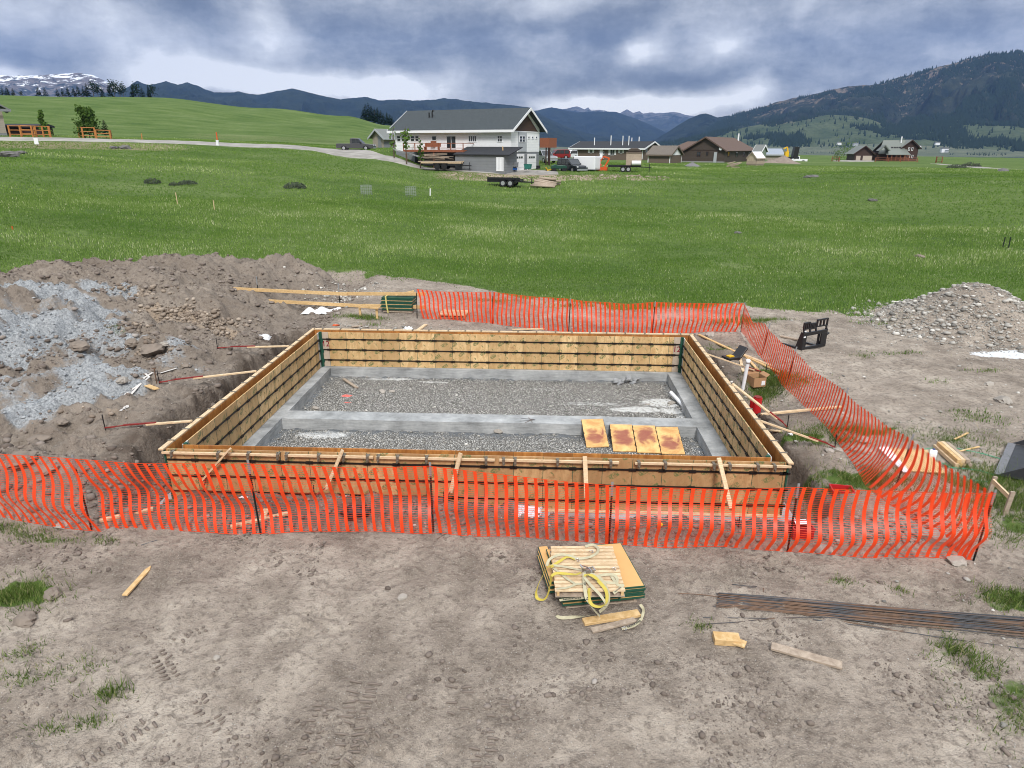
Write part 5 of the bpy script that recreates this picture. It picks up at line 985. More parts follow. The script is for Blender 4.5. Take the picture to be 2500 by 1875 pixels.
for a_, w_ in ((910, 1045),):
    A = h.onx(*z4(910, 478), -1.4); B = h.onx(*z4(1045, 460), -1.4); bn = thing('deck_bench', 'low wooden bench on the deck of the white house', 'bench', h.o, h.rz); MB().box(A[0], B[0], -1.6, -1.1, zf_+.40, zf_+.46).build('seat', M['deckwood'], bn); MB().box(A[0], B[0], -1.14, -1.06, zf_+.465, zf_+.85).build('backrest', M['deckwood'], bn)
    for q in (A[0]+.1, B[0]-.2): MB().box(q, q+.1, -1.55, -1.2, zf_+.055, zf_+.398).build('leg', M['deckwood'], bn)
# timber stacked below the deck
st = thing('board_pile', 'loose pile of old boards under the deck of the white house', 'boards', h.o, h.rz)
for i in range(14):
    A = h.onx(*z4(880+random.uniform(0, 60), 560+i*3-30), -3.2); mb = MB().beam((A[0], -3.3+random.uniform(-.5, .5), A[1]+.1), (A[0]+random.uniform(2.5, 4.5), -3.3+random.uniform(-.5, .5), A[1]+random.uniform(-.2, .25)), .12, .05); mb.build('board', M['lumber_old'], st)
# grey lean-to shed
sh = House('grey_shed', 'low grey shed with slanted roof and white door against the white house', 'shed', 1247, 91, -R(27), py=421); del sh.root['category']; 
sh.root['category'] = 'shed'; yS = -3.2; A = sh.onx(*z4(1183, 660), yS); B = sh.onx(*z4(1612, 672), yS); zt = sh.onx(*z4(1612, 528), yS)[1]; zb = B[1]
sh.root.location = sh.o
mb = MB().prism([(yS, -1.4), (-.12, -1.4), (-.12, zt+.75), (yS, zt)], A[0], B[0], 'x').build('wall', M['siding_g'], sh.root)
MB().slab([(A[0]-.15, yS-.25, zt+.02), (B[0]+.8, yS-.25, zt+.02), (B[0]+.8, -.08, zt+.93), (A[0]-.15, -.08, zt+.93)], .12).build('roof', M['roof_k'], sh.root)
A2 = sh.onx(*z4(1541, 670), yS); B2 = sh.onx(*z4(1604, 549), yS); f = MB().box(A2[0], B2[0], yS-.06, yS-.003, A2[1], B2[1]).build('door', M['paint_w'], sh.root); mb = MB()
for i in range(5): q = A2[0]+(B2[0]-A2[0])*(i+.5)/5; mb.box(q-.015, q+.015, yS-.064, yS-.061, A2[1]+.1, B2[1]-.1)
mb.build('door_groove', M['siding_lg'], f)
# rear balcony of the white house
bc = House('red_balcony', 'dark red balcony on posts behind the right end of the white house', 'balcony', 1320, 104, -R(27), py=405); A = bc.onx(*z4(1918, 452)); B = bc.onx(*z4(2000, 380))
bc.box('balcony_floor', 'deckwood', A[0], B[0], 0, 2.5, A[1]-.2, A[1]); mb = MB().box(A[0], B[0], 0, .06, A[1]+.005, B[1]); mb.box(B[0]-.06, B[0], .065, 2.5, A[1]+.005, B[1]); mb.build('railing', M['deckwood'], bc.root)
for q in (A[0]+.9, A[0]+1.5, B[0]-.2): bc.box('post', 'siding_dr', q, q+.14, .1, .24, -.6, A[1]-.205)
# small garage left of the white house
g = House('small_garage', 'small tan garage with grey metal roof left of the white house', 'garage', *z4(567, 460)[:1], 128, -R(38), py=z4(567, 462)[1]); A = g.onx(*z4(465, 440)); B = g.ony(*z4(655, 440)); ze = g.onx(*z4(565, 388))[1]
g.gable(A[0], 0, 0, B[0]+.6, -1, ze, ze+1.5, 'siding_be', 'roof_m', 'y', .6, 'siding_lg')
A = g.ony(*z4(610, 465)); g.box('skirting', 'siding_g', .004, .05, 0, B[0], -1, .9); A = g.onx(*z4(528, 432)); g.box('door', 'siding_g', A[0]-.5, A[0]+.4, -.06, -.003, -.3, 1.9)
# mid brown-sided single storey house
h2 = House('ranch_house', 'single storey brown sided house with dark roof, white trim and white door', 'house', z5(1175, 0)[0], 166, -R(29), py=z5(1175, 327)[1]); A = h2.onx(*z5(540, 300)); W2 = h2.ony(*z5(1330, 250))[0]; ze = h2.onx(*z5(1175, 236))[1]
zr = h2.onx(*z5(1100, 172), W2/2)[1]; R2 = h2.gable(A[0], 0, 0, W2, -1.5, ze, zr, 'siding_br', 'roof_k', 'x', .7)
h2.box('corner_trim', 'paint_w', -.12, .03, -.03, -.002, 0, ze-.1); h2.box('corner_trim', 'paint_w', A[0]-.02, A[0]+.14, -.03, -.002, 0, ze-.1)
for xa, xb, ya, yb in ((702, 722, 236, 270), (886, 920, 240, 288), (975, 992, 238, 272)):
    pw(h2, 'x', z5, xa, ya, xb, yb, 0)
    for s0, s1 in ((xa-18, xa-3), (xb+3, xb+18)):
        P = h2.onx(*z5(s0, yb)); Q = h2.onx(*z5(s1, ya)); h2.box('shutter', 'paint_w', P[0], Q[0], -.05, -.003, P[1], Q[1])
P = h2.onx(*z5(788, 312)); Q = h2.onx(*z5(818, 236)); dd_ = h2.box('door', 'paint_w', P[0], Q[0], -.07, -.003, P[1], Q[1]); h2.win('x', P[0]+.9, P[0]+1.1, Q[1]-1.2, Q[1]-.6, -.075, name='door_window', bars=0)
h2.box('doorstep', 'paint_w', P[0]-.6, Q[0]+.3, -1.6, -.08, P[1]-.3, P[1]-.05); pw(h2, 'y', z5, 1203, 232, 1218, 262, 0, 1, bars=0)
for px, py, hh_ in ((741, 205, 2), (889, 195, 2.2), (996, 190, 2.0), (1050, 195, 2.1), (1078, 165, 1.0), (1143, 165, 1.2)):
    yy = 2.0 if py > 180 else W2/2+.3; x_, zt = h2.onx(*z5(px, py), yy); MB().tube([(x_, yy, zt-.6), (x_, yy, zt+hh_-.2)], .11, 8).build('vent_pipe', M['paint_w'], R2)
# brown garden shed in front of it
h3 = House('garden_shed', 'small weathered brown shed with white gable in front of the brown houses', 'shed', z5(1425, 0)[0], 148, -R(27), py=z5(1425, 383)[1]); A = h3.onx(*z5(1220, 380)); B = h3.ony(*z5(1520, 380)); ze = h3.onx(*z5(1425, 294))[1]
h3.gable(A[0], 0, 0, B[0], -.6, ze, ze+1.75, 'siding_br', 'roof_t', 'x', .4, 'siding_br'); MB().prism([(.3, ze+.05), (B[0]-.3, ze+.05), (B[0]/2, ze+1.45)], .004, .04, 'x').build('white_gable', M['paint_w'], h3.root)
h3.box('corner_trim', 'paint_w', -.12, .04, -.05, -.003, 0, ze-.12); h3.box('corner_trim', 'paint_w', .004, .05, B[0]-.16, B[0], 0, ze); h3.box('corner_trim', 'paint_w', A[0]-.02, A[0]+.12, -.05, -.003, 0, ze-.12)
# large brown house
h4 = House('brown_house', 'large dark brown house with reddish brown roof and wide front gable', 'house', z5(1915, 0)[0], 156, -R(30), py=z5(1915, 348)[1]); A = h4.onx(*z5(1508, 345)); B = h4.ony(*z5(2168, 345)); ze = h4.onx(*z5(1915, 243))[1]; xg_ = h4.onx(*z5(1585, 238))[0]
zr = h4.onx(*z5(1750, 130))[1]; x0 = A[0]; L4 = B[0]
mb = MB().box(x0, 0, 0, L4, -1.6, ze); mb.build('wall', M['siding_dk'], h4.root); xm = h4.onx(*z5(1750, 130))[0]; w4 = -xm
mb = MB().prism([(xm-w4, ze+.01), (0, ze+.01), (xm, zr-.05)], .0, 1.2, 'y').build('gable_wall', M['siding_dk'], h4.root)
ov = .6; k = (zr-ze)/w4; e = ze-ov*k; rf = MB(); rf.slab([(xm-w4-ov, L4+ov, e+.15), (xm-w4-ov, -ov, e+.15), (xm, -ov, zr+.15), (xm, L4-w4*.55, zr+.15)], .15); rf.slab([(ov, -ov, e+.15), (ov, L4+ov, e+.15), (xm, L4-w4*.55, zr+.15), (xm, -ov, zr+.15)], .15); rf.slab([(ov, L4+ov, e+.15), (xm-w4-ov, L4+ov, e+.15), (xm, L4-w4*.55, zr+.15)], .15)
R4 = rf.build('roof', M['roof_b'], h4.root); MB().prism([(xm-w4-ov, e-.12), (xm-w4-ov, e+.17), (xm, zr+.17), (ov, e+.17), (ov, e-.12), (xm, zr-.15)], -ov-.05, -ov-.004, 'y').build('trim', M['roof_b'], R4)
wg = h4.onx(*z5(1432, 238), 3.0)[0]; zr2 = zr-.75; rf = MB(); rf.slab([(wg, 1.6, ze), (xm, 1.6, ze), (xm, 6.4, zr2), (wg+2.4, 6.4, zr2)], .15); rf.slab([(xm, 11.2, ze), (wg, 11.2, ze), (wg+2.4, 6.4, zr2), (xm, 6.4, zr2)], .15); rf.slab([(wg, 11.2, ze), (wg, 1.6, ze), (wg+2.4, 6.4, zr2)], .15); rf.build('wing_roof', M['roof_b'], h4.root); MB().box(wg+.6, x0-.01, 2.2, 10.6, -1.6, ze-.16).build('wing_wall', M['siding_dk'], h4.root)
h4.box('belly_band', 'siding_dr', x0, .02, -.05, -.003, ze-.12, ze+.0)
for xa, xb, ya, yb in ((1664, 1698, 260, 302), (1748, 1768, 260, 294)): pw(h4, 'x', z5, xa, ya, xb, yb, 0, fr='siding_dr', bars=1)
for xa, xb, ya, yb in ((1938, 1960, 262, 305), (2010, 2034, 262, 305), (2078, 2096, 262, 300), (2128, 2142, 266, 300)): pw(h4, 'y', z5, xa, ya, xb, yb, 0, 1, fr='siding_dr' if xa < 2100 else 'paint_w', bars=0)
P = h4.onx(*z5(1830, 318)); h4.box('meter_box', 'siding_lg', P[0]-.3, P[0]+.3, -.25, -.003, P[1]-.9, P[1]+1.2); P = h4.onx(*z5(1884, 232)); MB().prism([(P[0]+.35*math.cos(q*.7854), P[1]+.35*math.sin(q*.7854)) for q in range(8)], -.5, -.42, 'y').build('satellite_dish', M['paint_w'], h4.root)
x_, zt = h4.ony(*z5(2037, 145), xm+1)[0], h4.ony(*z5(2037, 145), xm+1)[1]; MB().tube([(xm+1, x_, zt-1), (xm+1, x_, zt+1.2)], .22, 8, r2=.15).build('chimney', M['paint_w'], R4); h4.box('plinth', 'concr', x0, .06, -.12, -.003, -.9, -.0)
ds = thing('entry_stairs', 'reddish wooden entry steps at the right corner of the brown house', 'stairs', h4.o, h4.rz); 
for i in range(4): MB().box(.15+i*.3, .5+i*.3, L4-2.2, L4-.6, -.4, .9-i*.25).build('step', M['deckwood'], ds)
# greenhouse, sheds and metal building behind
z7 = lambda x, y: (1700+x/6.32, 280+y/6.32)
gh = House('greenhouse', 'small greenhouse with white roof and wooden lower walls right of brown house', 'greenhouse', z7(935, 0)[0], 140, -R(45), py=z7(935, 768)[1]); A = gh.onx(*z7(785, 700)); B = gh.ony(*z7(1050, 700)); ze = gh.onx(*z7(935, 678))[1]
M['poly'] = plain('greenhouse_sheet', (.45, .38, .28), .4, var=.15); gh.gable(A[0], 0, 0, B[0], -.2, ze, ze+1.15, 'poly', 'paint_w', 'y', .15, 'lumber_old', .06)
mb = MB()
for q in np.linspace(A[0], 0, 5): mb.box(q-.05, q+.05, -.05, -.003, 0, ze)
for q in np.linspace(0, B[0], 5): mb.box(.003, .05, q-.05, q+.05, 0, ze)
mb.box(A[0]-.05, .06, -.08, -.052, 0, .6); mb.box(.052, .09, 0, B[0], 0, .6); mb.build('frame', M['lumber_old'], gh.root)
gs = House('green_shed', 'pale green shed with grey roof behind the greenhouse', 'shed', z7(990, 0)[0], 172, -R(40), py=z7(990, 700)[1]); A = gs.onx(*z7(885, 600)); B = gs.ony(*z7(1080, 600)); ze = gs.onx(*z7(990, 580))[1]; M['siding_gr'] = siding('pale_green_siding', (.20, .25, .20)); gs.gable(A[0], 0, 0, B[0], -.5, ze, ze+1.5, 'siding_gr', 'roof_m', 'x', .3)
gb = House('metal_building', 'long tan building with pale blue metal roof behind the dirt heap', 'building', z7(1325, 0)[0], 205, -R(8), py=z7(1325, 705)[1]); A = gb.onx(*z7(1075, 640)); ze = gb.onx(*z7(1325, 622))[1]; zr = gb.onx(*z7(1340, 532), 5)[1]; gb.gable(A[0], 0, 0, 10, -.6, ze, zr, 'siding_be', 'roof_blue', 'x', .5, 'siding_lg')
# dark house at right
h5 = House('dark_house', 'dark brown two storey house with green grey metal roofs and tan garage doors', 'house', z6(1045, 0)[0], 262, -R(10), py=z6(1045, 300)[1])
A = h5.onx(*z6(905, 270)); ze = h5.onx(*z6(1045, 245))[1]; zr = h5.onx(*z6(990, 179))[1]; h5.gable(A[0], 0, 0, 11, -.6, ze, zr, 'siding_dr', 'roof_mg', 'y', .7, 'siding_dr')
for xa, xb in ((911, 952), (963, 1041)): P = h5.onx(*z6(xa, 300)); Q = h5.onx(*z6(xb, 254)); h5.box('garage_door', 'doort', P[0], Q[0], -.08, -.003, 0, Q[1])
xr_ = h5.onx(*z6(1275, 200), 3)[0]; xe = h5.onx(*z6(1392, 200), 4)[0]; zt_ = h5.onx(*z6(1345, 133), 4)[1]; zl = h5.onx(*z6(1405, 245), 4)[1]
h5.box('hall_wall', 'siding_dr', .02, xr_, 2.0, 12, -.6, ze+.6); rf = MB(); xq = h5.onx(*z6(1095, 215), 3)[0]; zq = h5.onx(*z6(1150, 133), 7)[1]
rf.slab([(xq-.6, 1.4, ze+.3), (xr_+1.5, 1.4, ze+.3), (xr_+1.5, 7, zq), (xq+1.8, 7, zq)], .2); rf.slab([(xr_+1.5, 13, ze), (xq-.6, 13, ze), (xq+1.8, 7, zq), (xr_+1.5, 7, zq)], .2); rf.build('hall_roof', M['roof_mg'], h5.root)
h5.gable(xr_, xe, 3.2, 12, -.6, zl+1.8, zt_, 'siding_dr', 'roof_mg', 'y', .7, 'siding_dr', name='tower_wall')
P = h5.onx(*z6(1150, 245), -.8); Q = h5.onx(*z6(1340, 245), -.8); MB().slab([(P[0], -.9, P[1]), (Q[0], -.9, P[1]), (Q[0]-1.2, 3.1, P[1]+2.0), (P[0]+.3, 3.1, P[1]+2.0)], .15).build('porch_roof', M['roof_mg'], h5.root)
for i in range(6): q = P[0]+.4+(Q[0]-P[0]-.9)*i/5; h5.box('porch_post', 'deckwood', q, q+.2, -.7, -.5, 0, P[1]-.16)
h5.box('porch_floor', 'deckwood', P[0], Q[0]+2.5, -.9, 2.0, -.3, .4); h5.box('porch_rail', 'deckwood', P[0]+.1, Q[0], -.85, -.78, 1.1, 1.25)
for xa in (1195, 1215, 1235, 1255, 1275): pw(h5, 'x', z6, xa-7, 186, xa+7, 195, 3.1, fr='siding_dr', bars=0)
for xa in (1325, 1350): pw(h5, 'x', z6, xa-6, 192, xa+6, 212, 3.2, fr='paint_w', bars=0, fw=.1); pw(h5, 'x', z6, xa-6, 250, xa+6, 270, 3.2, fr='paint_w', bars=0, fw=.1)
for xa in (1085, 1240, 1290, 1315): pw(h5, 'x', z6, xa-7, 252, xa+7, 276, 1.98, fr='deckwood', bars=0, fw=.1)
pk = h5.onx(*z6(1267, 130), 6); MB().tube([(pk[0], 6, pk[1]-1.5), (pk[0], 6, pk[1]+1)], .2, 8).build('chimney', M['paint_w'], h5.root)
P = h5.onx(*z6(1135, 213), -1); 
MB().prism([(P[0]-1.8, 3.4), (P[0], 5.3), (P[0]+1.8, 3.4), (P[0]+1.4, 3.3), (P[0], 4.9), (P[0]-1.4, 3.3)], -1.4, 1.9, 'y').build('entry_gable', M['roof_mg'], h5.root)
# beige house corner at far left
h6 = House('beige_house', 'corner of a beige sided house with grey metal roof at the left edge', 'house', 29, 132, R(40), py=338); ze = h6.onx(36, 268)[1]; zr = ze+3.6
h6.box('wall', 'siding_be', -9, 0, 0, 9, .75, ze); h6.box('foundation', 'siding_g', -9.0, .03, -.03, 9, -1, .745); k = 1.0
MB().slab([(-4.6, -.8, zr), (-4.6, 9.8, zr), (1.15, 9.8, ze-.05), (1.15, -.8, ze-.05)][::-1], .2).build('roof', M['roof_m'], h6.root); MB().box(-9.2, 1.1, -.86, -.8, ze-.3, ze+.05).build('fascia', M['siding_g'], h6.root); MB().slab([(-4.7, -.8, zr), (-10.4, -.8, ze-.05), (-10.4, 9.8, ze-.05), (-4.7, 9.8, zr)][::-1], .2).build('roof', M['roof_m'], h6.root)
MB().prism([(-9, ze), (0, ze), (-4.5, zr-.25)], .01, .4, 'y').build('gable_wall', M['siding_be'], h6.root)
lh = House('low_outbuilding', 'low dark brown outbuilding behind the orange rail fence', 'shed', 112, 141, 0, py=330); lh.gable(-7.2, 0, 0, 3, -.5, 1.3, 1.6, 'siding_dr', 'roof_k', 'x', .2, 'roof_k')
# far away little houses
for px, py, w_, m1, lb in [(814, 290, 4, 'paint_w', 'pale house top peeking above the hill beside the white house'), (2050, 348, 26, 'paint_w', 'tiny far house on the lake shore below the mountain'), (2090, 350, 30, 'siding_lg', 'tiny far long building on the lake shore'), (2290, 348, 26, 'paint_w', 'tiny white far barn below the mountain'), (2308, 364, 40, 'paint_w', 'tiny white houses cluster at the far shore'), (2246, 355, 16, 'paint_w', 'tiny far cabin just right of the dark house roof'), (2312, 367, 20, 'siding_lg', 'tiny grey house at the far waterline')]:
    D_ = 400 if px < 900 else 2280; w_ = w_*(.45 if D_ > 500 else 1); q = atD(px, py+2, D_); r_ = thing('distant_house', lb, 'house', tuple(q)); s_ = w_/2; MB().box(-s_, s_, 0, s_, -s_*.8, s_*.32).build('wall', M[m1], r_); MB().prism([(-s_*1.1, s_*.33), (s_*1.1, s_*.33), (s_*.9, s_*.75), (-s_*.9, s_*.75)], -.5, s_+.5, 'y').build('roof', M['roof_m'], r_)
# ------------------------------------------------------------------ things on the site
def lay(px, py, lift=0.0): q = hit(px, py); return Vector((q[0], q[1], q[2]+lift))
def board(a, b_, w_, t_, name, label, cat, mm='lumber', grp=None, roll=0, bv=.003, up=(0, 0, 1)):
    a = Vector(a); b_ = Vector(b_); o = MB().beam((0, 0, 0), b_-a, w_, t_, up, roll).build(name, M[mm], None); o.location = a; bev(o, bv); return tag(o, label, cat, grp)
def brace(name, label, a, j, b_, grp, mm='lumber', stk=True):
    """lumber from the wall top a to joint j, red adjustable steel end from j to b on the ground, held by a steel pin"""
    a, j, b_ = Vector(a), Vector(j), Vector(b_); r_ = thing(name, label, 'brace', tuple(a), 0, grp); z0 = Vector((0, 0, 0)); j_ = j-a; b2 = b_-a; d = (b2-j_).normalized()
    bev(MB().beam(z0, j_, .088, .038, roll=.0).build('board', M[mm], r_), .003); o = MB().beam(j_-d*.25+Vector((0, 0, .03)), j_.lerp(b2, .55)+Vector((0, 0, .03)), .05, .03).tube([j_.lerp(b2, .5)+Vector((0, 0, .02)), b2], .014, 8).beam(j_.lerp(b2, .75), j_.lerp(b2, 1.0), .045, .02).build('turnbuckle', M['red'], r_)
    if stk: MB().tube([b2+Vector((0, 0, -.3)), b2+Vector((-.01, 0, .33))], .012, 6).build('pin', M['black'], r_)
    return r_
gb_ = 'lumber braces of the form walls'
for i, ((ax, ay), (jx, jy), (bx1, by1)) in enumerate([((705, 845), (605, 851), (532, 853)), ((626, 906), (471, 930), (390, 939)), ((467, 1028), (361, 1039), (257, 1046))]):
    a = Vector(atX(ax, ay, -6.50)); b_ = lay(bx1, by1, .05); t_ = (jx-ax)/(bx1-ax); brace('wall_brace', 'brace with dark red end on the left bank, %s one' % ['rearmost', 'middle', 'nearest'][i], a, a.lerp(b_, t_), b_, gb_)
for i, ((ax, ay), (jx, jy), (bx1, by1), w_) in enumerate([((1729, 865), (1839, 909), (1869, 918), 'rear'), ((1788, 937), (1899, 1025), (1922, 1046), 'middle'), ((1858, 1028), (1994, 1076), (2038, 1095), 'front')]):
    a = Vector(atX(ax, ay, 6.50)); b_ = lay(bx1, by1, .05); t_ = (jx-ax)/(bx1-ax); brace('wall_brace', 'brace with dark red end on the right side of the forms, %s one' % w_, a, a.lerp(b_, t_), b_, gb_)
for i, (ax, ay, bx1, by1) in enumerate([(558, 1097, 495, 1172), (834, 1102, 795, 1195), (1123, 1110, 1100, 1202), (1428, 1118, 1432, 1216), (1756, 1122, 1785, 1242)]):
    a = Vector(atY(ax, ay+4, -.20)); b_ = Vector(at(bx1, by1, -.66)); r_ = thing('wall_brace', 'pale board leaning out over the front clamped boards, %s from left' % ['first', 'second', 'third', 'fourth', 'fifth'][i], 'brace', tuple(a), 0, gb_)
    bev(MB().beam(Vector((0, 0, .01))-(b_-a).normalized()*.06, b_-a, .088, .038).build('board', M['lumber'], r_), .003); d = (b_-a).normalized(); e = b_-a+d*.5; g = Hs(b_.x+d.x*.5, b_.y+d.y*.5)-a.z; e.z = g
    MB().tube([b_-a-d*.12+Vector((0, 0, -.04)), e], .013, 6).beam(b_-a-d*.3+Vector((0, 0, -.035)), b_-a-d*.02+Vector((0, 0, -.035)), .05, .02).build('turnbuckle', M['red'], r_); MB().tube([e+Vector((0, 0, -.2)), e+Vector((0, 0, .25))], .011, 6).build('pin', M['black'], r_)
for p1, p2, w_, t_, mm, lb in [((1706, 820), (1902, 914), .10, .04, 'lumber_y', 'long board lying from the rear right corner towards the fence'), ((1812, 866), (1882, 897), .12, .04, 'lumber', 'short board beside the long one near the side fence'), ((1801, 851), (1849, 906), .09, .04, 'lumber_y', 'board crossing the long one beside the tool case'), ((1806, 874), (1814, 911), .09, .04, 'lumber', 'upright looking short board left of the white pipe'), ((1857, 1019), (2052, 997), .09, .05, 'lumber', 'board bridging the dug hollow under the side fence'), ((1882, 1053), (1906, 1054), .12, .03, 'lumber', 'small offcut near the middle brace end'),
                       ((244, 1275), (375, 1248), .10, .05, 'lumber', 'pale board lying behind the front fence at left'), ((563, 1288), (707, 1257), .10, .05, 'lumber', 'pale board lying behind the front fence, right of the other'), ((642, 1268), (652, 1246), .12, .04, 'lumber', 'short offcut on end of a pale board behind the front fence'), ((360, 947), (384, 957), .14, .03, 'lumber_y', 'small wood offcut beside the white straps on the left bank'), ((859, 803), (885, 799), .12, .04, 'lumber_old', 'short grey board behind the rear form wall'), ((1019, 808), (1040, 795), .14, .05, 'lumber', 'board end sticking up behind the rear form wall'),
                       ((2330, 1075), (2362, 1062), .05, .02, 'lumber_y', 'thin lath lying in the grass behind the timber stack'), ((2336, 1105), (2390, 1094), .05, .02, 'lumber_y', 'thin lath right of the timber stack'), ((1905, 822), (1950, 832), .14, .05, 'lumber_old', 'old plank behind the black fork frame'), ((1250, 808), (1330, 806), .10, .04, 'lumber', 'board lying on the bank behind the rear form wall')]:
    a, b_ = lay(*p1, .04), lay(*p2, .04); m_ = (a+b_)/2; 
    if (b_-a).length > 1.2: a.z = max(a.z, Hs(a.x, a.y)+.05); b_.z = max(b_.z, Hs(b_.x, b_.y)+.05)
    board(a, b_, w_, t_, 'loose_board', lb, 'board', mm)
# plastic pipe, tool case, box, cans
a = lay(1812, 948, -.3); b_ = Vector(atY(1827, 880, a.y-.1)); pp = thing('white_pipe', 'white plastic drain pipe leaning out of the trench on the right', 'pipe', tuple(a)); MB().tube([(0, 0, 0), b_-a], .055, 14, cap=False).build('tube', M['white'], pp, smooth=True); MB().tube([(b_-a)*.93, (b_-a)*1.02], .068, 14).build('coupling', M['white'], pp, smooth=True)
q = lay(1790, 878, .02); tc = thing('tool_case', 'open black tool case with papers in its lid among the boards', 'tool case', tuple(q), R(25)); bev(MB().box(-.34, .14, -.2, .2, 0, .10).build('tray', M['black'], tc), .02, 2); bev(MB().slab([(.16, -.2, .04), (.16, .2, .04), (.42, .2, .36), (.42, -.2, .36)], .06).build('lid', M['black'], tc), .01); MB().slab([(.165, -.13, .095), (.165, .1, .095), (.34, .1, .31), (.34, -.13, .31)], -.008).build('paper', M['white'], tc); MB().box(-.25, -.05, -.1, .08, .10, .13).build('tool', M['yellow'] if 'yellow' in M else M['red'], tc)
q = lay(1845, 940, .0); M['card'] = plain('cardboard', (.36, .21, .11), .8, var=.15); cb = thing('cardboard_box', 'open brown cardboard box in the grass beside the trench', 'box', tuple(q), R(15)); mb = MB(); w_ = .21
for p in ([(-w_, -w_, 0), (w_, -w_, 0), (w_, -w_, .30), (-w_, -w_, .30)], [(w_, -w_, 0), (w_, w_, 0), (w_, w_, .30), (w_, -w_, .30)], [(w_, w_, 0), (-w_, w_, 0), (-w_, w_, .30), (w_, w_, .30)], [(-w_, w_, 0), (-w_, -w_, 0), (-w_, -w_, .30), (-w_, w_, .30)], [(-w_, -w_, .01), (w_, -w_, .01), (w_, w_, .01), (-w_, w_, .01)]): mb.slab(p, .006)
mb.build('body', M['card'], cb); fl = MB(); fl.slab([(-w_, w_, .305), (w_, w_, .305), (w_*.9, w_+.1, .44), (-w_*.9, w_+.1, .44)], .005); fl.slab([(w_+.002, -w_, .305), (w_+.002, w_, .305), (w_+.12, w_*.9, .38), (w_+.12, -w_*.9, .38)], .005); fl.build('flap', M['card'], cb); MB().box(.05, .17, -w_-.012, -w_-.004, .06, .2).build('shipping_label', M['white'], cb)
for k, (px, py) in enumerate([(1838, 1012), (1846, 1004)]):
    q = lay(px, py); c = thing('red_can', 'dark red metal can in the right trench, %s one' % ['front', 'rear'][k], 'can', tuple(q)); MB().tube([(0, 0, 0), (0, 0, .42)], .12, 16).build('body', M['redplastic'], c, smooth=False); MB().tube([(0, 0, .42), (0, 0, .45)], .10, 16).build('cap', M['red'], c)
def crate(px, py, rz, label, w_=.42, d_=.30, h_=.16, grp=None):
    q = lay(px, py); c = thing('plastic_crate', label, 'crate', tuple(q), rz, grp); mb = MB(); t = .012
    mb.box(-w_/2, w_/2, -d_/2, -d_/2+t, 0, h_); mb.box(-w_/2, w_/2, d_/2-t, d_/2, 0, h_); mb.box(-w_/2, -w_/2+t, -d_/2+t, d_/2-t, 0, h_); mb.box(w_/2-t, w_/2, -d_/2+t, d_/2-t, 0, h_); mb.box(-w_/2+t, w_/2-t, -d_/2+t, d_/2-t, .0, .02)
    mb.build('body', M['redplastic'], c); rm = MB(); rm.box(-w_/2-.012, w_/2+.012, -d_/2-.012, -d_/2-.001, h_-.03, h_); rm.box(-w_/2-.012, w_/2+.012, d_/2+.001, d_/2+.012, h_-.03, h_); rm.box(-w_/2-.012, -w_/2-.001, -d_/2, d_/2, h_-.03, h_); rm.box(w_/2+.001, w_/2+.012, -d_/2, d_/2, h_-.03, h_); rm.build('rim', M['redplastic'], c)
    MB().box(-w_*.3, w_*.25, -d_*.3, d_*.25, .021, .06).build('contents', M['rust'], c); return c
crate(2054, 1204, R(-8), 'low red plastic crate on the dirt behind the front fence'); crate(1952, 1308, R(4), 'tall red plastic crate behind the front fence near the corner of the forms', .38, .30, .22)
o = MB().slab([(-.13, -.09, 0), (.14, -.07, 0), (.12, .1, 0), (-.12, .08, 0)], .004).build('paper_sheet', M['white']); o.location = lay(1952, 1300, .23); tag(o, 'white paper sheet on top of the tall red crate', 'paper')
# black bag, white bags, sheet
def blob(name, label, cat, px, py, sx, sy, sz, mm, seed, rz=0, lift=0):
    q = lay(px, py); vs, fs = ICO[2]; rn = np.random.default_rng(seed); n_ = fbm(vs[:, 0]*2+seed, vs[:, 1]*2+vs[:, 2]*1.5, seed, 4)
    p = vs*(1+n_[:, None]*.75)*np.array([sx, sy, sz]); p[:, 2] = np.maximum(p[:, 2], -sz*.35)+sz*.35+lift; o = MB().add(p.tolist(), fs).build(name, M[mm], None, smooth=False); o.location = q; o.rotation_euler = (0, 0, rz); return tag(o, label, cat)
blob('rubbish_bag', 'crumpled black bag lying behind the front fence', 'bag', 862, 1255, .27, .17, .15, 'black', 5); blob('bag_tail', 'black cloth strip beside the black bag', 'cloth', 893, 1246, .16, .06, .03, 'black', 8)
bgm = mat('printed_bag', lambda t: (t.put(t.b.inputs['Base Color'], t.mix(t.math('MULTIPLY', t.math('GREATER_THAN', t.noise(t.vmath('MULTIPLY', t.objc(), (60, 60, 25)), 1, 1, .5), .6), t.math('LESS_THAN', t.noise(t.objc(), 7, 2, .5), .5)), (.68, .69, .70), (.18, .20, .24))), None)[-1]); M['bag'] = bgm
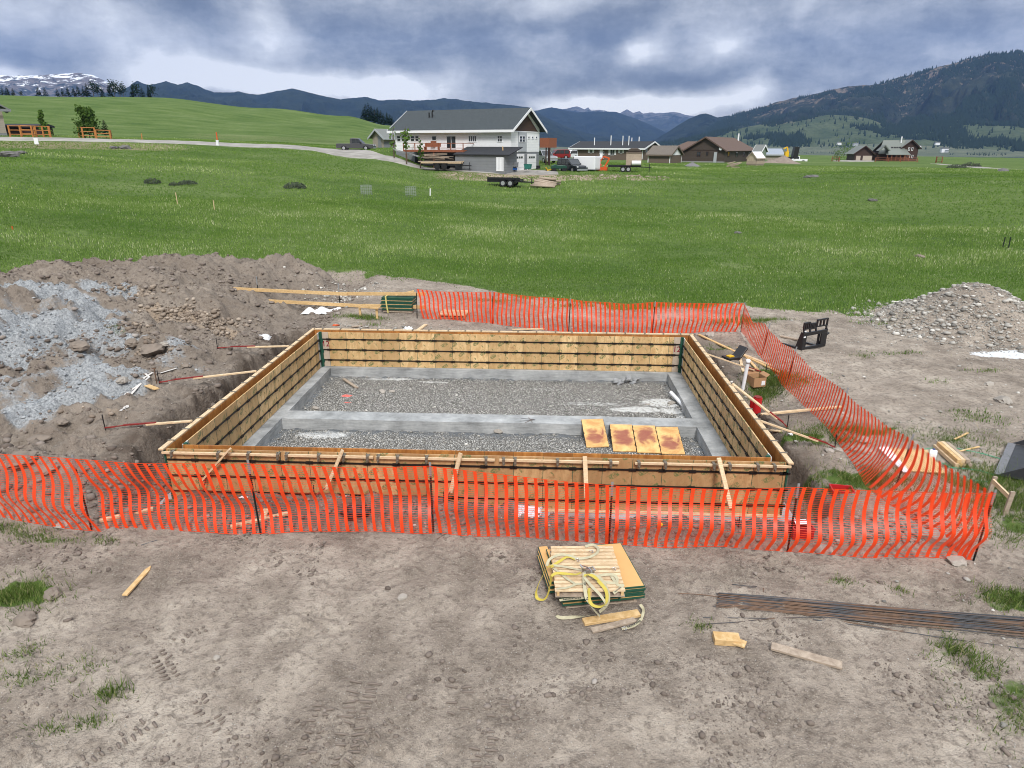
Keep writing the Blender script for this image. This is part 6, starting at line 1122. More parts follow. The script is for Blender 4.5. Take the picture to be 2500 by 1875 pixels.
def bag(name, label, px, py, w_, d_, h_, rz, tilt=0):
    q = lay(px, py, .0); vs = []; N, K = 14, 10
    for j in range(K+1):
        for i in range(N+1):
            u, v = i/N*2-1, j/K*2-1; e = (1-abs(u)**4)*(1-abs(v)**4); vs.append((u*w_*(1+.05*math.sin(v*9)), v*d_*(1+.05*math.sin(u*7)), .01+h_*e**.5*(.75+.5*(float(fbm(u*2.2+px, v*2.2, 5, 3))+.3))))
    n_ = (N+1)*(K+1); vs2 = [(x, y, .0) for x, y, z in vs]; f1 = [(j*(N+1)+i, j*(N+1)+i+1, (j+1)*(N+1)+i+1, (j+1)*(N+1)+i) for j in range(K) for i in range(N)]; ring = list(range(N+1))+[j*(N+1)+N for j in range(1, K+1)]+[K*(N+1)+i for i in range(N-1, -1, -1)]+[j*(N+1) for j in range(K-1, 0, -1)]
    o = MB().add(vs+vs2, f1+[tuple(i+n_ for i in f[::-1]) for f in f1]+[(ring[(k+1) % len(ring)], ring[k], ring[k]+n_, ring[(k+1) % len(ring)]+n_) for k in range(len(ring))]).build(name, M['bag']); o.location = q; o.rotation_euler = (tilt, 0, rz); return tag(o, label, 'bag')
bag('cement_bag', 'white printed paper bag leaning against the front form wall behind the fence', 1292, 1247, .24, .16, .09, R(-8), R(35)); bag('cement_bag', 'white printed paper bag on the dug bank left of the forms', 642, 826, .24, .17, .12, R(5), R(12)); bag('empty_bag', 'small crumpled white bag behind the rear form wall', 997, 806, .16, .14, .16, R(40))
q = lay(787, 765, .02); vs = []
for j in range(9):
    for i in range(19): u, v = i/18, j/8; vs.append(((u-.5)*1.45+.12*(v-.5), (v-.5)*.8, .03+.10*abs(math.sin(u*7+v*2))*(.4+v)+.02*math.sin(u*23)))
o = MB().add(vs, [(j*19+i, j*19+i+1, (j+1)*19+i+1, (j+1)*19+i) for j in range(8) for i in range(18)]).build('white_tarp', M['white']); o.location = q; s_ = o.modifiers.new('thick', 'SOLIDIFY'); s_.thickness = .006; tag(o, 'creased white sheet lying below the wooden rails', 'sheet')
blob('orange_glove', 'crumpled orange glove behind the rear left form corner', 'glove', 819, 797, .13, .06, .04, 'orange' if 'orange' in M else 'red', 12); blob('work_glove', 'yellow and red work glove on dirt behind the front fence', 'glove', 1612, 1277, .06, .05, .03, 'yellow' if 'yellow' in M else 'red', 14); blob('white_wrapper', 'small white wrapper on grass right of the forms', 'wrapper', 1930, 1064, .05, .05, .03, 'white', 15)
blob('white_wrapper', 'white scrap on the dirt behind the front fence at left', 'wrapper', 596, 1215, .09, .04, .02, 'white', 16)
# wooden rails on posts
for i, (px, pb, pt) in enumerate([(636, 761, 674), (830, 773, 691)]):
    q = np.array([[-10.44, 14.9], [-6.9, 14.51]][i]); z_ = Hs(*q); d = math.hypot(q[0]-CAM[0], q[1]-CAM[1]); h_ = zat(px, pt, d)-z_; r_ = thing('fence_post', 'dark steel post with grey tip carrying the wooden rails, %s one' % ['left', 'right'][i], 'post', (q[0], q[1], z_)); tpost(r_, (q[0], q[1], z_), h_, (0, 0), .35)
for a_, b_, lb in [((547, 704), (848, 718), 'upper left rail board running out of the spoil heap'), ((846, 717), (1039, 717.5), 'upper right rail board ending at the orange fence'), ((592, 731.5), (887, 747), 'lower left rail board running out of the spoil heap'), ((886, 746), (1041, 750), 'lower right rail board ending at the orange fence')]:
    f = lambda p: Vector(atY(p[0], p[1], 14.9-(p[0]-636)/194*.39*1.0-.05-(.0 if p[0] < 847 else .04))); board(f(a_), f(b_), .038, .14, 'rail_board', lb, 'board', 'lumber_y')
hs = thing('stake_frame', 'small wooden frame of two stakes and a crossbar in the grass', 'stakes', tuple(lay(880, 776))); L0 = Vector(hs.location)
for px, pb, pt in ((880, 774, 743), (921, 778, 752)): q = lay(px, pb)-L0; h_ = zat(px, pt, math.hypot(q.x+L0.x-CAM[0], q.y+L0.y-CAM[1]))-(q.z+L0.z); MB().beam(q+Vector((0, 0, -.1)), q+Vector((0, 0, h_)), .09, .04).build('stake', M['lumber_y'], hs)
MB().beam(Vector(atY(876, 749, L0.y-.04))-L0, Vector(atY(924, 753, L0.y-.08))-L0, .03, .06).build('crossbar', M['lumber_y'], hs)
# strapped stack of forms behind the fence
q = lay(975, 760); stk = thing('form_stack', 'strapped stack of green edged form panels behind the wooden rails', 'stack', tuple(q), R(-3)); 
for i in range(7): o_ = random.uniform(-.04, .04); MB().box(-.66+o_, .62+o_, -.3, .45, .1+i*.075, .1+i*.075+.028).build('panel', M['lumber_y' if i % 2 else 'green'], stk); MB().box(-.66+o_, .62+o_, -.31, .45, .13+i*.075, .168+i*.075).build('edge_frame', M['green'], stk)
MB().box(-.6, .6, -.25, .4, 0, .09).build('pallet', M['lumber_old'], stk); M['strap'] = plain('yellow_strap', (.52, .45, .16), .6, var=.2, scale=9); MB().ribbon([(-.38, -.34, -.0), (-.42, -.34, .3), (-.45, -.33, .66), (-.42, 0, .68), (-.4, .4, .67)], .06, [(1, 0, 0)]*5).build('strap', M['strap'], stk)
board(Vector(q)+Vector((-.1, -.1, .68)), Vector(q)+Vector((.62, .1, .82)), .12, .04, 'loose_board', 'yellow board slanting on top of the strapped form stack', 'board', 'lumber_y'); board(Vector(q)+Vector((-.3, .1, .70)), Vector(q)+Vector((.7, .22, .70)), .08, .04, 'loose_board', 'pale board lying flat on the strapped form stack', 'board')
def pallet(name, label, loc, rz, L, Wd, n, hh_=.12, mm='lumber', gap=.25, tilt=(0, 0)):
    r_ = thing(name, label, 'pallet', loc, rz); r_.rotation_euler = (tilt[0], tilt[1], rz)
    for i in range(n): y0 = -Wd/2+Wd*i/n; MB().box(-L/2+random.uniform(-.01, .01), L/2+random.uniform(-.01, .01), y0, y0+Wd/n*(1-gap), hh_-.02, hh_+random.uniform(-.003, .006)).build('slat', M[mm], r_)
    for x in (-L/2+.02, -.02, L/2-.06): MB().box(x, x+.04, -Wd/2, Wd/2-.02, .022, hh_-.0205).build('stringer', M['lumber_old' if mm == 'lumber_old' else 'lumber_y'], r_)
    for y in (-Wd/2, -.05, Wd/2-.12): MB().box(-L/2, L/2, y, y+.1, 0, .0215).build('bottom_slat', M['lumber_old'], r_)
    return r_
pallet('wooden_pallet', 'low slatted pallet lying behind the rear orange fence', tuple(lay(1108, 770)+Vector((0, 0, .02))), R(-4), 1.1, 1.0, 8)
# fork frame (pallet fork carriage) on the dirt
A = lay(1957, 858); B = lay(2014, 846); ang = math.atan2(B.y-A.y, B.x-A.x); fk = thing('fork_attachment', 'black steel pallet fork frame standing on the bare dirt', 'fork attachment', tuple(A), ang); Lf = min((B-A).length, 1.25)
mb = MB(); mb.box(0, Lf, .0, .07, .0, .10); mb.box(0, Lf, .0, .07, .50, .62); mb.box(0, .17, .0, .06, .10, .50); mb.box(Lf-.27, Lf, .0, .06, .10, .50); mb.prism([(-.0, 0), (.30, 0), (.12, .64), (.0, .64)], -.02, .0, 'x'); mb.prism([(-.0, 0), (.30, 0), (.12, .64), (.0, .64)], Lf, Lf+.02, 'x'); bev(mb.build('lower_frame', M['black'], fk), .006)
mb = MB(); top = [(0, .33, .72, .98), (.36, .62, .70, .92), (.66, Lf+.03, .74, 1.02)]
for a_, b_, z0, z1 in top: mb.box(a_, b_, .04, .09, z1-.05, z1); mb.box(a_, b_, .04, .09, z0, z0+.04); n_ = 4; [mb.box(a_+(b_-a_-.05)*i/(n_-1), a_+(b_-a_-.05)*i/(n_-1)+.05, .04, .09, z0+.04, z1-.05) for i in range(n_)]
for x in (.02, .32, .62, Lf-.04): mb.beam((x+.02, .03, .60), (x+.02, .07, .76), .05, .05)
mb.build('guard', M['black'], fk); MB().beam((Lf+.02, .03, .42), (Lf+.16, .05, .46), .05, .05).build('latch', M['black'], fk); MB().box(.0, .1, -.006, -.001, .45, .5).box(.03, .13, .02, .034, .65, .685).build('sticker', M['white'], fk)
for x in (.04, .86): MB().box(x, x+.09, .075, .115, .02, .6).build('fork_upright', M['black'], fk); MB().box(x, x+.09, .12, .9, .015, .05).build('fork_tine', M['black'], fk)
# loader bucket at the right edge
def pmesh(pts, t_, name, mm, parent): return MB().slab([Vector(p)-parent.location for p in pts], t_).build(name, M[mm], parent)
M['bucket'] = plain('worn_bucket_steel', (.055, .058, .065), .5, .4, .45, 7); M['edge'] = plain('worn_edge_steel', (.22, .22, .23), .5, .5, .4, 14)
P0 = lay(2428, 1162, .04); P1 = lay(2462, 1086, .06); dv = (P1-P0).normalized(); sv = Vector((dv.y, -dv.x, 0)).normalized(); bk = thing('loader_bucket', 'worn dark steel loader bucket lying at the right edge, opening to the left', 'bucket', tuple(P0)); W_ = P1-P0
bev(MB().slab([(0, 0, 0), sv*1.1+Vector((0, 0, .10)), sv*1.1+W_+Vector((0, 0, .10)), W_], .03).build('floor', M['bucket'], bk), .004); bev(MB().slab([sv*-.02, sv*.14+Vector((0, 0, .015)), sv*.14+W_+Vector((0, 0, .015)), W_-sv*.02], -.012).build('cutting_edge', M['edge'], bk), .003)
for s_, nm in ((0, 'near'), (1, 'far')): o_ = W_*s_; mb = MB().slab([o_+sv*.06+Vector((0, 0, .01)), o_+sv*1.1+Vector((0, 0, .1)), o_+sv*1.15+Vector((0, 0, .62)), o_+sv*.75+Vector((0, 0, .50)), o_+sv*.35+Vector((0, 0, .22))], .03); mb.build('side_plate', M['bucket'], bk)
MB().slab([sv*1.1+Vector((0, 0, .1)), sv*1.15+Vector((0, 0, .62)), sv*1.15+W_+Vector((0, 0, .62)), sv*1.1+W_+Vector((0, 0, .1))], .03).build('back_plate', M['bucket'], bk)
# timber stack, rope, sheet, jug
a, b_ = lay(2303, 1094, .06), lay(2356, 1142, .06); d = (b_-a).normalized(); s_ = Vector((d.y, -d.x, 0)).normalized()
for i, (k, lv, mm) in enumerate([(-1.05, 0, 'lumber_old'), (0, 0, 'lumber'), (1.05, 0, 'lumber_y'), (2.1, 0, 'lumber'), (-.5, 1, 'lumber_old'), (.55, 1, 'lumber'), (1.6, 1, 'lumber_y')]):
    a2 = a+s_*k*.092+Vector((0, 0, lv*.092))+d*random.uniform(-.05, .05); b2 = b_+s_*k*.092+Vector((0, 0, lv*.092))+d*random.uniform(-.05, .05); b2.z = a2.z if abs(b2.z-a2.z) > .15 else b2.z; board(a2, b2, .088, .088, 'timber', 'short square timber in the small stack in the grass', 'timber', mm, 'short timber stack')
M['rope'] = plain('green_rope', (.06, .38, .22), .6)
for pl, lb in [([(2256, 1097), (2290, 1090), (2315, 1088), (2340, 1098), (2400, 1112), (2440, 1122), (2466, 1132)], 'green rope running past the timber stack to the loader bucket'), ([(2300, 1130), (2320, 1142), (2350, 1146), (2390, 1150), (2425, 1160), (2450, 1162)], 'green rope lying below the timber stack'), ([(2330, 1160), (2360, 1170), (2412, 1179)], 'short green rope tied to the stake frame by the fence')]:
    P = [lay(x, y, .02) for x, y in pl]; o = MB().tube([p-P[0] for p in P], .009, 6).build('rope', M['rope']); o.location = P[0]; tag(o, lb, 'rope')
P = [lay(x, y, .05) for x, y in ((2165, 1098), (2262, 1102), (2310, 1158), (2217, 1153))]; o = MB().slab([p-P[0] for p in P][::-1], .02).build('plywood_sheet', M['lumber_y']); o.location = P[0]; tag(o, 'tan plywood sheet lying behind the slanting orange fence', 'plywood sheet')
P = [lay(x, y, .08) for x, y in ((2143, 1096), (2166, 1097), (2222, 1160), (2204, 1157))]; o = MB().slab([p-P[0] for p in P][::-1], .015).build('plastic_wrap', M['white']); o.location = P[0]; tag(o, 'white plastic strip along the edge of the tan plywood sheet', 'plastic sheet')
def jug(px, py, rz, label, s_=1.0, z=None):
    q = lay(px, py) if z is None else Vector(at(px, py, z)); r_ = thing('plastic_jug', label, 'jug', tuple(q), rz); a_ = .075*s_; o = MB().prism([(-a_, 0), (a_, 0), (a_, .17*s_), (.02*s_, .235*s_), (-.02*s_, .235*s_), (-a_, .17*s_)], -a_, a_, 'y').build('body', M['white'], r_); bev(o, .02, 3)
    MB().tube([(0, 0, .235*s_), (0, 0, .262*s_)], .022*s_, 10).build('cap', M['blue'], r_); MB().tube([(a_*.6, 0, .2*s_), (a_+.025, 0, .18*s_), (a_+.02, 0, .11*s_), (a_*.9, 0, .09*s_)], .011, 6).build('handle', M['white'], r_); MB().box(-a_*.75, a_*.75, -a_-.004, -a_-.001, .03, .11).build('paper_label', M['blue'], r_); return r_
jug(609, 1019, R(10), 'white plastic jug with blue label on the footing at the left wall', 1.12, ZT+.002); jug(2276, 1118, R(60), 'clear white jug lying by the plywood sheet beyond the slanting fence', 1.0)
blob('drink_can_wrap', 'blue and white wrapper beside the plastic jug by the fence', 'wrapper', 2264, 1112, .08, .06, .04, 'blue', 31)
sf = thing('stake_frame', 'wooden stake frame with a pale crossboard outside the fence corner', 'stakes', tuple(lay(2452, 1254))); L0 = Vector(sf.location)
for px, pb, pt in ((2413, 1206, 1162), (2452, 1254, 1198)): q = lay(px, pb)-L0; h_ = zat(px+6, pt, math.hypot(q.x+L0.x-CAM[0], q.y+L0.y-CAM[1]))-(q.z+L0.z); MB().beam(q+Vector((0, 0, -.1)), q+Vector((.05, 0, h_)), .085, .04).build('stake', M['lumber_old'], sf)
MB().beam(Vector(atX(2424, 1174, L0.x+.10))-L0, Vector(atX(2470, 1219, L0.x+.10))-L0, .04, .09).build('crossboard', M['lumber'], sf)
# straps on the left bank
P = [lay(x, y, .03) for x, y in ((415, 904), (392, 908), (374, 918), (352, 925), (345, 945), (322, 963), (305, 985), (294, 1000))]
for k, off in enumerate((0, .14)):
    Q = [p-P[0]+Vector((off*math.sin(i*2.1+k), off*math.cos(i*1.7), .01*k)) for i, p in enumerate(P)]; o = MB().ribbon(Q, .06, [Vector((Q[min(i+1, 7)]-Q[max(i-1, 0)]).cross(Vector((0, .2*math.sin(i), 1)))) for i in range(8)]).build('webbing_strap', M['strapw'] if 'strapw' in M else M['filler_w']); o.location = P[0]; m_ = o.modifiers.new('t', 'SOLIDIFY'); m_.thickness = .005; tag(o, 'off white webbing strap twisting over the left bank', 'strap', 'straps on the left bank')
q = lay(383, 937); r_ = thing('steel_pin', 'dark steel pin driven into the bank by the white straps', 'pin', tuple(q)); MB().tube([(0, 0, -.2), (0, 0, .42)], .014, 6).build('shaft', M['rust'], r_); MB().beam((-.05, 0, .42), (.05, 0, .42), .03, .02).build('head', M['rust'], r_)
# inside the forms: oiled panels, plank, pipe, rubble, marks
def m_oiled(t):
    p = t.objc(); x, y, z = t.xyz(p); n = t.noise(t.vmath('ADD', p, t.comb(t.rnd(), t.rnd(), 0)), 3.2, 6, .7, .6); c = t.mix(t.smooth(n, .3, .7), (.50, .26, .09), (.74, .48, .19)); yy = t.math('ADD', y, t.math('MULTIPLY', t.math('SUBTRACT', t.rnd(), .5), .5)); n2_ = t.noise(t.vmath('ADD', p, t.comb(t.rnd(), 0, t.rnd())), 1.7, 5, .6, 1.5); d = t.math('ADD', t.math('POWER', t.math('ABSOLUTE', t.math('MULTIPLY', x, 2.9)), 3), t.math('POWER', t.math('ABSOLUTE', t.math('MULTIPLY', yy, 2.3)), 3)); k = t.smooth(t.math('SUBTRACT', t.math('MULTIPLY', n2_, 2.0), d), .35, .95)
    t.put(t.b.inputs['Base Color'], t.mix(t.math('MULTIPLY', k, .85), c, (.23, .05, .045))); t.b.inputs['Roughness'].default_value = .5
M['oiled'] = mat('stained_plywood', m_oiled)
for i, (tl, tr, br, bl) in enumerate([((1419, 1025), (1473, 1023), (1487, 1091), (1431, 1092)), ((1489, 1036), (1544, 1038), (1553, 1103), (1495, 1101)), ((1545, 1038), (1600, 1041), (1613, 1107), (1554, 1104)), ((1601, 1042), (1656, 1044), (1672, 1109), (1614, 1108))]):
    Bq = (Vector(at(*bl, ZF+.035))+Vector(at(*br, ZF+.035)))/2; dz_ = .02
    while True:
        T1 = (Vector(at(*tl, ZT+dz_))+Vector(at(*tr, ZT+dz_)))/2; f_ = (4.70-Bq.y)/max(T1.y-Bq.y, .01)
        if f_ >= 1 or Bq.z+(T1.z-Bq.z)*f_ > ZT+.025 or dz_ > .5: break
        dz_ += .01
    yv = (T1-Bq).normalized(); xv = Vector((1, 0, 0)); xv = (xv-yv*xv.dot(yv)).normalized(); xv = (xv+yv*(.04 if i else .02)).normalized(); zv = xv.cross(yv); c = (T1+Bq)/2; hl = (T1-Bq).length/2
    r_ = thing('leaning_plywood', 'red stained plywood panel leaning on the cross footing, %s' % ['standing apart at left', 'leftmost of three together', 'middle of three together', 'rightmost of three together'][i], 'panel', tuple(c), 0, 'loose form panels inside the forms'); r_.matrix_world = Matrix(((xv.x, yv.x, zv.x, c.x), (xv.y, yv.y, zv.y, c.y), (xv.z, yv.z, zv.z, c.z), (0, 0, 0, 1)))
    MB().box(-.30, .30, -hl, hl, -.014, .012).build('face', M['oiled'], r_); mb = MB()
    for s in (-1, 1):
        mb.box(s*.3035-.003, s*.3035+.003, -hl, hl, -.016, .011)
        for f in (-.55, 0, .55): mb.box(s*.295-.012, s*.295+.012, f*hl-.03, f*hl-.02, .013, .02); mb.box(s*.295-.012, s*.295+.012, f*hl+.02, f*hl+.03, .013, .02)
    mb.build('edge_frame', M['steel'], r_)
a, b_ = Vector(at(839, 925, ZF+.05)), Vector(at(872, 947, ZF+.05)); board(a, b_, .10, .04, 'loose_board', 'weathered grey board on the gravel inside the forms', 'board', 'lumber_old')
a, b_ = Vector(at(1638, 958, ZF+.22)), Vector(at(1681, 1004, ZF+.06)); pp = thing('white_pipe', 'white plastic pipe end lying on the gravel inside the right wall', 'pipe', tuple(a)); MB().tube([(0, 0, 0), b_-a], .058, 16, cap=False).build('tube', M['white'], pp, smooth=True); MB().tube([(b_-a)*.003, (b_-a)*.05], .05, 16).build('bore', M['siding_lg'] if 'siding_lg' in M else M['rust'], pp)
M['conchunk'] = plain('concrete_chunk', (.27, .275, .28), .9, var=.3, scale=9)
proto = None
for i in range(15):
    q = Vector(at(1500+58*random.random(), 926+14*random.random(), ZF+.02)); r0 = random.uniform(.07, .13); o = MB().rock((0, 0, 0), r0, i+40, (1.35, .8, .6), 1).build('concrete_chunk', M['conchunk']); o.location = q+Vector((0, 0, .03+.05*(i % 3))); o.rotation_euler = (random.uniform(-.6, .6), random.uniform(-.6, .6), random.uniform(0, 6)); tag(o, 'grey concrete chunk in the small heap before the rear footing', 'rubble chunk', 'concrete chunk heap on the gravel')
for px, py, r0, lb in [(933, 957, .13, 'brownish flat stone alone on the gravel floor'), (957, 956, .08, 'small pale stone right of the brownish flat one inside'), (769, 997, .10, 'white triangular stone beside the cross footing'), (1218, 1053, .16, 'flat tan stone in front of the cross footing'), (1580, 988, .06, 'tiny dark stone on the gravel near the right wall'), (1640, 985, .12, 'pale flat stone on the white lime patch')]:
    q = at(px, py, ZF+.02); o = MB().rock((0, 0, 0), r0, int(px), (1.3, .8, .5), 2).build('stone', M['stone']); o.location = q+np.array([0, 0, r0*.15]); tag(o, lb, 'stone')
for i, (p1, p2) in enumerate([((1269, 1028), (1307, 1025)), ((1272, 1021), (1305, 1024)), ((1290, 1018), (1300, 1031)), ((1282, 1032), (1302, 1023))]):
    a, b_ = Vector(at(*p1, ZT+.02)), Vector(at(*p2, ZT+.02)); o = MB().tube([(0, 0, 0), b_-a], .006, 6).build('tie_wire', M['rust']); o.location = a; tag(o, 'dark tie wire lying crossed on top of the cross footing', 'wire', 'tie wires on the cross footing')
# ------------------------------------------------------------------ foreground load with straps
A = Vector(at(1374, 1497, -.85)); B = Vector(at(1568, 1478, -.85)); gz_ = Hs((A.x+B.x)/2, A.y+.4); A.z = B.z = gz_; u = (B-A); u.z = 0; Ls = u.length; u.normalize(); v = Vector((-u.y, u.x, 0)); ang = math.atan2(u.y, u.x)
lp = pallet('wooden_pallet', 'dark pallet carrying the green edged form panels', tuple(A+u*Ls/2+v*.62+Vector((0, 0, .01))), ang, 1.16, 1.1, 6, .11, 'lumber_old')
M['plytop'] = plain('clean_plywood', (.60, .36, .14), .55, var=.12, scale=4); zz = .135
for i in range(6):
    o_ = [.0, .02, -.01, .0, .015, .0][i]; r_ = thing('plywood_form', 'green edged plywood form panel in the foreground stack, %s' % ['lowest', 'second from bottom', 'third from bottom', 'fourth from bottom', 'second from top', 'topmost near the camera'][i], 'panel', tuple(A+u*(Ls/2+o_)+v*(.62+random.uniform(-.015, .015))+Vector((0, 0, zz))), ang+random.uniform(-.012, .012), 'green edged form panels stacked in the foreground')
    hx, hy = Ls/2+.02, .62; MB().box(-hx+.012, hx-.012, -hy+.012, hy-.012, 0, .024).build('face', M['plytop'], r_); mb = MB()
    mb.box(-hx, hx, -hy, -hy+.0118, -.006, .0225); mb.box(-hx, hx, hy-.0118, hy, -.006, .0225); mb.box(-hx, -hx+.0118, -hy+.0119, hy-.0119, -.006, .0225); mb.box(hx-.0118, hx, -hy+.0119, hy-.0119, -.006, .0225)
    for f in (-.5, .38): mb.box(f*hx-.018, f*hx+.018, -hy-.006, -hy+.02, -.008, .0262)
    mb.build('edge_frame', M['green'], r_); zz += .037
for k in range(3):
    r_ = thing('plywood_form', 'narrow green form panel slid out at the left of the stack, %s' % ['lowest', 'middle', 'topmost'][k], 'panel', tuple(A+v*(.85+.05*k)-u*(.10-.02*k)+Vector((0, 0, .14+k*.05))), ang, 'green edged form panels stacked in the foreground'); MB().box(-.05, .10, -.52, .5, 0, .03).build('face', M['plytop'], r_); MB().box(-.058, -.051, -.52, .5, -.006, .034).box(-.05, .1, -.53, -.521, -.006, .034).build('edge_frame', M['green'], r_)
ztop = gz_+zz
C1 = Vector(at(1363, 1452, ztop+.12)); C2 = Vector(at(1530, 1452, ztop+.12)); C3 = Vector(at(1341, 1334, ztop+.12)); C4 = Vector(at(1499, 1334, ztop+.12)); cc = (C1+C2+C3+C4)/4+v*.07; Lp = ((C2-C1).length+(C4-C3).length)/2; Wp = ((C3-C1).length+(C4-C2).length)/2
up_ = pallet('wooden_pallet', 'pale slatted pallet lying on the green edged panels under yellow straps', (cc.x, cc.y, ztop+.004), math.atan2(C2.y-C1.y, C2.x-C1.x)+.01, Lp, min(Wp, 1.35)-.06, 13, .115, 'lumber', .32)
zs = ztop+.128
M['strapy'] = plain('bright_yellow_strap', (.50, .40, .07), .55, var=.15, scale=12); M['strapw'] = plain('faded_strap', (.42, .385, .26), .6, var=.3, scale=12)
def Z7(x, y): return (1250+x/5.53, 1280+y/5.53)
def crv(pts, n=8):
    P = [Vector(p) for p in pts]; o = []
    for i in range(len(P)-1):
        p0, p1, p2, p3 = P[max(i-1, 0)], P[i], P[i+1], P[min(i+2, len(P)-1)]
        for k in range(n): t = k/n; o.append(.5*((2*p1)+(-p0+p2)*t+(2*p0-5*p1+4*p2-p3)*t*t+(-p0+3*p1-3*p2+p3)*t**3))
    return o+[P[-1]]
def strap(pts, w_, mm, label, tw=0, name='ratchet_strap', grp='ratchet straps on the foreground load'):
    P = crv([Vector(at(*Z7(x, y), z)) for x, y, z in pts]); N_ = len(P); nr = []
    for i in range(N_):
        d = (P[min(i+1, N_-1)]-P[max(i-1, 0)]).normalized(); up = Vector((0, 0, 1)); s_ = d.cross(up); s_ = s_.normalized() if s_.length > .25 else Vector((1, 0, 0)); nr.append(Matrix.Rotation(tw*math.sin(i/N_*5), 3, d)@s_)
    o = MB().ribbon([p-P[0] for p in P], w_, nr).build(name, M[mm]); o.location = P[0]; m_ = o.modifiers.new('t', 'SOLIDIFY'); m_.thickness = .003; return tag(o, label, 'strap', grp)
g0 = gz_+.012; zt2 = zs+.02
strap([(530, 700, zs+.02), (600, 660, zs+.05), (720, 665, zs+.04), (860, 675, zs+.05), (930, 650, zs+.06)], .05, 'strapy', 'bright yellow strap arching over the left of the pallet', .3)
strap([(560, 585, zs), (640, 650, zs+.01), (740, 730, zs+.015), (850, 800, zs+.01)], .045, 'strapw', 'grey strap crossing the slats diagonally to the right')
strap([(500, 570, zs+.02), (560, 555, zs+.03), (700, 570, zs+.02), (900, 610, zs+.03), (960, 625, zs+.05)], .045, 'strapw', 'pale yellow strap lying across the middle slats', .2)
strap([(520, 580, zs+.03), (640, 500, zs+.03), (750, 440, zs+.03), (860, 480, zs+.02)], .045, 'strapy', 'yellow strap with a hook near the upper left of the pallet', .3)
strap([(470, 560, zs), (510, 470, zs+.05), (640, 410, zs+.06), (780, 420, zs+.04), (900, 460, zs+.02), (1050, 440, zs+.03), (1150, 380, zs+.06), (1160, 320, zs+.05), (1090, 275, zs+.03), (990, 300, zs+.02)], .045, 'strapw', 'long faded strap looping over the top slats to a buckle', .5)
strap([(560, 545, zs+.03), (480, 580, zs+.02), (420, 680, zs-.10), (360, 800, zs-.2), (325, 920, zs-.30), (345, 1000, zs-.35), (430, 1015, zs-.36), (480, 950, zs-.3), (510, 830, zs-.18), (530, 700, zs-.0)], .05, 'strapy', 'dark yellow strap loop hanging down the left side of the stack', 1.0)
strap([(960, 690, zs+.06), (1080, 690, zs+.09), (1180, 780, zs+.08), (1270, 900, zs+.03), (1275, 1040, zs-.04), (1200, 1110, zs-.12), (1090, 1090, zs-.12), (1040, 1000, zs-.05), (1040, 860, zs+.03)], .05, 'strapy', 'bright yellow strap loop falling over the front edge', .6)
strap([(1060, 660, zs+.08), (1200, 740, zs+.08), (1290, 900, zs+.02), (1300, 1020, zs-.05), (1260, 1110, zs-.14), (1180, 1180, zs-.24)], .05, 'strapw', 'grey strap falling over the right front edge', .6)
strap([(980, 720, zs+.08), (1080, 840, zs+.05), (1180, 940, zs+.02), (1250, 1040, zs-.04), (1270, 1110, zs-.12)], .045, 'strapw', 'pale strap sloping from the ratchet to the front edge', .3)
strap([(975, 650, zs+.07), (975, 760, zs+.05), (985, 880, zs+.02), (1010, 1000, zs-.05), (1060, 1090, zs-.15), (1130, 1180, zs-.26), (1190, 1240, zs-.33)], .052, 'strapw', 'faded strap with black lettering hanging straight down the front', .1)
strap([(1150, 700, zs+.03), (1250, 680, zs+.05), (1370, 680, zs+.05), (1420, 740, zs+.03), (1390, 790, zs+.01), (1240, 780, zs+.01)], .045, 'strapw', 'faded strap curling in a loop at the right of the pallet', .5)
strap([(1340, 690, zs+.03), (1390, 770, zs+.02), (1440, 820, zs+.01), (1500, 820, zs), (1440, 880, zs-.01), (1370, 930, zs-.02)], .045, 'strapw', 'folded strap end with printed tag at the right front', .6)
strap([(600, 870, zs), (760, 850, zs+.01), (860, 810, zs+.01), (980, 800, zs+.02)], .045, 'strapw', 'pale strap with small print lying across the front slats')
strap([(640, 1025, ztop+.01), (760, 1010, ztop+.012), (880, 1000, ztop+.012), (1000, 985, ztop+.02), (1100, 960, ztop+.02)], .052, 'strapw', 'pale strap with black lettering on the panel edge below the pallet')
strap([(600, 1230, g0), (660, 1260, g0), (800, 1255, g0), (960, 1240, g0), (1100, 1225, g0)], .05, 'strapw', 'faded strap end lying on the dirt in front of the stack', .9)
strap([(1750, 1270, g0+.02), (1700, 1330, g0+.01), (1640, 1370, g0), (1560, 1395, g0), (1480, 1410, g0)], .05, 'strapw', 'strap with black lettering and hook on the dirt beside the boards', .1); strap([(1730, 1080, g0+.1), (1770, 1140, g0+.06), (1770, 1200, g0+.02), (1750, 1270, g0)], .045, 'strapw', 'dull strap dangling at the right end of the stack', .8)
def stext(s_, x0, y0, x1, y1, z, size, flip=False, nm='lettering'):
    a, b_ = Vector(at(*Z7(x0, y0), z)), Vector(at(*Z7(x1, y1), z)) if not isinstance(z, tuple) else Vector(); return a, b_
def lettering(txt, p0, z0, p1, z1, size, par_label, nrm_up):
    a, b_ = Vector(at(*Z7(*p0), z0)), Vector(at(*Z7(*p1), z1)); xv = (b_-a).normalized(); n_ = Vector(nrm_up); n_ = (n_-xv*n_.dot(xv)).normalized(); yv = n_.cross(xv); c = (a+b_)/2+n_*.006; o = text_mesh(txt, size, M['inkblack'], 'lettering', .0006)
    wid = max(v_.co.x for v_ in o.data.vertices)-min(v_.co.x for v_ in o.data.vertices); k = (b_-a).length/wid; o.matrix_world = Matrix(((xv.x*k, yv.x, n_.x, c.x), (xv.y*k, yv.y, n_.y, c.y), (xv.z*k, yv.z, n_.z, c.z), (0, 0, 0, 1))); return o
